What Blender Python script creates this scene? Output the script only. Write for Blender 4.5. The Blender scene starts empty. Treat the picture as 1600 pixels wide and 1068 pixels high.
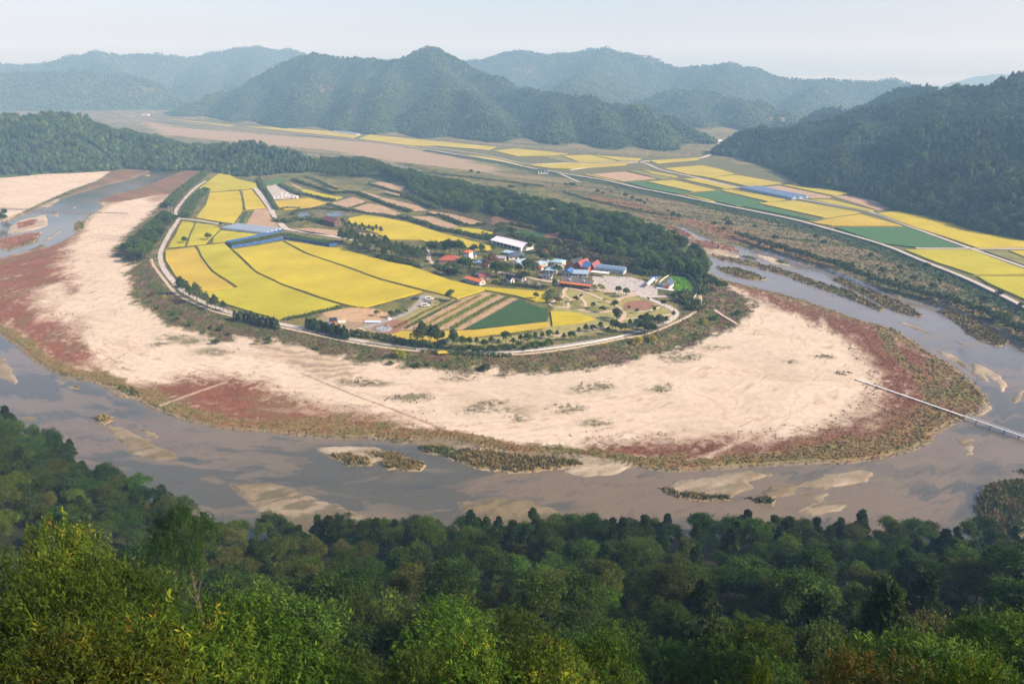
import bpy, math, random
import numpy as np
from mathutils import Vector, Matrix

# ------------------------------------------------------------------ camera, sky, sun, exposure
S = bpy.context.scene
COL = S.collection
PITCH, FPX, CAMZ = math.radians(20.9), 1100.0, 130.0
cam_d = bpy.data.cameras.new('camera')
cam_d.sensor_width = 36.0
cam_d.lens = FPX / 1600 * 36
cam_d.clip_start = 0.5
cam_d.clip_end = 40000
cam = bpy.data.objects.new('camera', cam_d)
cam.location = (0, 0, CAMZ)
cam.rotation_euler = (math.pi / 2 - PITCH, 0, 0)
COL.objects.link(cam)
S.camera = cam

SUN_EL = math.radians(33)
SUN_AZ = math.atan2(0.93, -0.37)          # clockwise from +Y
sun_dir = Vector((math.sin(SUN_AZ) * math.cos(SUN_EL), math.cos(SUN_AZ) * math.cos(SUN_EL), math.sin(SUN_EL)))
W = bpy.data.worlds.new('World')
S.world = W
W.use_nodes = True
wn = W.node_tree
wn.nodes.clear()
sky = wn.nodes.new('ShaderNodeTexSky')
sky.sky_type = 'NISHITA'
sky.sun_disc = False
sky.sun_elevation = SUN_EL
sky.sun_rotation = SUN_AZ
sky.air_density = 1.0
sky.dust_density = 2.6
sky.ozone_density = 3.0
bg = wn.nodes.new('ShaderNodeBackground')
bg.inputs['Strength'].default_value = 0.118
wo = wn.nodes.new('ShaderNodeOutputWorld')
tint = wn.nodes.new('ShaderNodeVectorMath')      # even tint: takes the green out of the clear-sky model
tint.operation = 'MULTIPLY'
tint.inputs[1].default_value = (1.04, 0.925, 1.015)
wn.links.new(sky.outputs[0], tint.inputs[0])
wn.links.new(tint.outputs[0], bg.inputs['Color'])
wn.links.new(bg.outputs[0], wo.inputs['Surface'])
sl = bpy.data.lights.new('sun', 'SUN')
sl.energy = 3.9
sl.angle = math.radians(0.9)
sl.color = (1.0, 0.91, 0.77)
so = bpy.data.objects.new('sun', sl)
so.rotation_euler = sun_dir.to_track_quat('Z', 'Y').to_euler()
so.location = (300, -100, 600)
COL.objects.link(so)
S.view_settings.view_transform = 'Standard'
S.view_settings.look = 'None'
S.view_settings.exposure = 1.02
S.view_settings.gamma = 1.0
S.view_settings.use_curve_mapping = False
S.render.engine = 'CYCLES'
S.cycles.use_denoising = True
S.cycles.max_bounces = 6
S.cycles.diffuse_bounces = 3
S.cycles.glossy_bounces = 2
S.cycles.transmission_bounces = 3
S.cycles.volume_bounces = 0
HAZE_DENSITY = 0.00026

# ------------------------------------------------------------------ helpers
CP, SP = math.cos(PITCH), math.sin(PITCH)
VZ = 3.0                                   # level of the village plateau


def P(u, v, z=0.0):
    """ground point (x, y) at height z that the photograph shows at pixel u, v"""
    a, b = (u - 800) / FPX, (534 - v) / FPX
    t = (z - CAMZ) / (-SP + b * CP)
    return (a * t, (CP + b * SP) * t)


def PD(u, v, d):
    """point on the line of sight through u, v at horizontal distance d"""
    a, b = (u - 800) / FPX, (534 - v) / FPX
    dx, dy, dz = a, CP + b * SP, -SP + b * CP
    t = d / math.hypot(dx, dy)
    return (dx * t, dy * t, CAMZ + dz * t)


def pix(x, y, z):
    """photograph pixel of a point"""
    dz = z - CAMZ
    zc = y * CP - dz * SP
    return 800 + FPX * x / zc, 534 - FPX * (y * SP + dz * CP) / zc


def PP(pts, z=0.0):
    return np.array([P(u, v, z) for u, v in pts])


_rng = np.random.RandomState(7)
_tab = _rng.rand(512, 512)


def vnoise(x, y):
    xi, yi = np.floor(x).astype(np.int64), np.floor(y).astype(np.int64)
    fx, fy = x - xi, y - yi
    fx, fy = fx * fx * (3 - 2 * fx), fy * fy * (3 - 2 * fy)
    a, b = _tab[xi & 511, yi & 511], _tab[(xi + 1) & 511, yi & 511]
    c, d = _tab[xi & 511, (yi + 1) & 511], _tab[(xi + 1) & 511, (yi + 1) & 511]
    return (a * (1 - fx) + b * fx) * (1 - fy) + (c * (1 - fx) + d * fx) * fy


def fbm(x, y, o=4):
    s, a, t = 0.0, 0.5, 0.0
    for i in range(o):
        s = s + a * vnoise(x * 2 ** i + 17.3 * i, y * 2 ** i + 5.1 * i)
        t += a
        a *= 0.55
    return s / t


def smooth(a, b, x):
    t = np.clip((x - a) / (b - a), 0, 1)
    return t * t * (3 - 2 * t)


def sdf(poly, X, Y, margin=60.0):
    """signed distance to a closed polygon (negative inside), +margin far away"""
    out = np.full(X.shape, margin)
    x0, y0 = poly.min(0) - margin
    x1, y1 = poly.max(0) + margin
    m = (X > x0) & (X < x1) & (Y > y0) & (Y < y1)
    if not m.any():
        return out
    x, y = X[m], Y[m]
    d = np.full(x.shape, 1e18)
    ins = np.zeros(x.shape, bool)
    n = len(poly)
    for i in range(n):
        ax, ay = poly[i]
        bx, by = poly[(i + 1) % n]
        ex, ey = bx - ax, by - ay
        L = ex * ex + ey * ey + 1e-12
        t = np.clip(((x - ax) * ex + (y - ay) * ey) / L, 0, 1)
        d = np.minimum(d, (x - ax - t * ex) ** 2 + (y - ay - t * ey) ** 2)
        if ay != by:
            c = (ay > y) != (by > y)
            ins ^= c & (x < ex * (y - ay) / (by - ay) + ax)
    d = np.sqrt(d)
    out[m] = np.where(ins, -d, np.minimum(d, margin))
    return out


def ldist(line, X, Y, margin=40.0):
    out = np.full(X.shape, margin)
    x0, y0 = line.min(0) - margin
    x1, y1 = line.max(0) + margin
    m = (X > x0) & (X < x1) & (Y > y0) & (Y < y1)
    if not m.any():
        return out
    x, y = X[m], Y[m]
    d = np.full(x.shape, 1e18)
    for i in range(len(line) - 1):
        ax, ay = line[i]
        ex, ey = line[i + 1] - line[i]
        t = np.clip(((x - ax) * ex + (y - ay) * ey) / (ex * ex + ey * ey + 1e-12), 0, 1)
        d = np.minimum(d, (x - ax - t * ex) ** 2 + (y - ay - t * ey) ** 2)
    out[m] = np.minimum(np.sqrt(d), margin)
    return out


def big_mesh(name, co, faces, mat=None, col=None, smooth_shade=False):
    """mesh from numpy arrays; faces is (n,3) or (n,4)"""
    me = bpy.data.meshes.new(name)
    co = np.ascontiguousarray(co, np.float32)
    faces = np.ascontiguousarray(faces, np.int32)
    n, k = faces.shape
    me.vertices.add(len(co))
    me.vertices.foreach_set('co', co.ravel())
    me.loops.add(n * k)
    me.loops.foreach_set('vertex_index', faces.ravel())
    me.polygons.add(n)
    me.polygons.foreach_set('loop_start', np.arange(0, n * k, k, dtype=np.int32))
    if smooth_shade:
        me.polygons.foreach_set('use_smooth', np.ones(n, bool))
    if col is not None:
        at = me.attributes.new('Col', 'FLOAT_COLOR', 'POINT')
        rgba = np.ones((len(co), 4), np.float32)
        rgba[:, :3] = col
        at.data.foreach_set('color', rgba.ravel())
    me.update(calc_edges=True)
    if mat:
        me.materials.append(mat)
    return me


def link(name, me, parent=None, loc=None, rz=0.0, **props):
    o = bpy.data.objects.new(name, me)
    COL.objects.link(o)
    if parent is not None:
        o.parent = parent
    if loc is not None:
        o.location = loc
    if rz:
        o.rotation_euler = (0, 0, rz)
    for k, v in props.items():
        if v is not None:
            o[k] = v
    return o


def thing(name, label, cat, loc=(0, 0, 0), rz=0.0, group=None):
    return link(name, None, None, loc, rz, label=label, category=cat, group=group)


# ------------------------------------------------------------------ materials
def _new(name):
    m = bpy.data.materials.new(name)
    m.use_nodes = True
    m.node_tree.nodes.clear()
    return m, m.node_tree


def mat(name, rgb, rough=0.8, var=0.25, scale=1.5, spec=0.3, metal=0.0, bump=0.0, wave=None):
    m, t = _new(name)
    N, L = t.nodes, t.links
    tc = N.new('ShaderNodeTexCoord')
    nz = N.new('ShaderNodeTexNoise')
    nz.inputs['Scale'].default_value = scale
    nz.inputs['Detail'].default_value = 5
    L.new(tc.outputs['Object'], nz.inputs['Vector'])
    mr = N.new('ShaderNodeMapRange')
    mr.inputs['From Min'].default_value = 0.3
    mr.inputs['From Max'].default_value = 0.7
    mr.inputs['To Min'].default_value = 1 - var
    mr.inputs['To Max'].default_value = 1 + var
    L.new(nz.outputs[0], mr.inputs['Value'])
    val = mr.outputs[0]
    if wave:
        wv = N.new('ShaderNodeTexWave')
        wv.bands_direction = wave[0]
        wv.inputs['Scale'].default_value = wave[1]
        wv.inputs['Distortion'].default_value = wave[3] if len(wave) > 3 else 0.5
        L.new(tc.outputs['Object'], wv.inputs['Vector'])
        m2 = N.new('ShaderNodeMapRange')
        m2.inputs['To Min'].default_value = 1 - wave[2]
        m2.inputs['To Max'].default_value = 1
        L.new(wv.outputs['Fac'], m2.inputs['Value'])
        mu = N.new('ShaderNodeMath')
        mu.operation = 'MULTIPLY'
        L.new(val, mu.inputs[0])
        L.new(m2.outputs[0], mu.inputs[1])
        val = mu.outputs[0]
    vm = N.new('ShaderNodeVectorMath')
    vm.operation = 'SCALE'
    vm.inputs[0].default_value = rgb
    L.new(val, vm.inputs['Scale'])
    b = N.new('ShaderNodeBsdfPrincipled')
    b.inputs['Roughness'].default_value = rough
    b.inputs['Specular IOR Level'].default_value = spec
    b.inputs['Metallic'].default_value = metal
    L.new(vm.outputs[0], b.inputs['Base Color'])
    if bump:
        bp = N.new('ShaderNodeBump')
        bp.inputs['Strength'].default_value = bump
        L.new(nz.outputs[0], bp.inputs['Height'])
        L.new(bp.outputs[0], b.inputs['Normal'])
    o = N.new('ShaderNodeOutputMaterial')
    L.new(b.outputs[0], o.inputs['Surface'])
    return m


def foliage_mat(name, tint=(1, 1, 1), transl=0.25, lo=0.7, hi=1.35, gloss=0.35):
    """leaf colour from the mesh, varied from plant to plant"""
    m, t = _new(name)
    N, L = t.nodes, t.links
    at = N.new('ShaderNodeAttribute')
    at.attribute_name = 'Col'
    oi = N.new('ShaderNodeObjectInfo')
    mr = N.new('ShaderNodeMapRange')
    mr.inputs['To Min'].default_value = lo
    mr.inputs['To Max'].default_value = hi
    L.new(oi.outputs['Random'], mr.inputs['Value'])
    hs = N.new('ShaderNodeHueSaturation')
    ml = N.new('ShaderNodeMath')
    ml.operation = 'MULTIPLY'
    ml.inputs[1].default_value = 7.13
    fr = N.new('ShaderNodeMath')
    fr.operation = 'FRACT'
    L.new(oi.outputs['Random'], ml.inputs[0])
    L.new(ml.outputs[0], fr.inputs[0])
    m2 = N.new('ShaderNodeMapRange')
    m2.inputs['To Min'].default_value = 0.475
    m2.inputs['To Max'].default_value = 0.515
    L.new(fr.outputs[0], m2.inputs['Value'])
    L.new(m2.outputs[0], hs.inputs['Hue'])
    L.new(mr.outputs[0], hs.inputs['Value'])
    tn = N.new('ShaderNodeVectorMath')
    tn.operation = 'MULTIPLY'
    tn.inputs[1].default_value = tint
    L.new(at.outputs['Color'], tn.inputs[0])
    L.new(tn.outputs[0], hs.inputs['Color'])
    b = N.new('ShaderNodeBsdfPrincipled')
    b.inputs['Roughness'].default_value = 0.5
    b.inputs['Specular IOR Level'].default_value = gloss
    L.new(hs.outputs[0], b.inputs['Base Color'])
    o = N.new('ShaderNodeOutputMaterial')
    if transl:
        tr = N.new('ShaderNodeBsdfTranslucent')
        L.new(hs.outputs[0], tr.inputs['Color'])
        mx = N.new('ShaderNodeMixShader')
        mx.inputs[0].default_value = transl
        L.new(b.outputs[0], mx.inputs[1])
        L.new(tr.outputs[0], mx.inputs[2])
        L.new(mx.outputs[0], o.inputs['Surface'])
    else:
        L.new(b.outputs[0], o.inputs['Surface'])
    return m


def attr_mat(name, scales=((0.9, 0.22), (0.12, 0.12)), rough=0.9, spec=0.15, bump=0.0, bscale=1.0, stretch=None):
    """albedo from the mesh attribute with fine grain on top"""
    m, t = _new(name)
    N, L = t.nodes, t.links
    at = N.new('ShaderNodeAttribute')
    at.attribute_name = 'Col'
    tc = N.new('ShaderNodeTexCoord')
    cur = at.outputs['Color']
    last = None
    for sc, am in scales:
        nz = N.new('ShaderNodeTexNoise')
        nz.inputs['Scale'].default_value = sc
        nz.inputs['Detail'].default_value = 6
        nz.inputs['Roughness'].default_value = 0.65
        L.new(tc.outputs['Object'], nz.inputs['Vector'])
        mr = N.new('ShaderNodeMapRange')
        mr.inputs['From Min'].default_value = 0.3
        mr.inputs['From Max'].default_value = 0.7
        mr.inputs['To Min'].default_value = 1 - am
        mr.inputs['To Max'].default_value = 1 + am
        L.new(nz.outputs[0], mr.inputs['Value'])
        vm = N.new('ShaderNodeVectorMath')
        vm.operation = 'SCALE'
        L.new(cur, vm.inputs[0])
        L.new(mr.outputs[0], vm.inputs['Scale'])
        cur = vm.outputs[0]
        last = nz
    b = N.new('ShaderNodeBsdfPrincipled')
    b.inputs['Roughness'].default_value = rough
    b.inputs['Specular IOR Level'].default_value = spec
    L.new(cur, b.inputs['Base Color'])
    if bump:
        bp = N.new('ShaderNodeBump')
        bp.inputs['Strength'].default_value = bump
        bp.inputs['Distance'].default_value = bscale
        L.new(last.outputs[0], bp.inputs['Height'])
        L.new(bp.outputs[0], b.inputs['Normal'])
    o = N.new('ShaderNodeOutputMaterial')
    L.new(b.outputs[0], o.inputs['Surface'])
    return m


M_GROUND = attr_mat('ground', ((1.6, 0.14), (0.35, 0.12)), rough=0.95, spec=0.1)
M_WATER = attr_mat('river_water', ((0.08, 0.06), (0.5, .04)), rough=0.16, spec=0.5, bump=0.02, bscale=0.3)
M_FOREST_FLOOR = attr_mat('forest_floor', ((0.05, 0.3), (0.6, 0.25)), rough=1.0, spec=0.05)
M_TUFT = attr_mat('dry_herbs', ((0.7, 0.2),), rough=1.0, spec=0.0)
_t = M_TUFT.node_tree                      # thin blades light up like the mat of herbs they form
_g = _t.nodes.new('ShaderNodeNewGeometry')
_m = _t.nodes.new('ShaderNodeVectorMath')
_m.operation = 'MULTIPLY_ADD'
_m.inputs[1].default_value = (.35, .35, .35)
_m.inputs[2].default_value = (0, 0, .75)
_n = _t.nodes.new('ShaderNodeVectorMath')
_n.operation = 'NORMALIZE'
_t.links.new(_g.outputs['Normal'], _m.inputs[0])
_t.links.new(_m.outputs[0], _n.inputs[0])
_t.links.new(_n.outputs[0], next(n for n in _t.nodes if n.type == 'BSDF_PRINCIPLED').inputs['Normal'])
M_LEAF = foliage_mat('leaves', (1.15, 1.22, .68), .32, lo=.6, hi=1.4, gloss=.06)
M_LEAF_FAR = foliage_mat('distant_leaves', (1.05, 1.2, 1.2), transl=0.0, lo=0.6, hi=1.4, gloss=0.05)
M_HEDGE = foliage_mat('hedge_leaves', (1.75, 1.7, 1.35), transl=0.2, lo=0.75, hi=1.25, gloss=0.1)
M_BARK = mat('bark', (0.09, 0.065, 0.045), 0.9, 0.3, 3.0)
# ------------------------------------------------------------------ map of the place (photo pixels -> ground)
RIVER = PP([(-500, 246), (0, 250), (100, 249), (200, 250), (262, 253), (300, 258), (285, 268), (262, 277), (240, 287), (215, 295),
            (180, 303), (160, 310), (154, 315), (160, 325), (140, 338), (128, 350), (120, 365), (100, 377), (72, 388), (67, 383),
            (40, 394), (0, 404), (-60, 425), (-110, 452), (-90, 485), (-40, 505), (0, 522), (30, 540), (60, 568), (100, 588),
            (150, 597), (170, 606), (185, 618), (215, 622), (240, 637), (290, 655), (340, 667), (400, 672), (440, 676), (500, 682),
            (540, 684), (580, 683), (625, 692), (660, 687), (705, 690), (745, 698), (800, 708), (860, 712), (905, 716), (960, 724),
            (1000, 730), (1060, 735), (1100, 733), (1170, 728), (1250, 723), (1330, 722), (1390, 712), (1430, 700), (1450, 690),
            (1455, 680), (1480, 665), (1500, 655), (1520, 650), (1543, 635), (1540, 622), (1520, 600), (1490, 575), (1460, 555),
            (1440, 545), (1420, 530), (1395, 515), (1370, 508), (1340, 500), (1300, 485), (1270, 475), (1240, 465), (1200, 455),
            (1150, 443), (1130, 438), (1100, 428), (1090, 410), (1075, 385), (1062, 372), (1052, 351), (1068, 356), (1085, 364),
            (1110, 375), (1150, 384), (1200, 392), (1240, 404), (1262, 415), (1300, 420), (1340, 435), (1365, 447), (1385, 456),
            (1402, 466), (1412, 463), (1450, 475), (1500, 487), (1530, 500), (1560, 510), (1580, 525), (1600, 548), (1700, 620),
            (1900, 720), (1900, 900), (-300, 900), (-420, 700), (-560, 560), (-360, 430), (-130, 375), (0, 347), (15, 345),
            (50, 330), (90, 312), (118, 303), (160, 290), (200, 281), (233, 269), (235, 261), (222, 256), (190, 253), (100, 254),
            (0, 257), (-500, 259)])
POND = PP([(577, 249.5), (602, 252), (641, 260), (683, 271), (679, 275), (660, 274), (634, 266), (607, 256)])
POND2 = PP([(466, 241), (500, 242.5), (512, 246), (480, 246)])
# sandbars standing just out of the water: (outline, height, wetness 0 dry .. 1 wet)
BARS = [
    ([(1103, 398), (1152, 405), (1209, 417), (1246, 430), (1293, 446), (1324, 453), (1356, 470), (1382, 484), (1374, 486), (1347, 474), (1293, 454), (1255, 441), (1220, 428), (1175, 416), (1134, 407)], .5, .2),
    ([(1092, 386), (1124, 390), (1156, 400), (1145, 405), (1104, 400)], .5, .1),
    ([(1070, 374), (1115, 378), (1145, 386), (1157, 395), (1124, 391), (1085, 386)], .7, .1),
    ([(1035, 352), (1055, 356), (1068, 361), (1091, 373), (1060, 370)], .7, .1),
    ([(1158, 400), (1172, 402), (1189, 406), (1170, 405)], .5, .2),
    ([(1175, 396), (1205, 402), (1237, 416), (1209, 412)], .35, .15),
    ([(1120, 417), (1152, 420), (1178, 427), (1199, 437), (1180, 437), (1152, 432), (1128, 424)], .6, .2),
    ([(1302, 437), (1317, 435), (1337, 446), (1375, 460), (1412, 475), (1439, 494), (1422, 492), (1400, 487), (1380, 477), (1347, 459), (1315, 444)], .6, .2),
    ([(1466, 486), (1487, 488), (1525, 501), (1562, 522), (1572, 535), (1562, 541), (1534, 533), (1512, 520), (1497, 505)], .6, .2),
    ([(1405, 503), (1431, 509), (1463, 526), (1435, 517)], .3, .3),
    ([(1457, 544), (1487, 554), (1512, 569), (1512, 576), (1491, 565)], .3, .3),
    ([(1517, 565), (1534, 571), (1562, 586), (1573, 602), (1566, 612), (1560, 599), (1536, 583), (1542, 596), (1521, 584)], .35, .2),
    ([(1472, 522), (1506, 536), (1522, 545), (1500, 538)], .2, .4),
    ([(1598, 610), (1590, 628), (1584, 630), (1590, 617)], .3, .4),
    ([(1515, 649), (1542, 632), (1547, 639), (1531, 650)], .3, .3),
    ([(1497, 687), (1515, 685), (1522, 690), (1500, 694)], .2, .6),
    ([(1508, 700), (1518, 698), (1520, 708), (1508, 710)], .2, .5),
    ([(1034, 763), (1075, 750), (1131, 742), (1172, 737), (1203, 742), (1165, 752), (1175, 762), (1142, 777), (1100, 773), (1056, 768)], .4, .36),
    ([(1182, 769), (1215, 757), (1250, 757), (1238, 772), (1206, 780)], .25, .6),
    ([(1247, 757), (1275, 745), (1300, 743), (1340, 735), (1362, 738), (1355, 752), (1320, 756), (1280, 765)], .4, .36),
    ([(1241, 778), (1262, 770), (1292, 771), (1285, 779)], .2, .55),
    ([(1240, 797), (1265, 788), (1300, 784), (1332, 785), (1310, 797), (1270, 805)], .2, .6),
    ([(717, 784), (770, 780), (804, 779), (830, 784), (858, 795), (888, 810), (867, 816), (792, 815), (751, 808), (725, 797)], .28, .7),
    ([(360, 755), (403, 754), (441, 759), (472, 771), (538, 797), (594, 816), (613, 826), (581, 842), (500, 850), (440, 835), (411, 799), (382, 776)], .3, .6),
    ([(497, 701), (529, 698), (585, 697), (610, 708), (662, 726), (655, 732), (610, 731), (588, 724), (548, 726), (518, 712)], .4, .2),
    ([(697, 713), (721, 702), (764, 705), (800, 712), (849, 714), (896, 719), (910, 727), (867, 732), (826, 738), (774, 735), (736, 728)], .7, .2),
    ([(655, 697), (690, 698), (712, 704), (700, 712), (665, 706)], .6, .2),
    ([(640, 690), (700, 689), (730, 697), (715, 700), (680, 696), (650, 695)], .35, .3),
    ([(849, 713), (896, 712), (942, 716), (980, 729), (952, 741), (914, 745), (882, 735), (903, 729)], .35, .25),
    ([(-20, 556), (6, 561), (15, 577), (27, 595), (24, 600), (0, 590), (-30, 575)], .3, .4),
    ([(163, 664), (187, 667), (225, 686), (268, 705), (275, 715), (244, 719), (212, 709), (187, 690)], .3, .45),
    ([(151, 652), (163, 650), (176, 656), (165, 661)], .5, .3),
    ([(214, 664), (230, 671), (238, 679), (225, 677)], .15, .6), ([(238, 679), (248, 681), (244, 685)], .15, .6),
    ([(62, 684), (75, 682), (88, 696), (75, 698)], .15, .6), ([(28, 652), (56, 651), (60, 657), (40, 658)], .15, .6),
    ([(90, 594), (102, 596), (96, 600)], .15, .6), ([(112, 604), (124, 605), (120, 608)], .4, .3),
    ([(171, 602), (192, 603), (221, 614), (219, 622), (197, 618)], .6, .2),
    ([(15, 355), (35, 343), (70, 336), (73, 345), (75, 352), (50, 360), (12, 366)], .5, .1),
    ([(0, 374), (40, 366), (66, 363), (50, 378), (25, 386), (10, 390), (0, 388)], .5, .1),
    ([(64, 380), (92, 360), (96, 361), (70, 379)], .2, .3), ([(112, 324), (120, 322), (117, 327)], .2, .3),
    ([(66, 322), (90, 310), (92, 313), (75, 324)], .2, .2), ([(84, 337), (92, 332), (90, 340)], .2, .3),
    ([(118, 348), (132, 346), (130, 355), (118, 360)], .5, .4),
    ([(225, 256), (237, 258), (235, 261)], .3, .2), ([(248, 257), (258, 258), (254, 260)], .3, .2), ([(224, 273), (236, 272), (232, 277)], .2, .3),
    ([(1527, 800), (1530, 775), (1540, 764), (1572, 754), (1605, 750), (1660, 750), (1700, 820), (1560, 840)], .9, .2),
    ([(1583, 737), (1600, 735), (1640, 737), (1600, 741)], .5, .4),
]
MARSH = [  # reedy growth on the bars (outline, green share)
    (BARS[0][0], .35), (BARS[6][0], .5), (BARS[7][0], .3), (BARS[8][0], .25), (BARS[4][0], .5),
    ([(1210, 407), (1222, 408), (1231, 414), (1218, 411)], .6),
    ([(518, 712), (545, 709), (572, 715), (582, 726), (548, 727)], .25), ([(573, 709), (610, 709), (640, 718), (664, 727), (655, 733), (610, 732), (588, 724), (605, 719)], .25),
    (BARS[25][0], .3), (BARS[26][0], .5), (BARS[31][0], .3), (BARS[38][0], .5), (BARS[37][0], .4),
    ([(1034, 763), (1045, 764), (1056, 769), (1100, 774), (1140, 777), (1140, 781), (1100, 780), (1060, 775)], .5),
    ([(1170, 779), (1190, 778), (1208, 782), (1205, 788), (1185, 785)], .5),
    (BARS[-2][0], .7), (BARS[-1][0], .8), ([(25, 386), (12, 391), (20, 385), (50, 374), (60, 370), (50, 380)], .6),
    ([(118, 348), (132, 346), (130, 358), (118, 361)], .6),
]
REDBARS = [(BARS[2][0], .8), (BARS[3][0], .95), ([(1092, 386), (1124, 390), (1110, 393)], .3), (BARS[40][0], .9),
           ([(25, 350), (45, 344), (60, 343), (55, 352), (30, 358)], .9)]
LOOP_SAND = PP([(240, 306), (205, 314), (170, 318), (154, 316), (160, 325), (140, 338), (128, 350), (120, 365), (100, 377), (60, 390), (0, 404), (-60, 425),
                (-110, 452), (-90, 485), (0, 522), (60, 568), (150, 597), (240, 637), (340, 667), (440, 676), (580, 683), (705, 690), (800, 708),
                (905, 716), (1000, 730), (1100, 733), (1250, 723), (1390, 712), (1455, 685), (1543, 635), (1490, 575), (1420, 530), (1340, 500),
                (1240, 465), (1130, 438), (1090, 440), (1000, 440), (700, 440), (400, 400), (300, 300)])
RED_L = PP([(-120, 450), (-60, 422), (0, 402), (60, 388), (100, 374), (124, 360), (132, 352), (124, 370), (112, 388), (104, 408), (112, 432), (126, 458), (112, 462),
            (92, 446), (60, 452), (55, 468), (80, 490), (120, 515), (150, 540), (165, 562), (178, 584), (200, 602), (240, 598), (280, 590), (330, 586),
            (390, 592), (440, 612), (480, 632), (540, 646), (600, 652), (655, 664), (690, 674), (720, 684), (745, 697), (705, 690), (625, 692),
            (580, 683), (500, 682), (440, 676), (340, 667), (290, 655), (240, 637), (185, 618), (150, 597), (100, 588), (60, 568),
            (30, 540), (0, 522), (-60, 500)])
RED_R = PP([(1132, 444), (1165, 463), (1210, 482), (1260, 503), (1305, 528), (1340, 556), (1368, 590), (1376, 620), (1350, 645), (1310, 662), (1250, 676),
            (1170, 684), (1090, 686), (1000, 690), (930, 690), (900, 700), (905, 716), (960, 724), (1060, 735), (1170, 728), (1330, 722),
            (1430, 700), (1455, 682), (1500, 655), (1543, 635), (1520, 600), (1460, 555), (1395, 515), (1300, 485), (1200, 455)])
BROWN_R = PP([(1450, 540), (1475, 560), (1500, 580), (1528, 605), (1543, 628), (1540, 640), (1500, 655), (1455, 685), (1430, 700), (1390, 712),
              (1330, 722), (1250, 724), (1170, 729), (1060, 736), (1000, 731), (1010, 722), (1100, 714), (1200, 704), (1290, 690), (1370, 676),
              (1420, 650), (1470, 600), (1440, 570)])
OLIVE_LINE = PP([(1340, 493), (1365, 505), (1385, 525), (1392, 548), (1402, 560), (1430, 580), (1445, 600), (1460, 625), (1468, 645)])
BROWN_L = PP([(430, 662), (500, 650), (560, 652), (620, 660), (680, 672), (740, 694), (800, 706), (860, 712), (740, 699), (660, 690), (580, 684), (500, 683), (430, 677)])
SAND_UL = PP([(-500, 262), (0, 260), (60, 259), (130, 257), (165, 262), (172, 270), (150, 284), (110, 298), (60, 320), (15, 344), (0, 347), (-130, 375), (-360, 430), (-600, 480)])
RED_UL = PP([(0, 257), (100, 255), (190, 253), (225, 257), (236, 263), (233, 269), (200, 281), (160, 290), (118, 303), (110, 301), (155, 284), (172, 271), (160, 260), (60, 260), (0, 261)])
RED_UR = PP([(154, 316), (160, 309), (215, 294), (262, 276), (295, 262), (318, 263), (300, 282), (285, 295), (268, 310), (240, 318), (225, 312), (240, 308), (200, 314), (170, 322)])
SCRUB = PP([(300, 292), (262, 312), (246, 322), (238, 334), (215, 350), (200, 368), (182, 385), (178, 402), (205, 418), (198, 440), (204, 470), (228, 486), (258, 506), (300, 520), (335, 534),
            (400, 530), (440, 540), (500, 556), (560, 568), (640, 577), (720, 582), (800, 583), (880, 580), (950, 574), (1020, 558), (1070, 545),
            (1120, 521), (1155, 503), (1176, 492), (1172, 470), (1145, 455), (1125, 443), (1080, 430), (1000, 470), (700, 470), (350, 440)])
PLATEAU = PP([(330, 268), (304, 290), (282, 320), (268, 340), (254, 358), (243, 378), (236, 394), (238, 412), (250, 434), (266, 456), (290, 472), (332, 487), (380, 499),
              (430, 511), (480, 522), (540, 534), (600, 545), (660, 552), (720, 556), (800, 556), (880, 549), (950, 538), (1010, 524), (1050, 508),
              (1080, 492), (1098, 476), (1096, 455), (1090, 435), (1120, 400), (980, 330), (760, 270), (560, 245), (440, 240)], VZ)
DUNES = PP([(395, 538), (430, 540), (500, 556), (545, 568), (560, 585), (540, 600), (500, 592), (450, 570), (410, 552)])
FLOODTAN = PP([(215, 190), (280, 200), (400, 210), (500, 217), (600, 224), (700, 240), (800, 268), (760, 271), (640, 258), (520, 238), (380, 225), (260, 212)])
LEVEE = [(180, 181), (285, 192), (400, 203), (560, 219), (662, 233), (709, 241), (783, 252.5), (825, 262), (866, 268.6), (881, 271.5), (945, 282), (1000, 294.5), (1024, 299), (1062, 306.5), (1139, 322.5),
         (1234, 342), (1300, 359.5), (1379, 382.5), (1442, 408), (1516, 438), (1600, 479.5), (1700, 532), (1900, 650)]
LEVEE_SLOPE = PP([(u, v + 1) for u, v in LEVEE[4:]] + [(u, v + (v - 215) * .085 + 3) for u, v in LEVEE[4:][::-1]])
FARFIELDS = PP([(180, 178), (420, 195), (560, 207), (660, 216), (780, 228), (900, 240), (1000, 246), (1110, 244), (1220, 278), (1420, 318), (1560, 348), (1900, 440), (1900, 650),
                (1700, 530), (1600, 478), (1442, 407), (1300, 359), (1139, 322), (1000, 294), (881, 271), (780, 252), (662, 232), (560, 218)])
LAWN = PP([(846, 520), (870, 470), (884, 447), (925, 452), (990, 462), (1050, 478), (1062, 490), (1050, 505), (990, 515), (930, 520), (880, 530), (800, 536), (730, 540), (690, 541), (700, 531), (780, 526)], VZ)
LOT = PP([(600, 512), (628, 490), (663, 458), (690, 461), (712, 468), (622, 515)], VZ)
YARD = PP([(480, 512), (500, 494), (545, 480), (580, 482), (612, 492), (630, 505), (622, 520), (600, 524), (560, 524), (500, 518)], VZ)
BARE = PP([(500, 488), (545, 480.5), (585, 482), (612, 491), (600, 499), (560, 503), (520, 499)], VZ)
REDFLOOD = PP([(1000, 330), (1050, 343), (1090, 358), (1112, 370), (1150, 381), (1200, 389), (1240, 401), (1300, 418), (1290, 408), (1215, 380), (1160, 365), (1110, 352), (1040, 334), (960, 312), (900, 300), (930, 314)])
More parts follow.
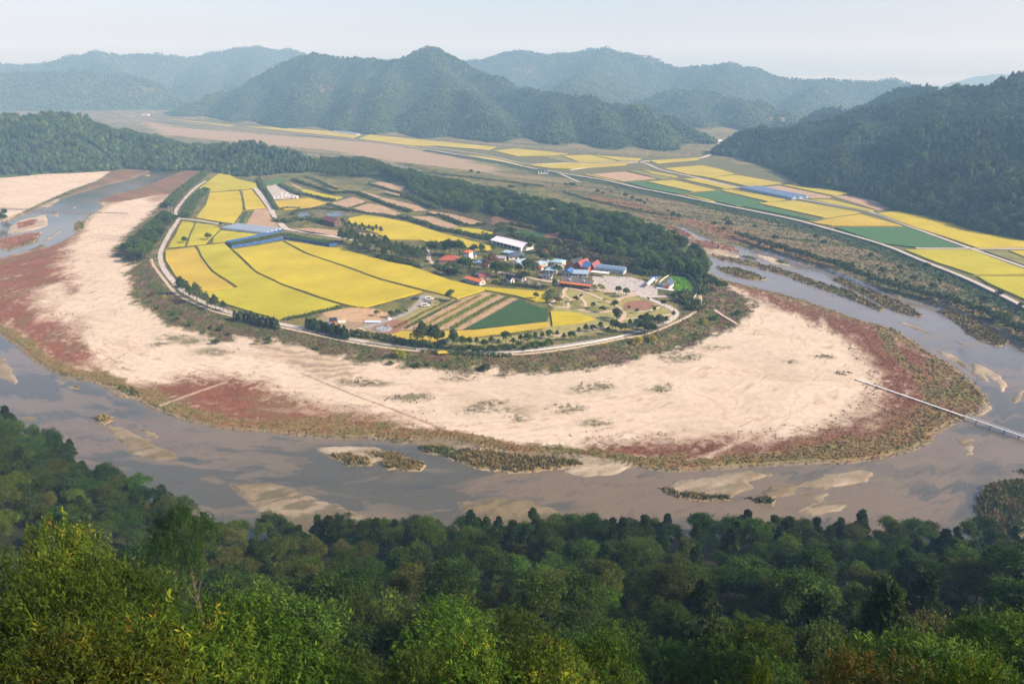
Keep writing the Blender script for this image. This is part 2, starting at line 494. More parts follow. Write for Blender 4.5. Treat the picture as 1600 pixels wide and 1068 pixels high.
WOODFLOOR = PP([(640, 290), (740, 305), (860, 330), (980, 355), (1080, 400), (1100, 440), (1040, 432), (990, 425), (930, 408), (880, 395), (850, 400), (830, 385), (770, 372), (740, 350), (690, 332), (640, 305)], VZ)
REDSOIL = PP([(770, 335), (810, 335), (850, 350), (880, 362), (900, 380), (860, 372), (800, 362), (768, 350)], VZ)
LCX, LCY = P(650, 440)

C = dict(sand=(.495, .412, .302), red=(.185, .078, .045), brown=(.185, .135, .055), scrub=(.115, .095, .048), green=(.05, .066, .025), lawn=(.27, .25, .09),
         flood=(.175, .15, .075), fgreen=(.095, .105, .042), levee=(.042, .064, .028), tan=(.33, .225, .14), soil=(.2, .14, .085), wet=(.165, .132, .076),
         grass=(.075, .088, .03), olive=(.15, .14, .04), bed=(.2, .16, .11))
C = {k: np.array(v) for k, v in C.items()}


def mixc(col, c, m):
    m = m[:, None]
    return col * (1 - m) + np.asarray(c) * m


def paint(X, Y):
    """albedo, height and herb cover of the ground at X, Y"""
    R = np.hypot(X, Y)
    n40, n12, n4, n1 = fbm(X / 40, Y / 40), fbm(X / 12 + 50, Y / 12), fbm(X / 4, Y / 4 + 9), fbm(X / 1.7 + 3, Y / 1.7, 3)
    ang, rad = np.arctan2(Y - LCY, X - LCX), np.hypot(X - LCX, (Y - LCY))
    fl = fbm(ang * 9, rad / 7, 5)                        # stretched along the bend
    fs = fbm((X * .93 - Y * .37) / 60, (X * .37 + Y * .93) / 9, 5)
    vs = fbm((X * .80 - Y * .6) / 90 + 7, (X * .6 + Y * .8) / 12, 5)   # stretched along the valley
    veg = np.zeros(X.shape)
    vh = np.full(X.shape, .5)
    # flood plain and valley floor
    far = np.clip((R - 700) / 900, 0, 1)
    col = mixc(np.tile(C['flood'], (len(X), 1)), C['fgreen'], smooth(.42, .6, vs))
    col = mixc(col, (.23, .165, .09), smooth(.54, .68, fbm((X * .8 - Y * .6) / 120, (X * .6 + Y * .8) / 16 + 40, 4)) * .7)
    d = sdf(REDFLOOD, X, Y)
    col = mixc(col, (.22, .115, .06), smooth(5, -5, d + (vs - .5) * 40) * .7)
    col = mixc(col, C['green'], smooth(.6, .72, fbm((X * .8 - Y * .6) / 70 + 30, (X * .6 + Y * .8) / 9, 5)) * .8)
    col = col * (.8 + .4 * n4)[:, None]
    veg += .55
    vh[:] = .7
    d = sdf(FLOODTAN, X, Y, 120)
    col = mixc(col, (.28, .215, .135), smooth(12, -12, d + (vs - .5) * 60))
    d = sdf(FARFIELDS, X, Y)
    m = smooth(3, -3, d)
    col = mixc(col, np.array([.11, .11, .045]), m)
    veg *= 1 - m
    d = sdf(LEVEE_SLOPE, X, Y)
    m = smooth(2.5, -2.5, d + (n12 - .5) * 8)
    col = mixc(col, C['levee'] * 1.0, m)
    z = np.full(X.shape, .9) + .5 * (n12 - .5)
    # sand of the bend and of the far bank
    ds = np.minimum(sdf(LOOP_SAND, X, Y), sdf(SAND_UL, X, Y))
    ms = smooth(1.5, -1.5, ds)
    sandc = C['sand'][None] * (.9 + .2 * n40 + .08 * (n4 - .5) + .1 * (fl - .5))[:, None]
    sandc = mixc(sandc, (.38, .30, .21), smooth(.53, .7, fs) * .5)
    sandc = mixc(sandc, (.36, .285, .20), smooth(.52, .64, fbm(ang * 6 + 11, rad / 18, 5)) * .22)
    sandc = sandc * (.93 + .14 * n1)[:, None]
    sandc = mixc(sandc, (.2, .16, .085), smooth(.66, .75, fbm(ang * 14 + 9, rad / 2.2, 5)) * .55 * smooth(.45, .6, n40))
    ch = np.abs(fbm(ang * 5 + 2, rad / 26 + n40 * .8, 4) - .5)
    sandc = mixc(sandc, (.36, .28, .19), smooth(.022, .004, ch) * .45)
    sandc = mixc(sandc, (.58, .47, .355), smooth(.05, .02, np.abs(ch - .04)) * .35)
    sandc = mixc(sandc, (.30, .19, .13), smooth(.62, .75, fbm(ang * 30 + 4, rad / 1.6, 3)) * smooth(.5, .62, fl) * .5)
    # dark scraps of grass on the sand
    for (u, v, r) in [(1026, 608, 5), (770, 640, 9), (808, 655, 4), (640, 622, 6), (590, 600, 5), (930, 662, 5), (905, 612, 5), (935, 605, 5), (560, 598, 6), (333, 551, 7),
                      (300, 535, 6), (270, 530, 6), (250, 540, 4), (720, 590, 6), (885, 640, 5), (1290, 560, 3), (1235, 568, 3), (1315, 585, 2.5), (1120, 545, 5), (1060, 560, 7)]:
        x, y = P(u, v)
        dd = np.hypot((X - x) / 1.7, (Y - y)) / r
        m = np.clip(1.25 - dd, 0, 1) * smooth(.45, .62, n1 * .5 + fl * .5 + .05)
        sandc = mixc(sandc, (.085, .085, .035), m * .85)
        veg = np.where(ms > .5, np.maximum(veg * (dd > 3), m * .6), veg)
    col = mixc(col, sandc, ms)
    veg = np.where(ms > .5, np.where(veg > .5, 0, veg), veg)
    z = np.where(ms > .5, .55 + .35 * n40 + .1 * (fl - .5), z)
    d = sdf(DUNES, X, Y)
    m = smooth(3, -3, d + (n4 - .5) * 5)
    st = np.sin(rad * 1.1 + (X + Y) * .35 + n12 * 14) * .5 + .5
    col = mixc(col, np.array([.36, .28, .19])[None] * (.72 + .45 * st)[:, None], m * .9)
    z = z + m * st * .5
    # seepweed: dense and red near the water, thinning out over the sand
    for poly, w in ((RED_L, 11.), (RED_R, 9.), (RED_UL, 6.), (RED_UR, 6.)):
        d = sdf(poly, X, Y)
        cov = smooth(w * .75, -w * .8, d + (fl - .5) * w * 3.0 + (n4 - .5) * w * .9)
        thin = smooth(.38, .55, fl * .55 + n1 * .45 + .16 * np.clip(-d / 14, -1, 1))
        m = cov * (.42 + .58 * thin) * smooth(3, 0, np.minimum(ds, d + 1.5 if w < 8 else ds)) * (.62 if w < 8 else 1)
        rc = mixc(np.tile(C['red'] * (.82 if poly is RED_R else 1), (len(X), 1)) * (.75 + .5 * n12)[:, None], (.16, .10, .05), smooth(.5, .66, fbm(ang * 8 + 3, rad / 9, 4)) * .75)
        col = mixc(col, rc, m)
        veg = np.maximum(veg, m * .6)
        vh = np.where(m > .3, .26, vh)
    # reeds and dry growth along the water
    dr = sdf(RIVER, X, Y, 80)
    lower = smooth(0, 30, LCY - Y + 60)
    wb = 5.5 + 7 * (n40 - .4)
    m = smooth(wb + 1.5, wb - 1.5, dr + (n4 - .5) * 5) * (ds < 1) * (.35 + .65 * lower)
    for poly in (BROWN_R, BROWN_L):
        d = sdf(poly, X, Y)
        m = np.maximum(m, smooth(3, -3, d + (fl - .5) * 16 + (n4 - .5) * 4) * smooth(.25, .45, n12 + .1))
    d = ldist(OLIVE_LINE, X, Y)
    m = np.maximum(m, smooth(4.5, 2.0, d + (n4 - .5) * 4))
    bc = mixc(np.tile(C['brown'], (len(X), 1)), (.15, .13, .045), smooth(.45, .62, n12))
    bc = mixc(bc, (.20, .11, .05), smooth(.5, .66, n4) * .7) * (.88 + .28 * n1)[:, None]
    col = mixc(col, bc, m)
    veg = np.maximum(veg, m)
    vh = np.where(m > .4, .36, vh)
    # scrubby bank round the village
    d = sdf(SCRUB, X, Y)
    m = smooth(3.5, -3.5, d + (n4 - .5) * 9 + (fl - .5) * 14)
    sc = mixc(np.tile(C['scrub'], (len(X), 1)), (.125, .085, .055), smooth(.42, .6, n12))
    sc = mixc(sc, C['grass'], smooth(.45, .62, fbm(ang * 22, rad / 5 + 8, 4)))
    sc = mixc(sc, (.20, .165, .07), smooth(.56, .68, n4) * .5) * (.75 + .5 * n1)[:, None]
    col = mixc(col, sc, m)
    veg = np.maximum(veg, m)
    vh = np.where(m > .4, .45, vh)
    # plateau with the village
    dp = sdf(PLATEAU, X, Y)
    mp = smooth(1.5, -1.5, dp)
    up = smooth(17, 1, dp)
    z = z * (1 - up) + VZ * up
    gc = mixc(np.tile(C['grass'], (len(X), 1)), C['olive'], smooth(.45, .62, n12)) * (.8 + .4 * n1)[:, None]
    gc = mixc(gc, C['soil'], smooth(.56, .68, n4) * .6)
    col = mixc(col, gc, mp)
    veg = np.where(mp > .5, .25, veg)
    vh = np.where(mp > .5, .4, vh)
    for poly, c, v in ((LAWN, C['lawn'], .05), (LOT, (.26, .235, .10), .05), (YARD, (.26, .2, .12), .05), (BARE, (.40, .27, .15), .02),
                       (WOODFLOOR, (.07, .065, .03), .9), (REDSOIL, (.16, .09, .06), .2)):
        d = sdf(poly, X, Y)
        m = smooth(1.2, -1.2, d + (n4 - .5) * 3)
        col = mixc(col, np.asarray(c)[None] * (.8 + .4 * n4)[:, None], m * .95)
        veg = veg * (1 - m) + v * m
    # river bed and bars
    bend = -1.1 - .8 * smooth(.4, .65, fl)
    bed = np.where(dr < 60, np.clip(-.28 + .09 * (dr + 3.5) + .0 * R, -3, .6), 9)
    bedz = np.maximum(-.20 - .05 * np.clip(-dr, 0, 14) + .42 * (fl - .42), -1.6)
    inr = smooth(1.2, -1.0, dr + (n4 - .5) * 1.4)
    z = z * (1 - inr) + np.minimum(bedz, -.06 - .08 * n12) * inr
    col = mixc(col, C['bed'], inr)
    veg *= 1 - inr
    for poly in (POND, POND2):
        d = sdf(poly, X, Y)
        m = smooth(3, -3, d)
        z = z * (1 - m) - .4 * m
    for poly, h, wet in BARS:
        d = sdf(PP(poly), X, Y, 14.0)
        if (d < 14).any():
            rise = smooth(2.0 + 1 * (wet > .4), -1.0 - .5 * (wet > .4), d + (n4 - .5) * 2.6 + (fl - .5) * 3.0)
            z = np.where(dr < 1.5, z * (1 - rise) + (h + .08) * (.65 + .6 * fl) * rise, z)
            wc = mixc(np.tile(C['sand'] * (.86 if wet < .35 else .7), (len(X), 1)), C['wet'], np.clip(wet * 1.25 + (fl - .5) * 1.8 + .2, 0, 1))
            wc = mixc(wc, (.115, .10, .062), smooth(.5, .64, fbm((X + Y * .4) / 11 + 3, (Y - X * .4) / 2.6, 4)) * min(1, wet * 1.5))
            col = np.where((dr < 1.5)[:, None], mixc(col, wc * (.85 + .3 * n1)[:, None], smooth(3, 0, d)), col)
    for poly, g in MARSH:
        d = sdf(PP(poly), X, Y, 14.0)
        m = smooth(1.2, -.6, d + (n4 - .5) * 3.2)
        mc = mixc(np.tile(np.array([.19, .145, .058]), (len(X), 1)), (.085, .10, .03), smooth(.62 - g * .35, .78 - g * .35, n4 * .6 + n12 * .4))
        col = mixc(col, mc * (.75 + .5 * n1)[:, None], m)
        z = np.where(m > .02, np.maximum(z, m * .5), z)
        veg = np.maximum(veg, m)
        vh = np.where(m > .5, 1.1, vh)
    for poly, g in REDBARS:
        d = sdf(PP(poly), X, Y, 14.0)
        m = smooth(1, -2, d + (n4 - .5) * 3) * g
        col = mixc(col, np.array([.2, .085, .05]) * np.ones((len(X), 1)), m)
        veg = np.maximum(veg, m)
    # footpath trodden through the red weed, and wheel tracks
    for ln, w, c in (([(253, 635), (300, 618), (352, 600)], 1.0, (.42, .31, .22)), ([(700, 676), (610, 640), (560, 622), (470, 585)], .6, (.22, .15, .09))):
        d = ldist(PP(ln), X, Y)
        m = smooth(w * 1.4, w * .5, d + (n1 - .5) * .8)
        col = mixc(col, c, m * .8)
        veg *= 1 - m
    return np.clip(col, .005, .9), z, veg, vh, dr, fl, fs


# ------------------------------------------------------------------ ground and water
def build_ground():
    vs = np.concatenate([np.arange(118.0, 160, .9), np.arange(160, 420, 1.15), np.arange(420, 800, 1.35), np.arange(800, 912, 5)])
    ys = np.array([P(800, v)[1] for v in vs])
    xin = np.arange(-880, 881, 2.0) / FPX
    xout = np.concatenate([np.arange(-2500, -880, 30), np.arange(-2500, -880, 30)[::-1] * -1]) / FPX
    xs = np.sort(np.concatenate([xin, xout]))
    YY, AA = np.meshgrid(ys, xs, indexing='ij')
    XX = AA * YY
    X, Y = XX.ravel(), YY.ravel()
    col, z, veg, vh, dr, fl, fs = paint(X, Y)
    h, w = XX.shape
    idx = np.arange(h * w).reshape(h, w)
    F = np.stack([idx[:-1, :-1], idx[:-1, 1:], idx[1:, 1:], idx[1:, :-1]], -1).reshape(-1, 4)
    me = big_mesh('ground', np.stack([X, Y, z], 1), F[:, ::-1], M_GROUND, col, True)
    link('ground', me, kind='structure', label='sandy bend, flood plain and valley floor round the village', category='ground')
    # water surface, only where the river and the pools run
    wet = z < .25
    near = wet[F].any(1)
    Fw = F[near]
    used = np.unique(Fw)
    mp = np.full(h * w, -1)
    mp[used] = np.arange(len(used))
    depth = np.clip(-z[used], 0, 2)
    f1, f2 = fl[used], fs[used]
    xx, yy = X[used], Y[used]
    pale = smooth(.44, .6, fbm(xx / 46 + 4 + f1 * 1.2, yy / 16 + f1 * 2, 4))
    wc = np.array([.076, .072, .05])[None] * np.ones((len(used), 1))
    wc = mixc(wc, (.162, .118, .07), pale * .85)
    wc = mixc(wc, (.165, .152, .14), smooth(255, 380, yy) * smooth(60, 140, xx) * .85)  # far right reach paler: sky reflection painted into the water colour
    sh = fbm((xx + yy * .25) / 24 + f1 * 2 + 7, yy / 6 + f1 * 3, 5)
    wc = mixc(wc, (.155, .12, .07), smooth(.53, .66, sh) * smooth(.4, .6, fbm(xx / 70 + 2, yy / 60 + 8)) * .75)
    wc = mixc(wc, (.05, .052, .043), smooth(.018, .0, np.abs(sh - .53)) * .4)
    shal = smooth(.36, .04, depth)
    wc = mixc(wc, (.15, .12, .075), shal * .8)
    wc = mixc(wc, (.05, .054, .046), smooth(.62, .74, f1 * .6 + fbm(xx / 9, yy / 5) * .4) * .5)
    mw = big_mesh('river', np.stack([xx, yy, np.zeros(len(used))], 1), mp[Fw][:, ::-1], M_WATER, wc, True)
    link('river', mw, kind='structure', label='shallow murky river winding round the sandy bend', category='river')


build_ground()


# ------------------------------------------------------------------ hills
def hill_height(X, Y, segs, slope, rough=1.0, foot=0.0):
    """ridge network: each segment carries a crest that falls away on both sides"""
    acc = np.full(X.shape, -60.0)
    k = 7.0
    hs = []
    for a, b, sl in segs:
        ax, ay, az = a
        ex, ey = b[0] - ax, b[1] - ay
        t = np.clip(((X - ax) * ex + (Y - ay) * ey) / (ex * ex + ey * ey + 1e-9), 0, 1)
        d = np.hypot(X - ax - t * ex, Y - ay - t * ey)
        hh = az + (b[2] - az) * t
        rr = 14.0
        hs.append(hh - sl * (np.sqrt(d * d + rr * rr) - rr))
    mx = np.max(hs, 0)
    s = np.zeros(X.shape)
    for q in hs:
        s += np.exp(np.clip((q - mx) / k, -30, 0))
    h = mx + k * np.log(s) * .6
    amp = smooth(-5, 50, h)
    h = h - foot
    h = h + rough * amp * ((fbm(X / 130, Y / 130) - .5) * 46 + (fbm(X / 38 + 9, Y / 38) - .5) * 13)
    return h


def net(*lines, slope=.5, tree=9.0):
    segs = []
    for ln in lines:
        sl = slope
        if isinstance(ln, tuple):
            ln, sl = ln
        pts = []
        for (u, v, d) in ln:
            x, y, z = PD(u, v, d)
            pts.append((x, y, z - tree))
        segs += [(pts[i], pts[i + 1], sl) for i in range(len(pts) - 1)]
    return segs


HILLS = {}
APRON = []
for u_, v_ in [(285, 180), (340, 186), (400, 193), (460, 197), (520, 202), (600, 209), (660, 214), (720, 220), (780, 226), (830, 230), (900, 236), (960, 240), (1010, 243), (1060, 241), (1098, 238)]:
    g_ = np.array(P(u_, v_))
    APRON.append((u_, v_ - 6.5, float(np.hypot(*g_)) * 1.035))
HILLS['mountain_central'] = dict(step=16, slope=.62, rough=1.25, label='broad forested mountain with a pointed summit across the valley', segs=net(
    [(225, 184, 2900), (262, 174, 2700), (300, 160, 2600), (350, 137, 2680), (400, 114, 2700), (440, 99, 2680), (490, 85, 2620), (525, 89, 2560), (575, 95, 2500), (620, 91, 2430), (645, 82, 2400),
     (668, 73, 2380), (692, 81, 2340), (715, 88, 2300), (745, 104, 2240), (770, 113, 2180), (800, 130, 2080), (840, 148, 1950), (880, 147, 1850), (960, 147, 1750), (1000, 158, 1680),
     (1050, 180, 1580), (1090, 202, 1500), (1122, 226, 1440)],
    [(668, 73, 2380), (690, 105, 2150), (702, 125, 1980), (688, 150, 1800), (676, 185, 1640), (660, 214, 1530)],
    [(702, 125, 1980), (740, 150, 1750), (765, 185, 1560), (780, 222, 1420)],
    [(490, 85, 2620), (482, 118, 2350), (468, 150, 2120), (455, 186, 1920)],
    [(575, 95, 2500), (560, 130, 2200), (545, 165, 1950), (535, 192, 1800)],
    [(620, 91, 2430), (600, 130, 2100), (588, 165, 1850), (580, 200, 1680)],
    [(400, 114, 2700), (384, 145, 2480), (365, 182, 2230)],
    [(860, 147, 1900), (868, 175, 1620), (872, 205, 1450), (876, 232, 1350)],
    [(930, 147, 1790), (945, 180, 1530), (955, 212, 1370), (960, 238, 1280)],
    [(990, 155, 1700), (1015, 185, 1480), (1035, 215, 1350), (1050, 240, 1280)],
    (APRON, .45), slope=.62))
HILLS['mountain_west'] = dict(step=34, slope=.42, label='hazy long mountain range on the left horizon', segs=net(
    [(-160, 110, 4500), (-60, 97, 4500), (0, 98, 4450), (40, 97, 4400), (80, 95, 4350), (115, 86, 4300), (145, 79, 4300), (185, 83, 4280), (240, 83, 4250), (280, 90, 4250), (330, 83, 4300), (370, 75, 4300), (405, 71, 4300),
     (450, 76, 4300), (490, 86, 4250), (560, 100, 4200)],
    [(-160, 120, 3400), (0, 117, 3450), (60, 109, 3450), (120, 107, 3400), (190, 109, 3350), (235, 128, 3250), (272, 150, 3100)],
    [(145, 79, 4300), (160, 100, 3900), (170, 125, 3400)],
    [(330, 83, 4300), (320, 110, 3800), (300, 140, 3300)],
    [(405, 71, 4300), (390, 100, 3800), (370, 130, 3400)]))
HILLS['mountain_east'] = dict(step=30, slope=.42, label='hazy mountain range with a long crest right of the pointed summit', segs=net(
    [(700, 100, 3700), (745, 92, 3700), (780, 83, 3700), (812, 80, 3650), (850, 85, 3600), (880, 80, 3600), (920, 76, 3550), (948, 73, 3500), (980, 80, 3450), (1010, 89, 3400), (1055, 104, 3350), (1100, 102, 3300),
     (1140, 95, 3300), (1170, 104, 3280), (1205, 116, 3250), (1240, 122, 3250), (1290, 120, 3250), (1340, 124, 3250), (1390, 124, 3250), (1440, 134, 3200), (1480, 150, 3200)],
    [(1000, 152, 2500), (1060, 136, 2450), (1110, 141, 2350), (1180, 156, 2250), (1230, 180, 2150), (1190, 205, 2000)],
    [(1140, 95, 3300), (1120, 120, 2900), (1090, 138, 2450)],
    [(1150, 148, 2300), (1165, 178, 2000), (1176, 208, 1720)],
    [(1070, 138, 2440), (1092, 175, 2050), (1112, 208, 1740)],
    [(1230, 172, 2150), (1232, 190, 1900)],
    [(948, 73, 3500), (930, 100, 3100), (900, 120, 2700), (880, 135, 2400)],
    [(1290, 120, 3250), (1270, 145, 2800), (1240, 175, 2400)]))
HILLS['mountain_right'] = dict(step=11, slope=.55, foot=13, rough=1.2, label='dark wooded hillside rising from the rice fields on the right', segs=net(
    [(1118, 243, 1260), (1160, 218, 1290), (1200, 198, 1310), (1260, 182, 1310), (1310, 172, 1300), (1350, 164, 1290), (1400, 160, 1290), (1430, 149, 1290), (1480, 141, 1290), (1530, 128, 1290), (1570, 122, 1290), (1600, 116, 1290),
     (1700, 97, 1290), (1900, 85, 1300)],
    [(1400, 152, 1700), (1440, 140, 1650), (1300, 172, 1750)],
    [(1260, 182, 1310), (1245, 220, 1160), (1230, 262, 1050)],
    [(1350, 164, 1290), (1330, 205, 1120), (1305, 260, 960), (1302, 268, 960)],
    [(1480, 141, 1290), (1460, 195, 1080), (1445, 250, 920), (1437, 283, 905)],
    [(1570, 122, 1290), (1550, 190, 1030), (1535, 260, 850), (1532, 296, 860)],
    [(1700, 97, 1290), (1670, 180, 980), (1650, 270, 790), (1655, 318, 770)], slope=.55, tree=-4))
HILLS['mountain_far'] = dict(step=70, slope=.35, label='faint pale ridge at the far right horizon', segs=net(
    [(1380, 150, 6500), (1455, 140, 6500), (1500, 126, 6500), (1545, 115, 6500), (1600, 112, 6500), (1680, 112, 6500), (1800, 120, 6500)], tree=0))
HILLS['ridge_left'] = dict(step=9, slope=.42, label='low wooded ridge beyond the sandbank on the left', segs=net(
    [(-300, 190, 1330), (-100, 180, 1340), (0, 176, 1350), (60, 174, 1350), (120, 181, 1330), (180, 190, 1310), (215, 204, 1280), (250, 216, 1240), (300, 223, 1200), (350, 227, 1160), (400, 227, 1110), (440, 234, 1080), (470, 246, 1050),
     (490, 258, 1040)],
    [(-200, 195, 1300), (-180, 230, 1230)], [(120, 185, 1320), (125, 220, 1230)], [(0, 180, 1340), (-10, 225, 1230)], [(250, 220, 1230), (265, 240, 1160)], [(370, 232, 1130), (392, 252, 1030)], tree=10))
RIDGE_SPINE = [(500, 262, 8), (560, 266, 9), (625, 282, 6), (700, 301, 6), (780, 320, 7), (860, 342, 8), (960, 368, 9), (1030, 392, 8), (1066, 404, 3)]


def ridge_segs():
    pts = [(*P(u, v, 3), h) for u, v, h in RIDGE_SPINE]
    return [(pts[i], pts[i + 1], .42) for i in range(len(pts) - 1)]


HILLS['ridge_village'] = dict(step=6, slope=.42, label='narrow wooded ridge sheltering the village', segs=ridge_segs(), rough=.25)


def build_hill(name, d):
    pts = np.array([p for s in d['segs'] for p in s[:2]])
    pad = 60 + max(0, pts[:, 2].max()) / d['slope']
    x0, y0 = pts[:, :2].min(0) - pad
    x1, y1 = pts[:, :2].max(0) + pad
    y0 = max(y0, 380)
    st = d['step']
    xs, ys = np.arange(x0, x1 + st, st), np.arange(y0, y1 + st, st)
    XX, YY = np.meshgrid(xs, ys)
    X, Y = XX.ravel(), YY.ravel()
    h = hill_height(X, Y, d['segs'], d['slope'], d.get('rough', 1.0), d.get('foot', 0))
    n = fbm(X / 90, Y / 90)
    col = np.array([.045, .068, .03])[None] * (.8 + .4 * n)[:, None]
    col = mixc(col, (.13, .10, .06), smooth(.66, .76, fbm(X / 150 + 30, Y / 150)) * .7)
    hh, ww = XX.shape
    idx = np.arange(hh * ww).reshape(hh, ww)
    F = np.stack([idx[:-1, :-1], idx[:-1, 1:], idx[1:, 1:], idx[1:, :-1]], -1).reshape(-1, 4)
    F = F[(h[F] > -1.5).any(1)]
    used = np.unique(F)
    mp = np.full(hh * ww, -1)
    mp[used] = np.arange(len(used))
    me = big_mesh(name, np.stack([X[used], Y[used], np.maximum(h[used], -4)], 1), mp[F], M_FOREST_FLOOR, col[used], True)
    plain = 'ridge' if name.startswith('ridge') else 'mountain'
    link(plain, me, kind='structure', label=d['label'], category=plain)
    d['bbox'] = (x0, y0, x1, y1)


for k_, d_ in HILLS.items():
    build_hill(k_, d_)

# the slope below the viewpoint
PROF = np.array([(-400, 95), (-120, 118), (-30, 125), (-8, 125.5), (0, 124), (5, 118), (15, 105), (30, 91), (50, 74), (80, 53), (120, 28), (150, 12), (172, 1), (185, -3), (260, -6)])


def slope_z(X, Y):
    ye = Y - np.maximum(0, -X - 84) * .63 + np.maximum(0, X - 60) * .02
    z = np.interp(ye, PROF[:, 0], PROF[:, 1])
    a = smooth(4, 25, np.hypot(X, Y))
    return z + a * smooth(-3, 12, z) * ((fbm(X / 30 + 5, Y / 30) - .5) * 9 + (fbm(X / 9, Y / 9 + 3) - .5) * 2)


def build_slope():
    xs, ys = np.arange(-520, 521, 4.0), np.arange(-300, 420, 4.0)
    XX, YY = np.meshgrid(xs, ys)
    X, Y = XX.ravel(), YY.ravel()
    z = slope_z(X, Y)
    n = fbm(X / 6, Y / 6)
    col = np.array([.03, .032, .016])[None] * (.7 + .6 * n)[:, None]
    hh, ww = XX.shape
    idx = np.arange(hh * ww).reshape(hh, ww)
    F = np.stack([idx[:-1, :-1], idx[:-1, 1:], idx[1:, 1:], idx[1:, :-1]], -1).reshape(-1, 4)
    F = F[(z[F] > -2.5).any(1)]
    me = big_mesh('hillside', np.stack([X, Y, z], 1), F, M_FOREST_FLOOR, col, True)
    link('hillside', me, kind='structure', label='steep wooded slope falling from the viewpoint to the river', category='hillside')


build_slope()
# ------------------------------------------------------------------ fields, roads
RICE = mat('ripe_rice', (.43, .345, .018), 0.9, .13, .035, spec=.1, wave=None)
RICEG = mat('greenish_rice', (.375, .335, .018), 0.9, .13, .035, spec=.1)
RICEO = mat('golden_rice', (.43, .315, .03), 0.9, .13, .035, spec=.1)
RICEF = mat('far_rice', (.38, .315, .035), 0.9, .13, .02, spec=.1)
STUB = mat('stubble', (.35, .245, .15), 0.95, .12, .12, spec=.1)
CROP = mat('green_crop', (.055, .125, .045), 0.9, .4, .5, spec=.1)
CROPD = mat('dark_green_crop', (.034, .078, .024), 0.9, .5, 1.1, spec=.1)
OLIVE = mat('fading_crop', (.17, .165, .055), 0.9, .2, .15, spec=.1)
CONC = mat('pale_concrete', (.44, .39, .345), 0.85, .1, .3)
DIRT = mat('sandy_path', (.44, .345, .25), 0.95, .14, .5)
PLAZAM = mat('plaza_concrete', (.39, .358, .322), 0.9, .14, .3)
GREYROAD = mat('grey_gravel', (.27, .26, .24), 0.95, .12, .4)
REDDIRT = mat('red_clay', (.23, .115, .072), 0.95, .14, .3)
LEVEEROAD = mat('levee_road', (.42, .375, .32), 0.9, .1, .1)
for m_ in (RICE, RICEG, RICEO, RICEF):
    nt = m_.node_tree
    b_ = next(n for n in nt.nodes if n.type == 'BSDF_PRINCIPLED')
    src = b_.inputs['Base Color'].links[0].from_socket
    tc_ = nt.nodes.new('ShaderNodeTexCoord')
    mp_ = nt.nodes.new('ShaderNodeMapping')
    mp_.inputs['Rotation'].default_value = (0, 0, .35)
    mp_.inputs['Scale'].default_value = (.10, .55, .5)
    nz_ = nt.nodes.new('ShaderNodeTexNoise')
    nz_.inputs['Scale'].default_value = 1.0
    nz_.inputs['Detail'].default_value = 7
    nz_.inputs['Roughness'].default_value = .7
    rp_ = nt.nodes.new('ShaderNodeMix')
    rp_.data_type = 'RGBA'
    rp_.blend_type = 'MULTIPLY'
    cr_ = nt.nodes.new('ShaderNodeMapRange')
    cr_.inputs['From Min'].default_value = .42
    cr_.inputs['From Max'].default_value = .72
    nt.links.new(tc_.outputs['Object'], mp_.inputs['Vector'])
    nt.links.new(mp_.outputs[0], nz_.inputs['Vector'])
    nt.links.new(nz_.outputs[0], cr_.inputs['Value'])
    nt.links.new(cr_.outputs[0], rp_.inputs['Factor'])
    nt.links.new(src, rp_.inputs['A'])
    rp_.inputs['B'].default_value = (.74, .79, 1.7, 1)
    n2_ = nt.nodes.new('ShaderNodeTexNoise')
    n2_.inputs['Scale'].default_value = 1.3
    n2_.inputs['Detail'].default_value = 6
    n2_.inputs['Roughness'].default_value = .75
    nt.links.new(tc_.outputs['Object'], n2_.inputs['Vector'])
    g2_ = nt.nodes.new('ShaderNodeMapRange')
    g2_.inputs['From Min'].default_value = .3
    g2_.inputs['From Max'].default_value = .7
    g2_.inputs['To Min'].default_value = .84
    g2_.inputs['To Max'].default_value = 1.14
    nt.links.new(n2_.outputs[0], g2_.inputs['Value'])
    sc_ = nt.nodes.new('ShaderNodeVectorMath')
    sc_.operation = 'SCALE'
    nt.links.new(rp_.outputs['Result'], sc_.inputs[0])
    nt.links.new(g2_.outputs[0], sc_.inputs['Scale'])
    nt.links.new(sc_.outputs[0], b_.inputs['Base Color'])


def jitter_outline(pts, step, amp, seed):
    rs = np.random.RandomState(seed)
    out = []
    n = len(pts)
    for i in range(n):
        a, b = np.array(pts[i]), np.array(pts[(i + 1) % n])
        L = np.hypot(*(b - a))
        k = max(1, int(L / step))
        for j in range(k):
            out.append(a + (b - a) * j / k + (rs.rand(2) - .5) * amp * (1 if j else .3))
    return out


def shrink(pts, d):
    """move every corner of a polygon inward"""
    p = np.array(pts)
    n = len(p)
    area = 0.5 * sum(p[i][0] * p[(i + 1) % n][1] - p[(i + 1) % n][0] * p[i][1] for i in range(n))
    s = 1 if area > 0 else -1
    out = []
    for i in range(n):
        e1, e2 = p[i] - p[i - 1], p[(i + 1) % n] - p[i]
        n1 = np.array([-e1[1], e1[0]]) / (np.hypot(*e1) + 1e-9) * s
        n2 = np.array([-e2[1], e2[0]]) / (np.hypot(*e2) + 1e-9) * s
        m = n1 + n2
        m = m / max(.6, (1 + n1 @ n2))
        out.append(p[i] + m * d)
    return out


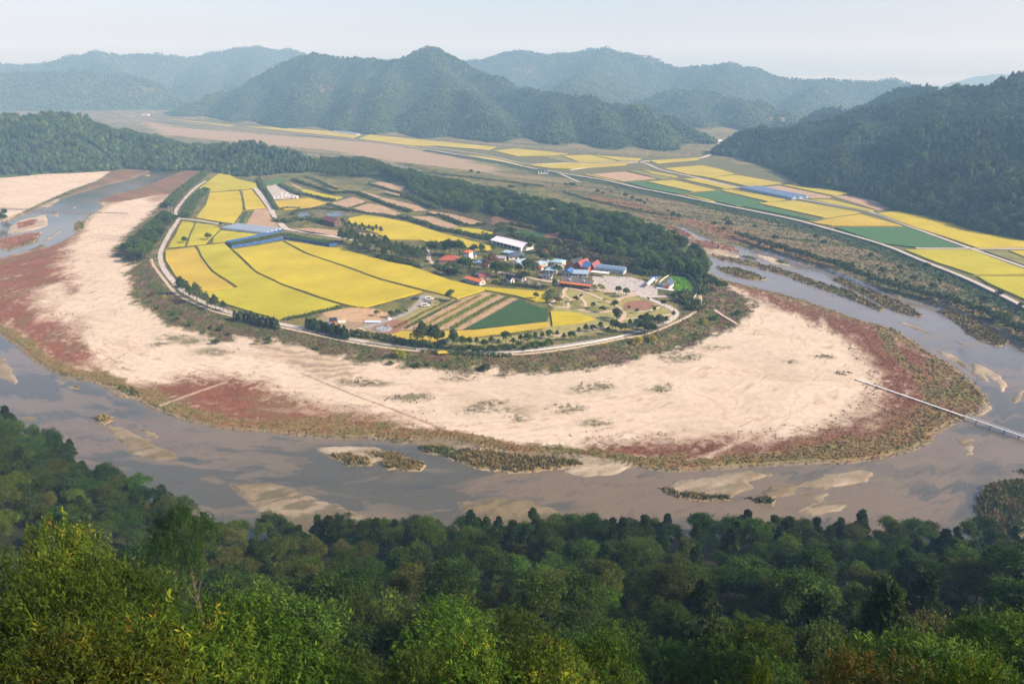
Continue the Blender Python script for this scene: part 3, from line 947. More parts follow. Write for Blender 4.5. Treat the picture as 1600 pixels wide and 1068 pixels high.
def slab(name, px, z0, h, m, label, cat='field', inset=.5, kind='structure', step=14, amp=.7, parent=None):
    pts = shrink([P(u, v, z0 + h * .8) for u, v in px], inset)
    pts = jitter_outline(pts, step, amp, int(abs(px[0][0] * 7 + px[0][1])))
    n = len(pts)
    co = [(x, y, z0 + h) for x, y in pts] + [(x, y, z0 - .15) for x, y in pts]
    a = sum(pts[i][0] * pts[(i + 1) % n][1] - pts[(i + 1) % n][0] * pts[i][1] for i in range(n))
    top = list(range(n)) if a > 0 else list(range(n))[::-1]
    fc = [top]
    for i in range(n):
        j = (i + 1) % n
        fc.append((i, n + i, n + j, j))
    me = bpy.data.meshes.new(name)
    me.from_pydata(co, [], fc)
    me.materials.append(m)
    return link(name, me, parent, kind=kind if parent is None else None, label=label, category=cat if parent is None else None)


V = [
    ('rice_field', RICEG, [(310, 295), (341, 271), (354, 270), (370, 279), (401, 286.6), (402.5, 293), (354, 297), (326, 299.5)], 'bright yellow rice field at the foot of the wooded ridge, farthest up the bank road'),
    ('rice_field', RICE, [(327, 301.5), (374, 298), (378.5, 315), (379.5, 328), (364, 349.5), (342, 346.5), (305, 340), (321, 320)], 'large yellow rice field above the junction of the pale lanes'),
    ('rice_field', RICE, [(377, 297.5), (394, 296), (416, 324), (383, 327), (380.5, 315)], 'narrow yellow rice field beside the wide concrete lane'),
    ('rice_field', RICEG, [(284.5, 346), (304, 348), (294, 371), (289.5, 383.5), (262, 386)], 'yellow rice field in the corner below the lane junction'),
    ('rice_field', RICEG, [(306, 348.5), (341, 352.5), (344, 358), (330, 371), (322, 380.5), (291, 383.5), (295.5, 371)], 'yellow rice field with two round trees at its edge'),
    ('rice_field', RICEG, [(345, 360), (412, 366.5), (354, 377), (331, 379), (333, 371)], 'slim yellow rice field below the long greenhouses'),
    ('rice_field', RICEO, [(258, 391), (304.5, 385.5), (313, 401), (331, 424), (366, 448), (313, 456.5), (302, 457.5), (273, 431.5), (258, 407)], 'golden rice field inside the bend of the bank road'),
    ('rice_field', RICEG, [(307, 384.5), (351, 379.5), (360, 388), (378, 405.5), (402, 427), (440, 445), (500, 466), (534, 476.5), (480, 489), (432, 498.5), (400, 489.5), (360, 477.5), (320, 464.5), (313, 458.5), (370, 448.5), (332, 423), (314, 400)],
     'large vivid yellow rice field ending in a point above the conifers'),
    ('rice_field', RICE, [(362, 389.5), (400, 384), (441, 377), (477, 396), (535, 415.5), (594, 437), (662, 455), (571, 480), (556, 479.5), (538, 475.5), (500, 464.5), (440, 443.5), (402, 425.5), (379, 404)], 'biggest golden yellow rice field in the middle of the bend'),
    ('rice_field', RICE, [(444, 376), (515, 386.5), (530, 386.5), (560, 396), (620, 411), (642, 415), (707, 438), (740, 446), (755, 448), (810, 452), (859, 456), (852, 470.5), (835, 470.5), (804, 461.5), (757, 453), (714, 466.5), (687, 459), (664, 453.5), (594, 435.5), (535, 414.3), (477, 394.5)],
     'long yellow rice field running past the orange roofed shed'),
    ('rice_field', RICEO, [(605, 524), (626, 516.5), (675, 517), (740, 515), (800, 508.5), (858, 502.5), (860, 509.5), (800, 518.5), (728, 527), (671, 532.5), (628, 532.5)], 'long thin golden rice field beside the road with the white railing'),
    ('rice_field', RICE, [(858.5, 486), (885.5, 486.5), (905, 489), (931, 497.5), (905, 503.5), (862, 509)], 'small tongue shaped yellow rice field beside the park'),
    ('rice_field', RICE, [(545, 340), (560, 337.5), (569, 336), (600, 340), (637, 347), (689, 363.5), (731, 374.5), (772, 385.5), (762, 391), (742, 391), (720, 383.5), (705, 380.5), (679, 381.5), (656, 375), (605, 374), (597, 368.5), (575, 361), (540, 347)],
     'large yellow rice field above the row of village pines'),
    ('rice_field', RICEG, [(705, 357), (722, 355.3), (750, 358), (771, 363.4), (759, 367.8), (731, 363.3)], 'small yellow rice field behind the white metal shed'),
    ('rice_field', RICEO, [(423, 314), (482, 309), (511, 316.5), (485, 323.5), (444.5, 327.5), (427, 322)], 'golden rice field beside the white stone garden'),
    ('rice_field', RICEG, [(467, 296), (477.5, 295.4), (507.5, 303.4), (536, 307.8), (525.5, 311.6), (500, 306.8), (476, 302.4)], 'small yellow rice field between two hedgerows'),
    ('bare_field', STUB, [(515, 317.5), (552.5, 307.3), (572.5, 315), (544, 324.5)], 'bare tan terrace next to the golden field by the stone garden'),
    ('bare_field', STUB, [(548, 326), (576, 317.3), (600, 322), (632, 336), (621, 338), (590, 335)], 'large bare tan terrace above the yellow field with pines'),
    ('bare_field', STUB, [(559, 300), (566, 298.3), (597, 307.7), (586, 311), (561, 303.3)], 'bare tan terrace between hedges in the middle of the terraces'),
    ('bare_field', STUB, [(588, 313), (598, 308.7), (632, 316), (656, 322.4), (668, 329.4), (643, 330.2), (615, 321)], 'bare tan terrace curving below the wood'),
    ('bare_field', STUB, [(640, 337.3), (675, 338.3), (719, 354), (699, 356.6), (666, 347.2)], 'bare tan terrace next to the small yellow field'),
    ('bare_field', STUB, [(661, 332.7), (675, 330), (709, 334.7), (739, 342.3), (755, 347.5), (731, 350.5), (705, 341.7), (680, 334.8)], 'bare tan terrace ending near the red soil slope'),
    ('bare_field', STUB, [(452.5, 285.5), (475, 293.3), (464, 294.6), (456, 289)], 'tiny bare tan terrace above the white stone garden'),
    ('bare_field', STUB, [(474, 281.8), (492, 287.5), (522, 298), (515, 299.7), (494, 292), (471, 283)], 'narrow bare tan terrace below the pine wood'),
    ('bare_field', STUB, [(498, 283.3), (509, 284.3), (529, 292.7), (515, 291)], 'smallest bare tan terrace under the trees'),
    ('bare_field', STUB, [(580, 287), (603, 281.5), (632, 288), (631, 297), (619, 298.6), (597, 290.5)], 'bare orange tan field at the edge of the wood'),
    ('bare_field', STUB, [(601, 297.5), (629, 303.7), (623, 305.6), (602, 301)], 'slim bare tan strip below the orange tan field'),
    ('bare_field', STUB, [(398, 326.5), (418, 326), (434, 351), (438, 357.5), (383, 352)], 'bare tan plot above the long greenhouses'),
    ('bare_field', STUB, [(454, 358), (485, 355.5), (530, 359.5), (603, 366.3), (575, 370), (530, 368.8), (485, 364.7)], 'bare tan plot below the red roofed house'),
    ('crop_field', CROPD, [(724, 514), (811, 467.5), (857, 484), (857, 500), (768, 511)], 'dark green triangular crop field beside the flower strips'),
    ('crop_field', CROP, [(412, 284.5), (425, 281.7), (445, 277.3), (442, 284.2), (413.5, 290)], 'small green crop patch below the wooded ridge'),
    ('crop_field', CROPD, [(381.5, 331.5), (386, 332), (380, 351), (371.5, 350.5)], 'narrow green bed beside the bare plot and greenhouses'),
    ('crop_field', CROPD, [(792, 359.5), (816, 357.5), (852, 366), (850, 375), (821, 369.5)], 'dark green crop field behind the white metal shed'),
]
for nm, m_, px, lb in V:
    slab(nm, px, VZ, .75 if nm != 'bare_field' else .12, m_, lb, inset=.55)
F2 = [
    ('rice_field', [(1036, 263), (1096, 258), (1125, 263.8), (1148, 271), (1105, 276.5), (1075, 273)], RICEF, 'far rice field at the foot of the dark hillside beside the valley mouth'),
    ('rice_field', [(1107, 277), (1152, 273), (1223, 286), (1169, 291.5)], RICEF, 'far rice field above the three blue tunnels'),
    ('rice_field', [(1064, 279.2), (1089, 278.6), (1152, 293), (1131, 294.5)], RICEF, 'thin far rice strip left of the three blue tunnels'),
    ('rice_field', [(1000, 264), (1058, 275), (1060, 278.7), (1020, 271)], RICEF, 'thin far rice strip along the field road'),
    ('rice_field', [(1010, 283.5), (1052, 281), (1119, 296.7), (1081, 299)], RICEF, 'far rice field between two green crops'),
    ('crop_field', [(976, 284.2), (1003, 283), (1078, 299.6), (1060, 302.6), (1020, 296.5)], CROP, 'far green crop strip beside the levee road'),
    ('bare_field', [(922, 272), (977, 268), (1027, 279), (973, 283.3)], STUB, 'far bare pink field near the sluice'),
    ('rice_field', [(910, 272), (920, 272.2), (971, 284), (962, 283.6)], RICEF, 'very thin rice strip beside the bare pink field'),
    ('crop_field', [(980, 266.7), (998, 265.7), (1058, 279), (1031, 280)], OLIVE, 'far olive green field next to the bare pink field'),
    ('crop_field', [(1072, 304), (1112, 298), (1195, 314.7), (1150, 321.5)], CROP, 'broad green crop field below the three blue tunnels'),
    ('crop_field', [(1160, 322), (1180, 317.5), (1276, 342), (1266, 343.6)], CROP, 'green crop strip tapering along the levee road'),
    ('rice_field', [(1124, 297), (1142, 296), (1229, 311.7), (1199, 314.6)], RICEF, 'rice strip directly in front of the three blue tunnels'),
    ('rice_field', [(1183, 317), (1240, 313), (1300, 323.5), (1345, 331.8), (1300, 338.5), (1287, 340)], RICEF, 'yellow rice field right of the broad green crop'),
    ('bare_field', [(1180, 293), (1219, 290), (1300, 307), (1299, 310), (1249, 309.3)], STUB, 'bare tan field behind the three blue tunnels'),
    ('rice_field', [(1222, 289.3), (1248, 286.3), (1300, 295.8), (1328, 302.5), (1302, 305.6)], RICEF, 'rice field against the dark hillside above the bare tan fields'),
    ('bare_field', [(1302, 307), (1332, 304.7), (1410, 324), (1371, 328.5)], STUB, 'bare tan field ending at the small white hut'),
    ('rice_field', [(1262, 311), (1300, 312), (1368, 329), (1361, 331), (1300, 318.5)], RICEF, 'thin rice strip between bare ground and the field road'),
    ('rice_field', [(1267, 347.3), (1300, 340.5), (1345, 334), (1412, 353), (1300, 352.5)], RICEO, 'golden rice field above the large green field by the levee'),
    ('crop_field', [(1302, 354.3), (1420, 355.3), (1506, 387), (1435, 386.6), (1379, 380.5)], CROP, 'large triangular green field beside the levee road'),
    ('rice_field', [(1369, 333.3), (1416, 326.5), (1465, 334), (1559, 351.5), (1600, 370), (1680, 386.5), (1528, 387.5), (1470, 368), (1428, 355)], RICE, 'largest yellow rice field under the dark hillside on the right'),
    ('rice_field', [(1411, 389.3), (1519, 390), (1598, 419), (1624, 428.5), (1523, 429.2), (1460, 408.7)], RICEG, 'yellow rice field below the cross lane'),
    ('rice_field', [(1525, 431), (1630, 431), (1700, 457), (1700, 505), (1600, 467.5), (1543, 442)], RICEG, 'vivid yellow rice field in the corner above the levee road'),
    ('crop_field', [(1535, 391), (1571, 391), (1600, 402.5), (1640, 425), (1600, 414.5)], OLIVE, 'olive green field at the crossing of two lanes'),
    ('rice_field', [(1575, 391), (1720, 391.5), (1720, 445), (1600, 401.5)], RICE, 'small yellow rice field beside the olive green one'),
    ('rice_field', [(560, 217), (577, 210.3), (645, 217), (776, 229.5), (762, 234.5), (679, 227.7), (641, 227.7)], RICEF, 'long far rice field at the foot of the pointed mountain'),
    ('rice_field', [(771, 235.6), (804, 231.8), (888, 240), (864, 242.7), (807, 243.7)], RICEF, 'far rice field below the notch between two spurs'),
    ('rice_field', [(724, 241.2), (772, 246.5), (822, 259.6), (773, 250.7)], RICEF, 'thin far rice strip along the levee top'),
    ('rice_field', [(824, 257.8), (874, 255.2), (900, 255.2), (978, 254), (980, 257.6), (892, 263.6), (860, 262.8)], RICEF, 'far rice field behind the grey sluice'),
    ('rice_field', [(878, 243.2), (921, 241.8), (964, 251.4), (903, 252.5)], RICEF, 'far rice field at the centre of the valley mouth'),
    ('bare_field', [(848, 245.3), (876, 243.6), (900, 252.2), (880, 252.4)], OLIVE, 'far olive plot between two far rice fields'),
    ('rice_field', [(925, 242.2), (1003, 247.6), (996, 251.2), (968, 251)], RICEF, 'far rice field below the last mountain spur'),
    ('rice_field', [(1014, 250.8), (1093, 246), (1093, 249.3), (1026, 255)], RICEF, 'far rice field at the mouth of the side valley'),
    ('rice_field', [(251, 185), (285, 187.5), (367, 196), (355, 197)], RICEF, 'farthest pale rice strip on the left across the plain'),
    ('rice_field', [(378, 197.5), (430, 199), (517, 205), (564, 211), (550, 215.6)], RICEF, 'pale rice strip under the left end of the pointed mountain'),
    ('rice_field', [(180, 179.3), (212, 181), (205, 181.6)], RICEF, 'tiny far rice strip behind the left ridge'),
    ('rice_field', [(1070, 304.6), (1078, 303.6), (1120, 315), (1112, 315.6)], RICEF, 'small thin rice wedge beside the levee road'),
]
for nm, px, m_, lb in F2:
    slab(nm, px, 1.1, .8 if nm != 'bare_field' else .25, m_, lb, inset=.8, step=40, amp=1.0)
slab('crop_field', [(1565, 350), (1600, 352), (1700, 372), (1700, 384), (1600, 366)], 1.1, 1.0, CROPD, 'dark green vegetable patch under the hillside at the right edge')
# garden beds in the flower strips
slab('garden_soil', [(622, 515.5), (714, 468.5), (757, 455.5), (811, 466.5), (723, 515)], VZ, .06, STUB, 'tan garden soil between the flower strips', cat='soil')


def ribbon(name, px, w, z, m, label, th=.12, cat='road', z1=None):
    """road strip with its two edges and thickness"""
    p = np.array([P(u, v, z) for u, v in px])
    # resample smoothly
    out = []
    for i in range(len(p) - 1):
        p0, p1, p2, p3 = p[max(i - 1, 0)], p[i], p[i + 1], p[min(i + 2, len(p) - 1)]
        k = max(2, int(np.hypot(*(p2 - p1)) / 6))
        for j in range(k):
            t = j / k
            out.append(.5 * ((2 * p1) + (p2 - p0) * t + (2 * p0 - 5 * p1 + 4 * p2 - p3) * t * t + (3 * p1 - p0 - 3 * p2 + p3) * t ** 3))
    out.append(p[-1])
    p = np.array(out)
    d = np.gradient(p, axis=0)
    d /= np.hypot(d[:, 0], d[:, 1])[:, None] + 1e-9
    nrm = np.stack([-d[:, 1], d[:, 0]], 1) * w / 2 * (.86 + .28 * vnoise(p[:, 0] / 9, p[:, 1] / 9))[:, None]
    L, R = p + nrm, p - nrm
    n = len(p)
    zz = np.linspace(z, z if z1 is None else z1, n)
    co = [(x, y, q + th) for (x, y), q in zip(L, zz)] + [(x, y, q + th) for (x, y), q in zip(R, zz)] + [(x, y, q - .3) for (x, y), q in zip(L, zz)] + [(x, y, q - .3) for (x, y), q in zip(R, zz)]
    fc = []
    for i in range(n - 1):
        fc += [(i, n + i, n + i + 1, i + 1), (2 * n + i, i, i + 1, 2 * n + i + 1), (n + i, 3 * n + i, 3 * n + i + 1, n + i + 1)]
    me = bpy.data.meshes.new(name)
    me.from_pydata(co, [], fc)
    me.materials.append(m)
    link(name, me, kind='structure', label=label, category=cat)
    return p


ROAD_MAIN = ribbon('road', [(322, 283), (310, 290), (296, 302), (284, 316), (276, 327), (274.5, 336), (279, 342), (266, 363), (253, 388), (250.5, 403), (256, 420), (272, 441), (288, 455), (321, 474), (345, 483), (370, 491), (430, 504), (480, 515), (541, 528.5), (575, 534)], 3.3, VZ, CONC, 'pale concrete road along the top of the river bank')
ribbon('road', [(575, 534), (600, 538), (651, 543.5), (717, 547.5), (800, 547.5), (867, 540.5), (967, 525.5), (1017, 512), (1040, 503)], 2.4, VZ, GREYROAD, 'grey bank road continuing below the white railing')
ROAD_OUT = ribbon('path', [(236, 404), (240, 415), (255, 435), (269, 452), (281, 463), (321, 481.5), (365, 494.5), (430, 509), (480, 520), (540, 533), (600, 542.5), (660, 549), (734, 552.5), (817, 553), (901, 542.5), (974, 528.5), (1017, 520), (1064, 500), (1085, 488), (1094, 477), (1094, 462), (1090, 448)], 1.9, VZ, DIRT, 'narrow pale footpath outside the concrete road', cat='path')
ribbon('lane', [(279, 341.5), (305, 343.8), (341, 349.5), (347, 352)], 3.2, VZ, CONC, 'short pale lane leading from the junction to the greenhouses', th=.14)
ribbon('lane', [(399, 294), (412, 311), (423, 326), (429, 341), (440, 351), (449, 358), (475, 362), (500, 366), (531, 371), (560, 376)], 5.0, VZ, CONC, 'wide pale concrete lane curving past the bare plot')
ribbon('lane', [(668, 386), (670, 399), (671, 407), (685, 415), (714, 419.5)], 3.0, VZ, CONC, 'curved concrete lane round the brick red roofed house')
ribbon('street', [(770, 424), (800, 428), (830, 434.5), (860, 440), (881, 446.5), (921, 452), (960, 456), (997, 459)], 4.2, VZ, DIRT, 'pale village street passing the red eaved restaurant', th=.15)
PZ = VZ
ribbon('park_path', [(996, 458), (1019, 469), (1043, 479), (1056, 488), (1051, 497), (1036, 505)], 3.8, PZ, CONC, 'widest park path curving round the dirt circle', th=.18)
ribbon('park_path', [(885, 449), (913, 456), (941, 467.5), (960, 476), (970, 482.5), (975, 492), (968, 502)], 2.4, PZ, DIRT, 'diagonal sandy park path', th=.16)
ribbon('park_path', [(960, 475), (967, 467.5), (980, 462.8), (996, 461)], 2.6, PZ, DIRT, 'short curved park path joining the plaza', th=.14)
ribbon('park_path', [(886, 449), (881, 454.5), (882, 461), (893, 467.5), (905, 463), (910, 460), (907, 464), (912, 470), (915, 475), (913, 481)], 2.2, PZ, DIRT, 'winding park path between the round beds', th=.2)
ribbon('park_path', [(882, 462), (866, 470), (859.5, 475), (869, 479.5), (889, 481), (910, 485.5), (929, 488.5), (950, 486.5), (970, 484)], 2.2, PZ, DIRT, 'looped park path round the two flower beds', th=.22)
ribbon('park_path', [(893, 467.5), (888, 472), (888, 478), (889, 481)], 2.0, PZ, DIRT, 'short sandy link between two park loops', th=.24)
ribbon('park_path', [(1048, 490.5), (1022, 495.5), (975, 498)], 1.6, PZ, DIRT, 'thin park path below the dirt circle', th=.13)
ribbon('park_path', [(842, 528), (880, 523), (915, 517), (950, 510), (968, 502)], 1.8, PZ, DIRT, 'sandy park path through the row of young pines', th=.14)
ribbon('park_path', [(1000, 463.5), (1040, 463), (1058, 464.5)], 3.4, PZ, CONC, 'pale path in front of the white house terrace', th=.17)
ribbon('path', [(1101, 474), (1112, 479), (1130, 489.5), (1153, 501)], 1.7, 2.9, DIRT, 'straight sandy ramp running down to the beach', cat='path', th=.15, z1=.85)
ribbon('lane', [(662, 462), (655, 474), (640, 486), (615, 497), (585, 507), (560, 514)], 3.2, VZ, GREYROAD, 'grey gravel drive beside the parked cars', th=.1)
ribbon('path', [(560, 512), (572, 519), (583, 530)], 2.0, VZ, DIRT, 'short pale path from the playground to the bank road', cat='path', th=.2)
ribbon('levee_road', LEVEE, 3.4, 1.6, LEVEEROAD, 'long pale road along the top of the far levee', th=.5)
ribbon('field_lane', [(890, 266), (940, 259), (1000, 254.5), (1032, 265), (1082, 276.5), (1152, 292.6), (1168, 293.5)], 4.0, 1.1, LEVEEROAD, 'pale lane crossing the far rice fields', th=.3)
ribbon('field_lane', [(1249, 310.5), (1300, 319.8), (1364, 333), (1420, 353.6), (1516, 388), (1600, 417.5), (1720, 462)], 3.6, 1.1, LEVEEROAD, 'pale straight lane between the right hand rice fields', th=.3)
ribbon('field_lane', [(1430, 388), (1516, 388.2), (1600, 388.8), (1720, 389)], 2.6, 1.1, LEVEEROAD, 'pale cross lane above the right corner field', th=.34)
ribbon('field_lane', [(1000, 252.5), (1050, 249.5), (1095, 246.5), (1106, 243), (1127, 236), (1131, 230), (1124, 225), (1121, 222), (1142, 219), (1158, 212)], 5.0, 1.1, LEVEEROAD, 'white road winding into the side valley', th=.4)
ribbon('field_lane', [(662, 229.5), (720, 236.5), (772, 245), (823, 255.6), (900, 253.8), (996, 252.6)], 3.4, 1.1, LEVEEROAD, 'thin pale lane between the far rice strips', th=.3)
ribbon('levee_ramp', [(868, 268.5), (885, 276), (905, 285)], 3.0, 1.0, LEVEEROAD, 'pale ramp running down the far levee', th=.4)
slab('plaza', [(926, 430), (970, 432), (986, 433), (1012, 440), (1016, 446), (1027, 447), (1028, 461), (996, 462), (960, 458), (924, 452)], VZ, .1, PLAZAM, 'broad empty concrete plaza beside the village hall', cat='plaza', inset=0, amp=.3)
slab('parking_strip', [(862, 438), (880, 437), (880, 446), (866, 441)], VZ, .09, GREYROAD, 'grey yard in front of the village houses', cat='yard', inset=0, amp=.3)
c_ = [(997.6 + 24 * math.cos(t) , 477 + 8 * math.sin(t)) for t in np.linspace(0, 2 * math.pi, 28)[:-1]]
slab('dirt_circle', c_, VZ, .07, REDDIRT, 'round red clay ground in the park', cat='ground', inset=0, amp=.2)
for cx, cy, rx, ry, lb in [(871, 475, 10, 3.4, 'round park bed planted with pines'), (900, 472.5, 10, 3.6, 'round park bed with a dark shrub'), (900, 480, 10, 3.2, 'empty oval park bed of short grass'), (930, 482.5, 14, 4.6, 'largest round park bed')]:
    slab('park_bed', [(cx + rx * math.cos(t), cy + ry * math.sin(t)) for t in np.linspace(0, 2 * math.pi, 18)[:-1]], VZ, .25, OLIVE, lb, cat='flower bed', inset=0, amp=.3)
slab('flower_plot', [(585, 509), (612, 500), (640, 500), (636, 512), (606, 525), (592, 521)], VZ, .05, REDDIRT, 'red earth playground beside the golden strip', cat='ground', inset=0)
POOLM = mat('pond_water', (.035, .042, .045), .1, .1, .5, spec=.5)
for px, lb in [([(466, 334), (474, 331.5), (483, 332.5), (484, 338), (476, 342), (468, 340)], 'small village pond beside the shelter'), ([(493, 329), (502, 329), (503, 333), (494, 333)], 'tiny garden pool'), ([(508, 333), (520, 330.5), (540, 332.5), (543, 335.5), (528, 338), (512, 338)], 'long pond behind the red roofed house')]:
    slab('pond', px, VZ, .05, POOLM, lb, cat='pond', inset=0, amp=.6, step=5)
slab('stone_garden', [(413, 292), (437, 287.5), (446, 296), (466, 306), (464, 309.5), (425, 312)], VZ, .08, PLAZAM, 'pale gravel garden with white stones', cat='garden', inset=0)
# ------------------------------------------------------------------ plants
def leaf_arrays(c, d, up, L, Wd, fold=.25):
    """flat leaves: base c, direction d, leaf normal up; two triangles each"""
    s = np.cross(d, up)
    s /= np.linalg.norm(s, axis=1)[:, None] + 1e-9
    n = np.cross(s, d)
    L = np.asarray(L)[:, None]
    Wd = np.asarray(Wd)[:, None]
    mid = c + d * L * .45
    tip = c + d * L - n * L * .08
    a = mid + s * Wd + n * Wd * fold
    b = mid - s * Wd + n * Wd * fold
    k = len(c)
    co = np.stack([c, a, tip, b], 1).reshape(-1, 3)
    i = np.arange(k) * 4
    F = np.concatenate([np.stack([i, i + 1, i + 2], 1), np.stack([i, i + 2, i + 3], 1)])
    return co, F


def unit(v):
    return v / (np.linalg.norm(v, axis=1)[:, None] + 1e-9)


def crown_points(rs, R, H0, H1, n, lobes=8, flat=1.0):
    """twig tips spread over a cluster of boughs: uneven outline, hollows between"""
    lc = unit(rs.randn(lobes, 3))
    lc[:, 2] = np.abs(lc[:, 2]) * 1.1 - .35
    lr = (.38 + .22 * rs.rand(lobes)) * (8 / max(lobes, 8)) ** .3
    lc *= (.55 + .3 * rs.rand(lobes))[:, None]
    if lobes >= 15:                                   # open, broken crown
        lc = unit(rs.randn(lobes, 3))
        lc[:, 2] = np.abs(lc[:, 2]) * 1.1 - .3
        lc *= (.5 + .5 * rs.rand(lobes))[:, None]
        lr = .24 + .17 * rs.rand(lobes)
    lc[0] = (0, 0, .55)
    k = rs.randint(0, lobes, n)
    dirs = unit(rs.randn(n, 3))
    dirs[:, 2] = np.where(dirs[:, 2] < -.35, -dirs[:, 2], dirs[:, 2])
    p = lc[k] + dirs * (lr[k] * (.5 + .5 * rs.rand(n) ** .6 + .28 * rs.rand(n) ** 6))[:, None]
    mid, half = (H0 + H1) / 2, (H1 - H0) / 2
    q = np.empty_like(p)
    q[:, :2] = p[:, :2] * R
    q[:, 2] = mid + p[:, 2] * half * flat
    return q, dirs, lc * np.array([R, R, half * flat]) + np.array([0, 0, mid])


def trunk_mesh(name, H, r, limbs, rs, sides=6, base=-1.5):
    """tapered trunk with limbs reaching into the crown"""
    co, fc = [], []

    def tube(pts, rad):
        o = len(co)
        for (p, q) in zip(pts, rad):
            for s in range(sides):
                a = 2 * math.pi * s / sides
                co.append((p[0] + q * math.cos(a), p[1] + q * math.sin(a), p[2]))
        for i in range(len(pts) - 1):
            for s in range(sides):
                s2 = (s + 1) % sides
                fc.append((o + i * sides + s, o + i * sides + s2, o + (i + 1) * sides + s2, o + (i + 1) * sides + s))
    b = (rs.rand(2) - .5) * H * .08
    sp = [(b[0] * t * 2, b[1] * t * 2, base + (H - base) * t) for t in (0, .25, .5, .75, 1)]
    tube(sp, [r * 1.25, r, r * .8, r * .55, r * .25])
    for c in limbs:
        t = .35 + .35 * rs.rand()
        p0 = np.array([b[0] * t * 2, b[1] * t * 2, base + (H - base) * t])
        if p0[2] > c[2]:
            p0[2] = max(base + .3 * (H - base), c[2] - .15 * H)
        p1 = p0 * .45 + np.array(c) * .55 + np.array([0, 0, -.05 * H])
        tube([p0, p1, c], [r * .5, r * .32, r * .1])
    me = bpy.data.meshes.new(name)
    me.from_pydata(co, [], fc)
    me.materials.append(M_BARK)
    return me


def pick(rs, pal, n):
    pal = np.array([p[:3] for p in pal]), np.array([p[3] for p in pal])
    k = rs.choice(len(pal[1]), n, p=pal[1] / pal[1].sum())
    return pal[0][k] * (.75 + .5 * rs.rand(n, 1))


def broadleaf(seed, R, H, ntwig, nleaf, L, Wd, pal, droop=.35, H0=None, lobes=8, m=None, twigr=None, flat=1.0, name='broadleaf_crown'):
    rs = np.random.RandomState(seed)
    H0 = H * .28 if H0 is None else H0
    tip, out, limbs = crown_points(rs, R, H0, H, ntwig, lobes, flat)
    twigr = L * 1.2 if twigr is None else twigr
    n = ntwig * nleaf
    c = np.repeat(tip, nleaf, 0) + rs.randn(n, 3) * twigr * .35
    o = np.repeat(out, nleaf, 0)
    d = unit(o * .7 + rs.randn(n, 3) * .75 + np.array([0, 0, -droop]))
    up = unit(np.array([0, 0, 1.]) + o * .5 + rs.randn(n, 3) * .45)
    l = L * (.65 + .6 * rs.rand(n))
    co, F = leaf_arrays(c, d, up, l, l * Wd / L * .5)
    tw = pick(rs, pal, ntwig) * (.6 + .8 * rs.rand(ntwig, 1))
    col = np.repeat(tw, nleaf, 0) * (.75 + .5 * rs.rand(n, 1))
    col = np.repeat(col, 4, 0)
    cm = big_mesh(name, co, F, m or M_LEAF, col)
    tm = trunk_mesh('trunk', H * .8, max(.05, R * .045), limbs[:6], rs)
    return tm, cm


def pine(seed, R, H, pal, bare=.45, ntuft=420, nn=7, L=.5, m=None):
    """red pine: bare crooked trunk, flat plates of upturned needles"""
    rs = np.random.RandomState(seed)
    npl = 9
    tips, cl = [], []
    for i in range(npl):
        t = i / (npl - 1)
        z = H * (bare + (1 - bare) * t * .96)
        rr = R * (1 - .75 * t ** 1.6) * (.55 + .45 * rs.rand())
        a = rs.rand() * 6.28
        off = np.array([math.cos(a), math.sin(a)]) * R * .45 * (1 - t)
        k = int(ntuft / npl)
        q = rs.rand(k) ** .5
        b = rs.rand(k) * 6.28
        tips.append(np.stack([off[0] + q * rr * np.cos(b), off[1] + q * rr * np.sin(b), z + rs.randn(k) * .18 - q * rr * .12 + .35 * (1 - q)], 1))
        cl.append((off[0], off[1], z))
    tip = np.concatenate(tips)
    sh = smooth(.2, 1, rs.rand(len(tip))) * .5
    tip[:, 2] += sh
    n = len(tip) * nn
    c = np.repeat(tip, nn, 0) + rs.randn(n, 3) * .12
    d = unit(rs.randn(n, 3) * .6 + np.array([0, 0, .75]))
    up = unit(rs.randn(n, 3))
    l = L * (.6 + .7 * rs.rand(n))
    co, F = leaf_arrays(c, d, up, l, l * .22)
    col = np.repeat(np.repeat(pick(rs, pal, len(tip)), nn, 0) * (.75 + .5 * rs.rand(n, 1)), 4, 0)
    cm = big_mesh('pine_crown', co, F, m or M_LEAF, col)
    tm = trunk_mesh('trunk', H * .95, max(.08, R * .05), cl[:7], rs)
    return tm, cm


def conifer(seed, R, H, pal, n=900, L=.5):
    rs = np.random.RandomState(seed)
    t = rs.rand(n) ** .75
    rr = R * (1 - t) ** .85 * (.45 + .6 * rs.rand(n)) * (.8 + .25 * np.sin(t * 40))
    a = rs.rand(n) * 6.28
    c = np.stack([rr * np.cos(a), rr * np.sin(a), H * .06 + t * H * .92], 1)
    o = np.stack([np.cos(a), np.sin(a), np.zeros(n)], 1)
    d = unit(o + rs.randn(n, 3) * .45 + np.array([0, 0, .25]))
    l = L * (.6 + .7 * rs.rand(n))
    co, F = leaf_arrays(c, d, unit(np.array([0, 0, 1.]) + rs.randn(n, 3) * .4), l, l * .3)
    col = np.repeat(pick(rs, pal, n), 4, 0)
    return trunk_mesh('trunk', H * .9, R * .07, [], rs), big_mesh('conifer_crown', co, F, M_HEDGE, col)


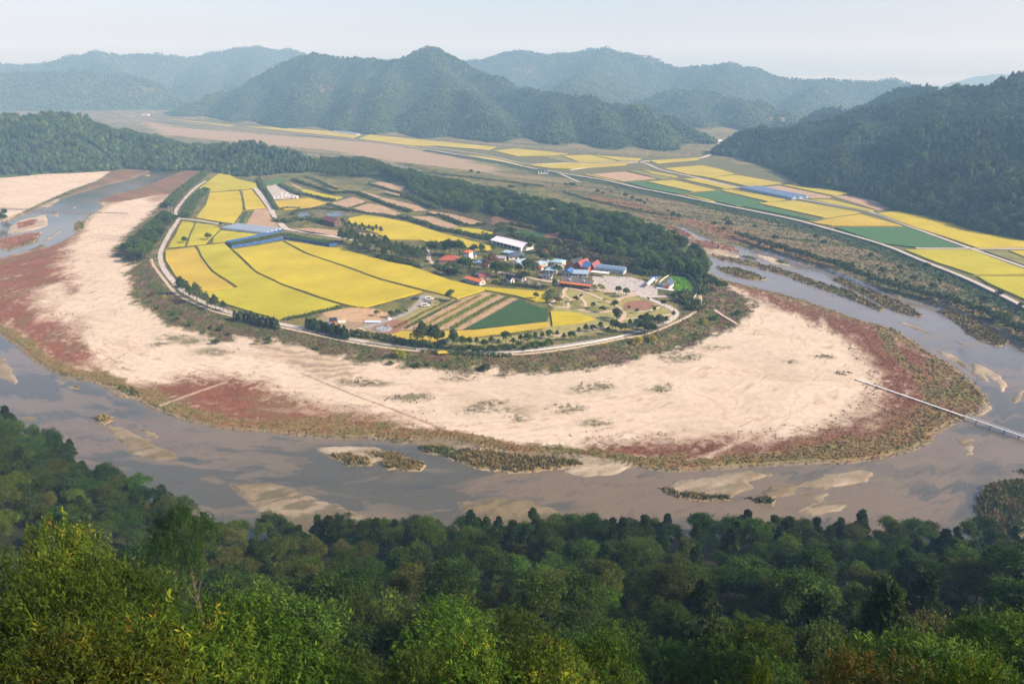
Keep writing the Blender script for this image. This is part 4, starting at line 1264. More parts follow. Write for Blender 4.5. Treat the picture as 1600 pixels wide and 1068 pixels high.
def blob_tree(seed, R, H, sub=2, pal=(.035, .055, .022), name='far_crown', leaves=0):
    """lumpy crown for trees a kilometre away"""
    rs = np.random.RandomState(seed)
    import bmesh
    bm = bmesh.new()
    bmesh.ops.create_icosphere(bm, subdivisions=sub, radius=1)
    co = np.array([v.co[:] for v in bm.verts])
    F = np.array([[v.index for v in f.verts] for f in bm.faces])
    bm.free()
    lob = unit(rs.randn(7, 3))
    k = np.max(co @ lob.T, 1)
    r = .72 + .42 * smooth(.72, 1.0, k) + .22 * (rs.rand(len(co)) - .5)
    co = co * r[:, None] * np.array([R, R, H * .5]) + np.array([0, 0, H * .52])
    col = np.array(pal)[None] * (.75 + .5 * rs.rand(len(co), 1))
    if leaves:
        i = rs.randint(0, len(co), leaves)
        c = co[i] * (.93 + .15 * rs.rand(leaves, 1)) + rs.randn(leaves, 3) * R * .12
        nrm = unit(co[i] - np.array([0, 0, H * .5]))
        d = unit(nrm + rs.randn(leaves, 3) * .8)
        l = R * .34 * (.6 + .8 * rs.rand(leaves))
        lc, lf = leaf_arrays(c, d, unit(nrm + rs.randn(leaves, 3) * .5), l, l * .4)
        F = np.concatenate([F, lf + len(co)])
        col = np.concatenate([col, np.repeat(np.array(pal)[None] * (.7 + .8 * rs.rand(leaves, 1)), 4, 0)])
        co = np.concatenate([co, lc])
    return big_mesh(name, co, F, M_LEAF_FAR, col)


DARKG = [(.026, .05, .012, 3), (.034, .06, .013, 3), (.048, .07, .015, 2), (.022, .044, .015, 2)]
MIDG = [(.042, .076, .013, 3), (.06, .092, .015, 2), (.032, .06, .013, 2)]
YELG = [(.05, .08, .013, 3), (.095, .11, .016, 1.6), (.04, .068, .013, 2.4), (.14, .12, .02, .25), (.10, .055, .02, .06)]
RUST = [(.075, .072, .02, 3), (.10, .065, .022, 2), (.05, .062, .02, 2), (.14, .07, .022, .8)]
MIDR = [(.05, .06, .018, 3), (.075, .06, .02, 1), (.04, .056, .018, 2)]
PINEG = [(.03, .05, .022, 3), (.042, .06, .024, 2), (.024, .04, .02, 2)]
GOLD = [(.2, .19, .025, 2), (.16, .17, .025, 2)]
AUTUMN = [(.12, .07, .045, 2), (.10, .075, .04, 2), (.14, .06, .04, 1)]

NEAR = [broadleaf(11, 3.0, 9, 1700, 13, .165, .05, MIDG, droop=.5, lobes=11), broadleaf(12, 3.2, 9, 1700, 13, .16, .05, DARKG, droop=.45, lobes=12),
        broadleaf(13, 2.8, 9, 1700, 13, .155, .048, YELG, droop=.5, lobes=10), broadleaf(14, 2.7, 9, 1300, 12, .15, .05, RUST, droop=.35, lobes=10)]
MID = [broadleaf(21, 3.6, 9, 620, 15, .36, .15, DARKG, lobes=18, twigr=.75), broadleaf(22, 3.3, 9.5, 560, 15, .36, .14, MIDG, lobes=16, twigr=.75), broadleaf(23, 4.0, 9, 680, 15, .38, .15, DARKG, lobes=20, twigr=.8),
       broadleaf(24, 3.2, 8.5, 560, 15, .36, .13, MIDR, lobes=15, twigr=.75), pine(25, 3.5, 9.5, PINEG, .25, 620, 13, .6), pine(26, 3.2, 10.5, PINEG, .3, 620, 13, .55)]
VTREE = [broadleaf(31, 2.9, 7, 330, 7, .6, .34, DARKG, lobes=8, m=M_HEDGE), broadleaf(32, 2.4, 6, 300, 7, .55, .3, MIDG, lobes=7, m=M_HEDGE),
         broadleaf(33, 2.6, 6.5, 300, 7, .55, .3, AUTUMN, lobes=7, m=M_HEDGE), broadleaf(34, 1.5, 4.0, 160, 6, .45, .22, GOLD, lobes=6, m=M_HEDGE)]
VPINEG = [(.045, .068, .022, 3), (.06, .08, .024, 2), (.035, .055, .02, 2)]
VPINE = [pine(41, 3.0, 7.2, VPINEG, .5, 340, 7, .65, M_HEDGE), pine(42, 2.6, 6.6, VPINEG, .52, 300, 7, .65, M_HEDGE), pine(43, 1.9, 5.2, VPINEG, .55, 220, 6, .6, M_HEDGE)]
CONI = [conifer(51, 1.8, 5.2, [(.034, .06, .026, 2), (.045, .07, .026, 1)]), conifer(52, 1.5, 4.4, [(.03, .058, .024, 2), (.04, .07, .025, 1)])]
SHRUB = [broadleaf(61, 1.5, 2.0, 150, 6, .4, .2, DARKG, H0=.1, lobes=6, m=M_HEDGE), broadleaf(62, 1.3, 1.7, 130, 6, .4, .2, MIDG, H0=.1, lobes=6, m=M_HEDGE),
         broadleaf(63, 1.4, 2.2, 140, 6, .4, .2, GOLD, H0=.1, lobes=6, m=M_HEDGE), broadleaf(64, 1.4, 1.8, 140, 6, .35, .12, [(.11, .10, .05, 2), (.09, .07, .045, 1)], H0=.1, lobes=6, m=M_HEDGE)]
RIDGE = [broadleaf(71, 4.3, 11, 300, 6, 1.0, .6, DARKG, lobes=9, H0=1.5, m=M_HEDGE), broadleaf(72, 3.9, 11.5, 280, 6, 1.0, .55, MIDG, lobes=8, H0=1.5, m=M_HEDGE),
         broadleaf(73, 4.6, 10, 300, 6, 1.05, .6, DARKG, lobes=10, H0=1.5, m=M_HEDGE), broadleaf(74, 3.6, 10.5, 280, 6, .95, .5, [(.05, .075, .025, 2), (.04, .06, .022, 2)], lobes=8, H0=1.5, m=M_HEDGE)]
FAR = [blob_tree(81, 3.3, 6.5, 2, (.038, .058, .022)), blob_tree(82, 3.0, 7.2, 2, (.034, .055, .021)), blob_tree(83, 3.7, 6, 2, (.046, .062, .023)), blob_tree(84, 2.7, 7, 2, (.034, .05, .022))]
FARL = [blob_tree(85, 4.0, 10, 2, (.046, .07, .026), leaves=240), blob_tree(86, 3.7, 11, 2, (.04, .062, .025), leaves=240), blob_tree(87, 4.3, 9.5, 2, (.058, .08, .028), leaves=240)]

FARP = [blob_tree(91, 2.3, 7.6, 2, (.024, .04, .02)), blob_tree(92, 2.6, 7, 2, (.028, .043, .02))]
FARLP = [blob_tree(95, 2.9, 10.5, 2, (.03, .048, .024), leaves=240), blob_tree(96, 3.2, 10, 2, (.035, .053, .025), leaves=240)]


def tree(name, label, proto, loc, s=1.0, sz=None, cat='tree', group=None, rs=random, trunk=True):
    """a tree of its own: Empty at its foot with trunk and crown"""
    t = thing(name, label, cat, loc, rs.random() * 6.28, group)
    t.scale = (s, s, sz if sz else s)
    t.rotation_euler = ((rs.random() - .5) * .08, (rs.random() - .5) * .08, rs.random() * 6.28)
    if trunk:
        link('trunk', proto[0], t)
    link('crown', proto[1], t)
    return t


def scatter_nodes(name, pts, protos, label, s0=.75, s1=1.3, cat='forest', mid=False, tilt=.1):
    """a far wood: crowns instanced on points"""
    me = bpy.data.meshes.new(name)
    me.vertices.add(len(pts))
    me.vertices.foreach_set('co', np.ascontiguousarray(pts, np.float32).ravel())
    o = link(name, me, kind='stuff', label=label, category=cat)
    col = bpy.data.collections.new(name + '_kinds')
    for i, p in enumerate(protos):
        q = bpy.data.objects.new('crown_kind', p)
        col.objects.link(q)
    g = bpy.data.node_groups.new(name, 'GeometryNodeTree')
    g.interface.new_socket('Geometry', in_out='INPUT', socket_type='NodeSocketGeometry')
    g.interface.new_socket('Geometry', in_out='OUTPUT', socket_type='NodeSocketGeometry')
    N, L = g.nodes, g.links
    gi, go = N.new('NodeGroupInput'), N.new('NodeGroupOutput')
    ci = N.new('GeometryNodeCollectionInfo')
    ci.inputs['Collection'].default_value = col
    ci.inputs['Separate Children'].default_value = True
    ci.inputs['Reset Children'].default_value = True
    ip = N.new('GeometryNodeInstanceOnPoints')
    ip.inputs['Pick Instance'].default_value = True
    ri = N.new('FunctionNodeRandomValue')
    ri.data_type = 'INT'
    ri.inputs[4].default_value = 0
    ri.inputs[5].default_value = len(protos) - 1
    rr = N.new('FunctionNodeRandomValue')
    rr.data_type = 'FLOAT_VECTOR'
    rr.inputs[0].default_value = (-tilt, -tilt, 0)
    rr.inputs[1].default_value = (tilt, tilt, 6.28)
    rr.inputs['Seed'].default_value = 3
    rsn = N.new('FunctionNodeRandomValue')
    rsn.data_type = 'FLOAT'
    rsn.inputs[2].default_value = s0
    rsn.inputs[3].default_value = s1
    rsn.inputs['Seed'].default_value = 5
    L.new(gi.outputs[0], ip.inputs['Points'])
    L.new(ci.outputs[0], ip.inputs['Instance'])
    L.new(ri.outputs[2], ip.inputs['Instance Index'])
    L.new(rr.outputs[0], ip.inputs['Rotation'])
    L.new(rsn.outputs[1], ip.inputs['Scale'])
    L.new(ip.outputs[0], go.inputs[0])
    md = o.modifiers.new('scatter', 'NODES')
    md.node_group = g
    return o


def hill_points(key, spacing, rs, hmin=1.5, maxang=.92):
    d = HILLS[key]
    x0, y0, x1, y1 = d['bbox']
    n = int((x1 - x0) * (y1 - y0) / spacing ** 2)
    X = x0 + rs.rand(n) * (x1 - x0)
    Y = y0 + rs.rand(n) * (y1 - y0)
    k = np.abs(X) < maxang * Y + 40
    X, Y = X[k], Y[k]
    r = d.get('rough', 1.0)
    h = hill_height(X, Y, d['segs'], d['slope'], r, d.get('foot', 0))
    k = h > hmin
    X, Y, h = X[k], Y[k], h[k]
    # leave out the far flanks nobody can see
    e = 12.0
    R = np.hypot(X, Y)
    h2 = hill_height(X + X / R * e, Y + Y / R * e, d['segs'], d['slope'], r, d.get('foot', 0))
    sl = (h2 - h) / e
    vis = sl > (h - CAMZ) / R - .12
    return np.stack([X[vis], Y[vis], h[vis] - .4], 1)


rs_ = np.random.RandomState(5)


def stands(pts, where, kinds_a, kinds_b, s0, s1, cell):
    """broadleaf woods with stands of pine among them"""
    n = fbm(pts[:, 0] / cell + 3, pts[:, 1] / cell + 8, 4) + .06 * (np.random.RandomState(2).rand(len(pts)) - .5)
    scatter_nodes('forest', pts[n < .5], kinds_a, 'dense broadleaf forest covering ' + where, s0, s1)
    scatter_nodes('forest', pts[n >= .5], kinds_b, 'darker pine stands in the forest covering ' + where, s0 * .9, s1 * .95)


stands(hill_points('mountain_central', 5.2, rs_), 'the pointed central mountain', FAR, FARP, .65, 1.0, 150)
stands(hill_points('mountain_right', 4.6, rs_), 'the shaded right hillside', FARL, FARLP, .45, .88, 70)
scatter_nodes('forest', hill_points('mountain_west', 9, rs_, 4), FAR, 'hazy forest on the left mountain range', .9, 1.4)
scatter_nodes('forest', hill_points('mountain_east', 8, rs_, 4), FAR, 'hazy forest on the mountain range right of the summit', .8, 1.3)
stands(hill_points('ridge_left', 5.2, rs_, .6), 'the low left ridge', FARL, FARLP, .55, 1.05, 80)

# wood on the ridge behind the village: the nearest trees singly
WOOD_EDGE = PP([(486, 258), (505, 254), (540, 256), (575, 258), (630, 274), (700, 291), (780, 311), (860, 330), (900, 337), (960, 352), (1020, 374), (1070, 394), (1100, 408), (1112, 424), (1106, 436), (1090, 438), (1070, 431), (1045, 428),
                (1000, 420), (950, 402), (900, 384), (865, 366), (840, 356), (800, 342), (770, 336), (730, 330), (690, 322), (660, 312), (640, 300), (636, 290), (600, 277), (560, 277), (500, 274)], 4)
pts = hill_points('ridge_village', 5.6, rs_, -30)
x0, y0 = WOOD_EDGE.min(0)
x1, y1 = WOOD_EDGE.max(0)
n_ = int((x1 - x0) * (y1 - y0) / 31)
wx, wy = x0 + rs_.rand(n_) * (x1 - x0), y0 + rs_.rand(n_) * (y1 - y0)
k_ = sdf(WOOD_EDGE, wx, wy) < -1
wx, wy = wx[k_], wy[k_]
wh = np.maximum(hill_height(wx, wy, HILLS['ridge_village']['segs'], .42, .25), 2.5) - .3
o_ = np.argsort(wx * -.35 + wy)
random.seed(3)
NSINGLE = 130


def ridge_label(x, y, z):
    u, v = pix(x, y, z)
    w = 'above the bright garden' if u > 1068 else 'above the white house and tent' if u > 1005 else 'above the barrel roofed barn' if u > 940 else 'above the coloured halls'
    f = 'front row' if v > 372 + (u - 900) * .22 else 'crest' if v < 352 + (u - 900) * .2 else 'middle row'
    return f + ' broadleaf tree of the village wood, ' + w



for i in o_[:NSINGLE]:
    tree('ridge_tree', ridge_label(wx[i], wy[i], wh[i] + 7), RIDGE[random.randrange(4)], (wx[i], wy[i], wh[i]), .62 + .4 * random.random(), group='trees at the near end of the village ridge')
rest = np.stack([wx, wy, wh], 1)[o_[NSINGLE:]]
scatter_nodes('wood', rest, [p[1] for p in RIDGE], 'broadleaf wood along the ridge behind the village terraces', .6, 1.02, cat='wood')


# wooded slope in front
def slope_trees():
    rs = np.random.RandomState(21)
    n = 9000
    X = rs.uniform(-330, 330, n)
    Y = rs.uniform(9, 330, n)
    z = slope_z(X, Y)
    k = (z > .5) & (np.abs(X) < .86 * Y + 16)
    X, Y, z = X[k], Y[k], z[k]
    R = np.hypot(X, Y)
    keep, cells = [], {}
    for i in np.argsort(rs.rand(len(X))):
        sp = 3.6 if R[i] < 45 else 4.4
        cx, cy = int(X[i] // 5), int(Y[i] // 5)
        ok = True
        for a in (-1, 0, 1):
            for b in (-1, 0, 1):
                for j in cells.get((cx + a, cy + b), ()):
                    if (X[i] - X[j]) ** 2 + (Y[i] - Y[j]) ** 2 < sp * sp:
                        ok = False
        if ok:
            cells.setdefault((cx, cy), []).append(i)
            keep.append(i)
    keep = np.array(keep)
    return X[keep], Y[keep], z[keep], R[keep]


HERO = [  # foreground trees named by the place of their top in the photograph: u, v of the top, distance, kind, label
    (185, 962, 11.5, 2, 'yellow green oak with long drooping leaves, nearest tree in the lower left corner', .8),
    (60, 985, 10.5, 2, 'yellow tinged oak sapling at the very lower left edge', .62),
    (360, 905, 19, 0, 'fresh green leafy tree standing alone right of the yellow green oak', .85),
    (455, 965, 21, 1, 'dark green leafy tree behind the fresh green one', .75),
    (50, 812, 27, 2, 'tall leafy tree with yellow top at the left edge', .8),
    (20, 860, 20, 0, 'green leafy tree below the yellow topped one at the left edge', .8),
    (130, 850, 26, 0, 'dense green tree in the left foreground next to the yellow topped one', .85),
    (280, 775, 60, 1, 'rounded dark tree above the fresh green one', 1.0),
    (740, 985, 16, 2, 'yellow green leafy tree left of centre at the bottom edge', .72),
    (850, 970, 17, 2, 'tallest yellow green leafy tree at the bottom centre', .8),
    (930, 1000, 19, 0, 'pale green leafy tree right of the yellow green pair at the bottom centre', .72),
    (640, 1000, 22, 1, 'shaded green tree left of the yellow green pair', .7),
    (1400, 990, 17, 3, 'rust tinged oak with narrow leaves in the lower right foreground', .72),
    (1320, 1010, 18, 3, 'smaller rust tinged oak left of the larger one', .6),
    (1575, 1030, 10, 2, 'yellowing twig top in the lower right corner', .4),
    (1192, 1054, 9.5, 2, 'small yellow shoot poking up at the bottom edge', .18),
]


def slope_where(p):
    u, v = pix(p[0], p[1], p[2] + 7)
    e = 640 + 190 * min(1, max(0, u / 420)) ** .7
    row = 'on the canopy edge' if v < e + 45 else 'high in the canopy' if v < e + 100 else 'mid canopy' if v < 950 else 'low in the canopy'
    h = ('below the left river bend' if u < 160 else 'below the long wet sandbar' if u < 480 else 'left of the yellow green pair' if u < 760 else 'above the yellow green pair' if u < 960 else
         'right of the yellow green pair' if u < 1180 else 'above the rust tinged oaks' if u < 1440 else 'near the lower right corner')
    return row + ', ' + h


sx, sy, sz_, sr = slope_trees()
hero_xy = []
random.seed(9)
for u, v, d, k, lb, s in HERO:
    x, y, zt = PD(u, v, d)
    zt = zt - .085 * 9 * s
    zg = float(slope_z(np.array([x]), np.array([y]))[0])
    Hn = max(zt - zg, 1.0)
    t = tree('oak_tree', lb, NEAR[k], (x, y, zt - 9 * (Hn / 9 if .5 < Hn / 9 < 1.5 else s)), s, sz=None, group=None)
    hz = Hn / 9.0
    t.scale = (s, s, min(max(hz, .3), 1.5))
    t.location.z = zt - 9 * t.scale[2]
    hero_xy.append((x, y, 2.6 * s))
order = np.argsort(sr)
cnt, rest = 0, []
hx = np.array([h[:2] for h in hero_xy])
hr = np.array([h[2] for h in hero_xy])
for i in order:
    if (np.hypot(hx[:, 0] - sx[i], hx[:, 1] - sy[i]) < hr + .6).any():
        continue
    p = (sx[i], sy[i], sz_[i])
    # nothing may stand in front of the foreground trees or hide the view
    top = math.atan2(CAMZ - (sz_[i] + 9.5), sr[i])
    if sr[i] < 26 and top < math.radians(45):
        continue
    inview = abs(sx[i]) < .78 * (sy[i] * .93 + (CAMZ - sz_[i]) * .36) + 6
    if inview and cnt < 284:
        q = fbm(np.array([sx[i] / 25.]), np.array([sy[i] / 25.]))[0]
        right = sx[i] > 25 + 60 * (random.random() - .5)
        if sr[i] < 42:
            k = random.choice([0, 1, 1, 0, 3 if right else 2])
            pr, nm, lb, gr = NEAR[k], 'oak_tree', ['green leafy oak ', 'dark leafy oak ', 'yellow green oak ', 'rust tinged oak '][k] + slope_where(p), 'leafy trees on the upper foreground slope'
        else:
            if right and random.random() < .62:
                pr, nm = MID[random.choice([4, 5, 4, 5, 3])], 'slope_pine' 
                if pr is MID[3]:
                    nm = 'slope_tree'
            else:
                pr, nm = MID[random.choice([0, 1, 2, 0, 2, 3 if q > .55 else 1])], 'slope_tree'
            if nm == 'slope_pine':
                lb, gr = 'soft needled pine ' + slope_where(p), 'pines in the foreground slope'
            else:
                lb, gr = ('rust tinged' if pr is MID[3] else 'fresh green' if pr is MID[1] else 'dark green') + ' broadleaf tree ' + slope_where(p), 'broadleaf trees of the foreground slope'
        s = .6 + .7 * random.random() ** 1.3
        tree(nm, lb, pr, p, s, sz=s * (.85 + .3 * random.random()), group=gr)
        cnt += 1
    else:
        rest.append(p)
print('SLOPE TREES single', cnt, 'rest', len(rest))
scatter_nodes('forest', np.array(rest), [p[1] for p in MID], 'remaining trees of the dark wooded slope down to the river', .72, 1.15)
M_UNDER = M_HEDGE
# ------------------------------------------------------------------ hedges, crop rows, herbs
def resample(p, step):
    out = []
    for i in range(len(p) - 1):
        L = np.hypot(*(p[i + 1] - p[i]))
        k = max(1, int(L / step))
        for j in range(k):
            out.append(p[i] + (p[i + 1] - p[i]) * j / k)
    out.append(p[-1])
    return np.array(out)


def leafy_strip(name, label, px, w, h, pal, z=VZ, dens=2.2, leaf=.7, cat='hedge', group=None, seed=1, kind=None, lump=.6):
    """growth along a line: many leaf faces heaped into an uneven bank"""
    rs = np.random.RandomState(seed)
    p = resample(np.array([P(u, v, z) for u, v in px]), 1.0)
    n = int(len(p) * w * dens * (1 + h * .6) * 1.6)
    i = rs.randint(0, len(p) - 1, n)
    d = p[i + 1] - p[i]
    d /= np.hypot(d[:, 0], d[:, 1])[:, None] + 1e-9
    off = (rs.rand(n) + rs.rand(n) - 1) * w * .55
    q = p[i] + np.stack([-d[:, 1], d[:, 0]], 1) * off[:, None] + rs.randn(n, 2) * .4
    hh = h * (1 - lump + lump * 1.6 * fbm(q[:, 0] / 5, q[:, 1] / 5, 3)) * (1 - (np.abs(off) / (w * .62)) ** 2.5)
    zz = z + np.clip(hh, .1, None) * (1 - rs.rand(n) ** 2 * .8)
    c = np.stack([q[:, 0], q[:, 1], zz], 1)
    dd = unit(rs.randn(n, 3) + np.array([0, 0, .5]))
    l = leaf * (.6 + .8 * rs.rand(n))
    co, F = leaf_arrays(c, dd, unit(np.array([0, 0, 1.]) + rs.randn(n, 3) * .5), l, l * .42)
    col = np.repeat(pick(rs, pal, n), 4, 0)
    me = big_mesh(name, co, F, M_HEDGE, col)
    return link(name, me, label=label, category=cat, group=group, kind=kind)


HEDGES = [
    ([(457, 281.5), (470, 286), (486, 291), (505, 297), (521, 303), (533, 302), (545, 301.5), (560, 303), (580, 311), (600, 318.5), (622, 326), (643, 332)], 9, 2.6, 'longest hedgerow winding through the middle of the bare terraces'),
    ([(477, 277), (495, 282), (513, 291), (528, 297)], 5, 2.0, 'short hedgerow under the pine wood'),
    ([(476, 304.5), (492, 308), (508, 312), (524, 315)], 5, 2.2, 'hedgerow between the small yellow field and the golden field'),
    ([(628, 307.5), (645, 311), (660, 318), (672, 324), (688, 327)], 13, 3.4, 'wide dark thicket below the wood at the top terrace'),
    ([(668, 335), (690, 339), (708, 346), (722, 352), (738, 354), (760, 351)], 6, 2.2, 'hedgerow above the small yellow field'),
    ([(622, 339), (640, 344), (665, 351.5), (690, 360), (715, 364), (740, 370), (765, 376)], 8, 2.8, 'hedgerow along the upper edge of the large yellow field'),
    ([(600, 304), (612, 306.5), (626, 310)], 4, 1.6, 'short low hedge on the upper terraces'),
    ([(576, 288), (592, 293), (612, 299), (630, 304), (645, 306)], 5, 1.8, 'hedge below the orange tan field'),
    ([(437, 289), (448, 295), (460, 302), (474, 306)], 10, 2.8, 'broad shrub belt beside the white stone garden'),
    ([(511, 319.5), (530, 325), (548, 328), (570, 333.5), (600, 337), (622, 341.5)], 4.5, 1.6, 'hedge between the bare terraces and the yellow field with pines'),
    ([(544, 325.3), (560, 321), (575, 316.5)], 1.6, .9, 'thin hedge dividing two bare terraces'),
    ([(412, 293), (420, 306), (426, 318), (432, 328)], 5, 1.8, 'hedge along the wide lane beside the stone garden'),
    ([(404, 280), (408, 290), (414, 298)], 6, 2.4, 'shrubs at the corner of the topmost field'),
    ([(430, 345), (445, 348), (470, 343), (490, 344), (510, 349)], 9, 2.0, 'loose shrubs round the village pond'),
    ([(455, 336), (465, 330), (480, 328), (500, 326.5), (530, 328), (548, 331)], 6, 1.8, 'shrubs behind the village pond'),
    ([(435, 328), (448, 326), (470, 326)], 4, 1.5, 'shrubs under the golden field'),
    ([(288, 340), (293, 330), (300, 318), (309, 306), (322, 298)], 13, 2.6, 'ragged shrub belt between the bank road and the yellow field'),
    ([(262, 322), (275, 308), (288, 295), (305, 283), (322, 270), (335, 264)], 14, 2.6, 'dark green hedge bank running up to the left ridge'),
    ([(775, 353), (800, 351), (830, 357), (855, 363)], 6, 2.2, 'hedge above the dark green field'),
    ([(770, 376), (760, 372), (752, 371)], 6, 2.6, 'shrubs left of the white metal shed'),
    ([(800, 366), (820, 373), (840, 378), (860, 380)], 10, 2.4, 'thicket behind the white metal shed'),
    ([(850, 392), (880, 398), (910, 405), (950, 412), (985, 420)], 22, 3.6, 'dark scrub slope behind the coloured halls'),
    ([(870, 380), (900, 389), (940, 400), (980, 411), (1010, 421)], 14, 3.0, 'upper dark scrub slope under the ridge wood'),
    ([(990, 424), (1010, 430), (1030, 431), (1050, 429)], 9, 2.2, 'green shrubs behind the blue roofed kiosk'),
    ([(1088, 432), (1096, 445), (1097, 462)], 7, 2.6, 'shrubs along the footpath beside the bright garden'),
    ([(1064, 470), (1076, 474), (1088, 478), (1080, 486)], 12, 2.6, 'dark shrub clump where the footpath bends'),
    ([(1052, 462), (1066, 466), (1076, 463)], 9, 2.6, 'shrubs below the bright green garden'),
    ([(720, 430), (712, 428), (700, 424), (690, 420), (680, 414)], 6, 1.6, 'green verge beside the curved lane'),
    ([(770, 443), (790, 446), (812, 447), (830, 449), (856, 452)], 3.5, 1.2, 'low hedge behind the long yellow field'),
    ([(862, 455), (858, 463), (853, 471)], 4, 1.4, 'hedge at the end of the long yellow field'),
    ([(590, 403), (615, 410), (640, 413), (660, 419)], 4, 1.4, 'weedy verge below the village pines'),
    ([(445, 500), (475, 493.5), (505, 486.5), (535, 480)], 5, .6, 'green grass bank at the tip of the vivid yellow field'),
    ([(580, 527), (605, 532), (625, 536), (650, 540)], 4, 1.8, 'clipped shrubs along the bank road near the playground'),
    ([(548, 524), (562, 525.5), (578, 528)], 5, 2.0, 'shrub clump left of the short pale path'),
    ([(1150, 366), (1190, 380), (1250, 398), (1300, 412), (1340, 428), (1390, 447), (1430, 456), (1480, 470), (1540, 490), (1600, 520), (1650, 548)], 7, 2.2, 'long green thicket along the far river bank'),
    ([(880, 301), (920, 313), (960, 322), (1000, 331), (1040, 338)], 5, 1.6, 'dark green thicket line across the flood plain behind the village wood'),
    ([(640, 268), (680, 272), (720, 276), (780, 283), (850, 292)], 5, 1.5, 'green thicket line on the flood plain behind the upper terraces'),
    ([(660, 550), (700, 553), (750, 556), (800, 557)], 2.5, .9, 'low hedge outside the footpath'),
]
for i, (px, w, h, lb) in enumerate(HEDGES):
    leafy_strip('hedgerow', lb, px, w * (.62 if px[0][1] < 345 and px[0][0] > 430 else .9), h * (1.1 if px[0][1] < 345 and px[0][0] > 430 else 1.5), lump=.9, leaf=1.05, dens=1.5, pal= [(.032, .055, .02, 3), (.045, .07, .022, 2), (.07, .07, .03, 1)] if 'scrub slope' not in lb else [(.05, .055, .028, 3), (.036, .052, .022, 2), (.075, .062, .036, 1.5)], seed=i + 3)
leafy_strip('orchard_rows', 'dark green vine rows inside the blue net fence', [(362, 382), (385, 378.5), (415, 372.5), (443, 366.5), (475, 373), (515, 380), (530, 379)], 8.5, 1.6, [(.03, .06, .024, 2), (.045, .08, .03, 2)], cat='orchard', seed=70, lump=.3)
ROWS = [([(634, 513.5), (660, 499), (690, 483), (720, 469)], 1.8, .6, [(.03, .065, .022, 1)], 'thin green vegetable row nearest the parked cars'),
        ([(656, 514), (680, 500), (710, 484), (735, 470), (752, 461)], 2.2, .8, [(.07, .10, .02, 2), (.22, .2, .02, 1.4)], 'flower row with yellow blooms in the tan garden'),
        ([(676, 514), (700, 501), (735, 482), (762, 467), (775, 461)], 4.6, .9, [(.06, .11, .02, 2), (.2, .2, .02, 1.2)], 'widest flower row with yellow blooms'),
        ([(706, 514), (735, 497), (765, 480), (790, 467), (800, 463)], 4.2, .9, [(.035, .07, .02, 3), (.2, .2, .02, .6)], 'dark green flower row beside the triangular crop'),
        ([(618, 512), (640, 501), (662, 489), (690, 476), (706, 469)], 1.8, .8, [(.08, .10, .02, 2), (.2, .17, .02, 1)], 'yellow flower border next to the gravel drive')]
for i, (px, w, h, pal, lb) in enumerate(ROWS):
    leafy_strip('flower_row', lb, px, w, h, pal, seed=90 + i, dens=5, leaf=.5, cat='flower row', lump=.25)
leafy_strip('garden_bed', 'bright green vegetable garden inside the curved fence', [(1058, 434), (1064, 442), (1068, 452), (1069, 462)], 13, .9, [(.07, .17, .02, 2), (.1, .19, .025, 1)], seed=101, dens=3.5, leaf=.6, cat='garden', lump=.3)


def herbs():
    rs = np.random.RandomState(77)
    n = 520000
    v = 1 / np.exp(rs.uniform(math.log(1 / 900.), math.log(1 / 165.), n))
    a = rs.uniform(-.86, .86, n)
    Y = 165 * (900 / 165) ** rs.rand(n)
    X = a * Y
    col, z, veg, vh, dr, fl, fs = paint(X, Y)
    k = (rs.rand(n) < veg * .8) & (z > .02) & (vh > .2)
    X, Y, z, vh, col = X[k], Y[k], z[k], vh[k], col[k]
    n = len(X)
    sc = np.clip(np.hypot(X, Y) / 330, .8, 2.2)
    nb = 3
    c = np.repeat(np.stack([X, Y, z - .05], 1), nb, 0) + np.concatenate([rs.randn(n * nb, 2) * .22, np.zeros((n * nb, 1))], 1) * np.repeat(sc, nb)[:, None]
    hh = np.repeat(vh * (.5 + .8 * rs.rand(n)) , nb) * (.6 + .7 * rs.rand(n * nb))
    w = np.repeat(sc, nb) * (.22 + .2 * rs.rand(n * nb))
    ang = rs.rand(n * nb) * 6.28
    lean = rs.randn(n * nb, 2) * .35 * hh[:, None]
    dx, dy = np.cos(ang) * w, np.sin(ang) * w
    a_ = c + np.stack([dx, dy, 0 * dx], 1)
    b_ = c - np.stack([dx, dy, 0 * dx], 1)
    t_ = c + np.stack([lean[:, 0], lean[:, 1], hh], 1)
    co = np.stack([a_, b_, t_], 1).reshape(-1, 3)
    F = np.arange(n * nb * 3).reshape(-1, 3)
    cc = np.clip(np.repeat(np.repeat(col, nb, 0) * (.8 + .5 * rs.rand(n * nb, 1)), 3, 0), 0, .6)
    me = big_mesh('dry_herbs', co, F, M_TUFT, cc)
    link('herbs', me, kind='stuff', label='dry grass, reeds and red seepweed on the banks and the sand', category='herbs')
    print('HERBS', n)


herbs()

# ------------------------------------------------------------------ single trees and shrubs of the village
random.seed(31)


def at(u, v, z=VZ):
    x, y = P(u, v, z)
    return (x, y, z)


def plant(name, label, proto, u, v, s=1.0, z=VZ, sz=None, cat='tree', group=None, trunk=True):
    return tree(name, label, proto, at(u, v, z), s, sz, cat, group, trunk=trunk)


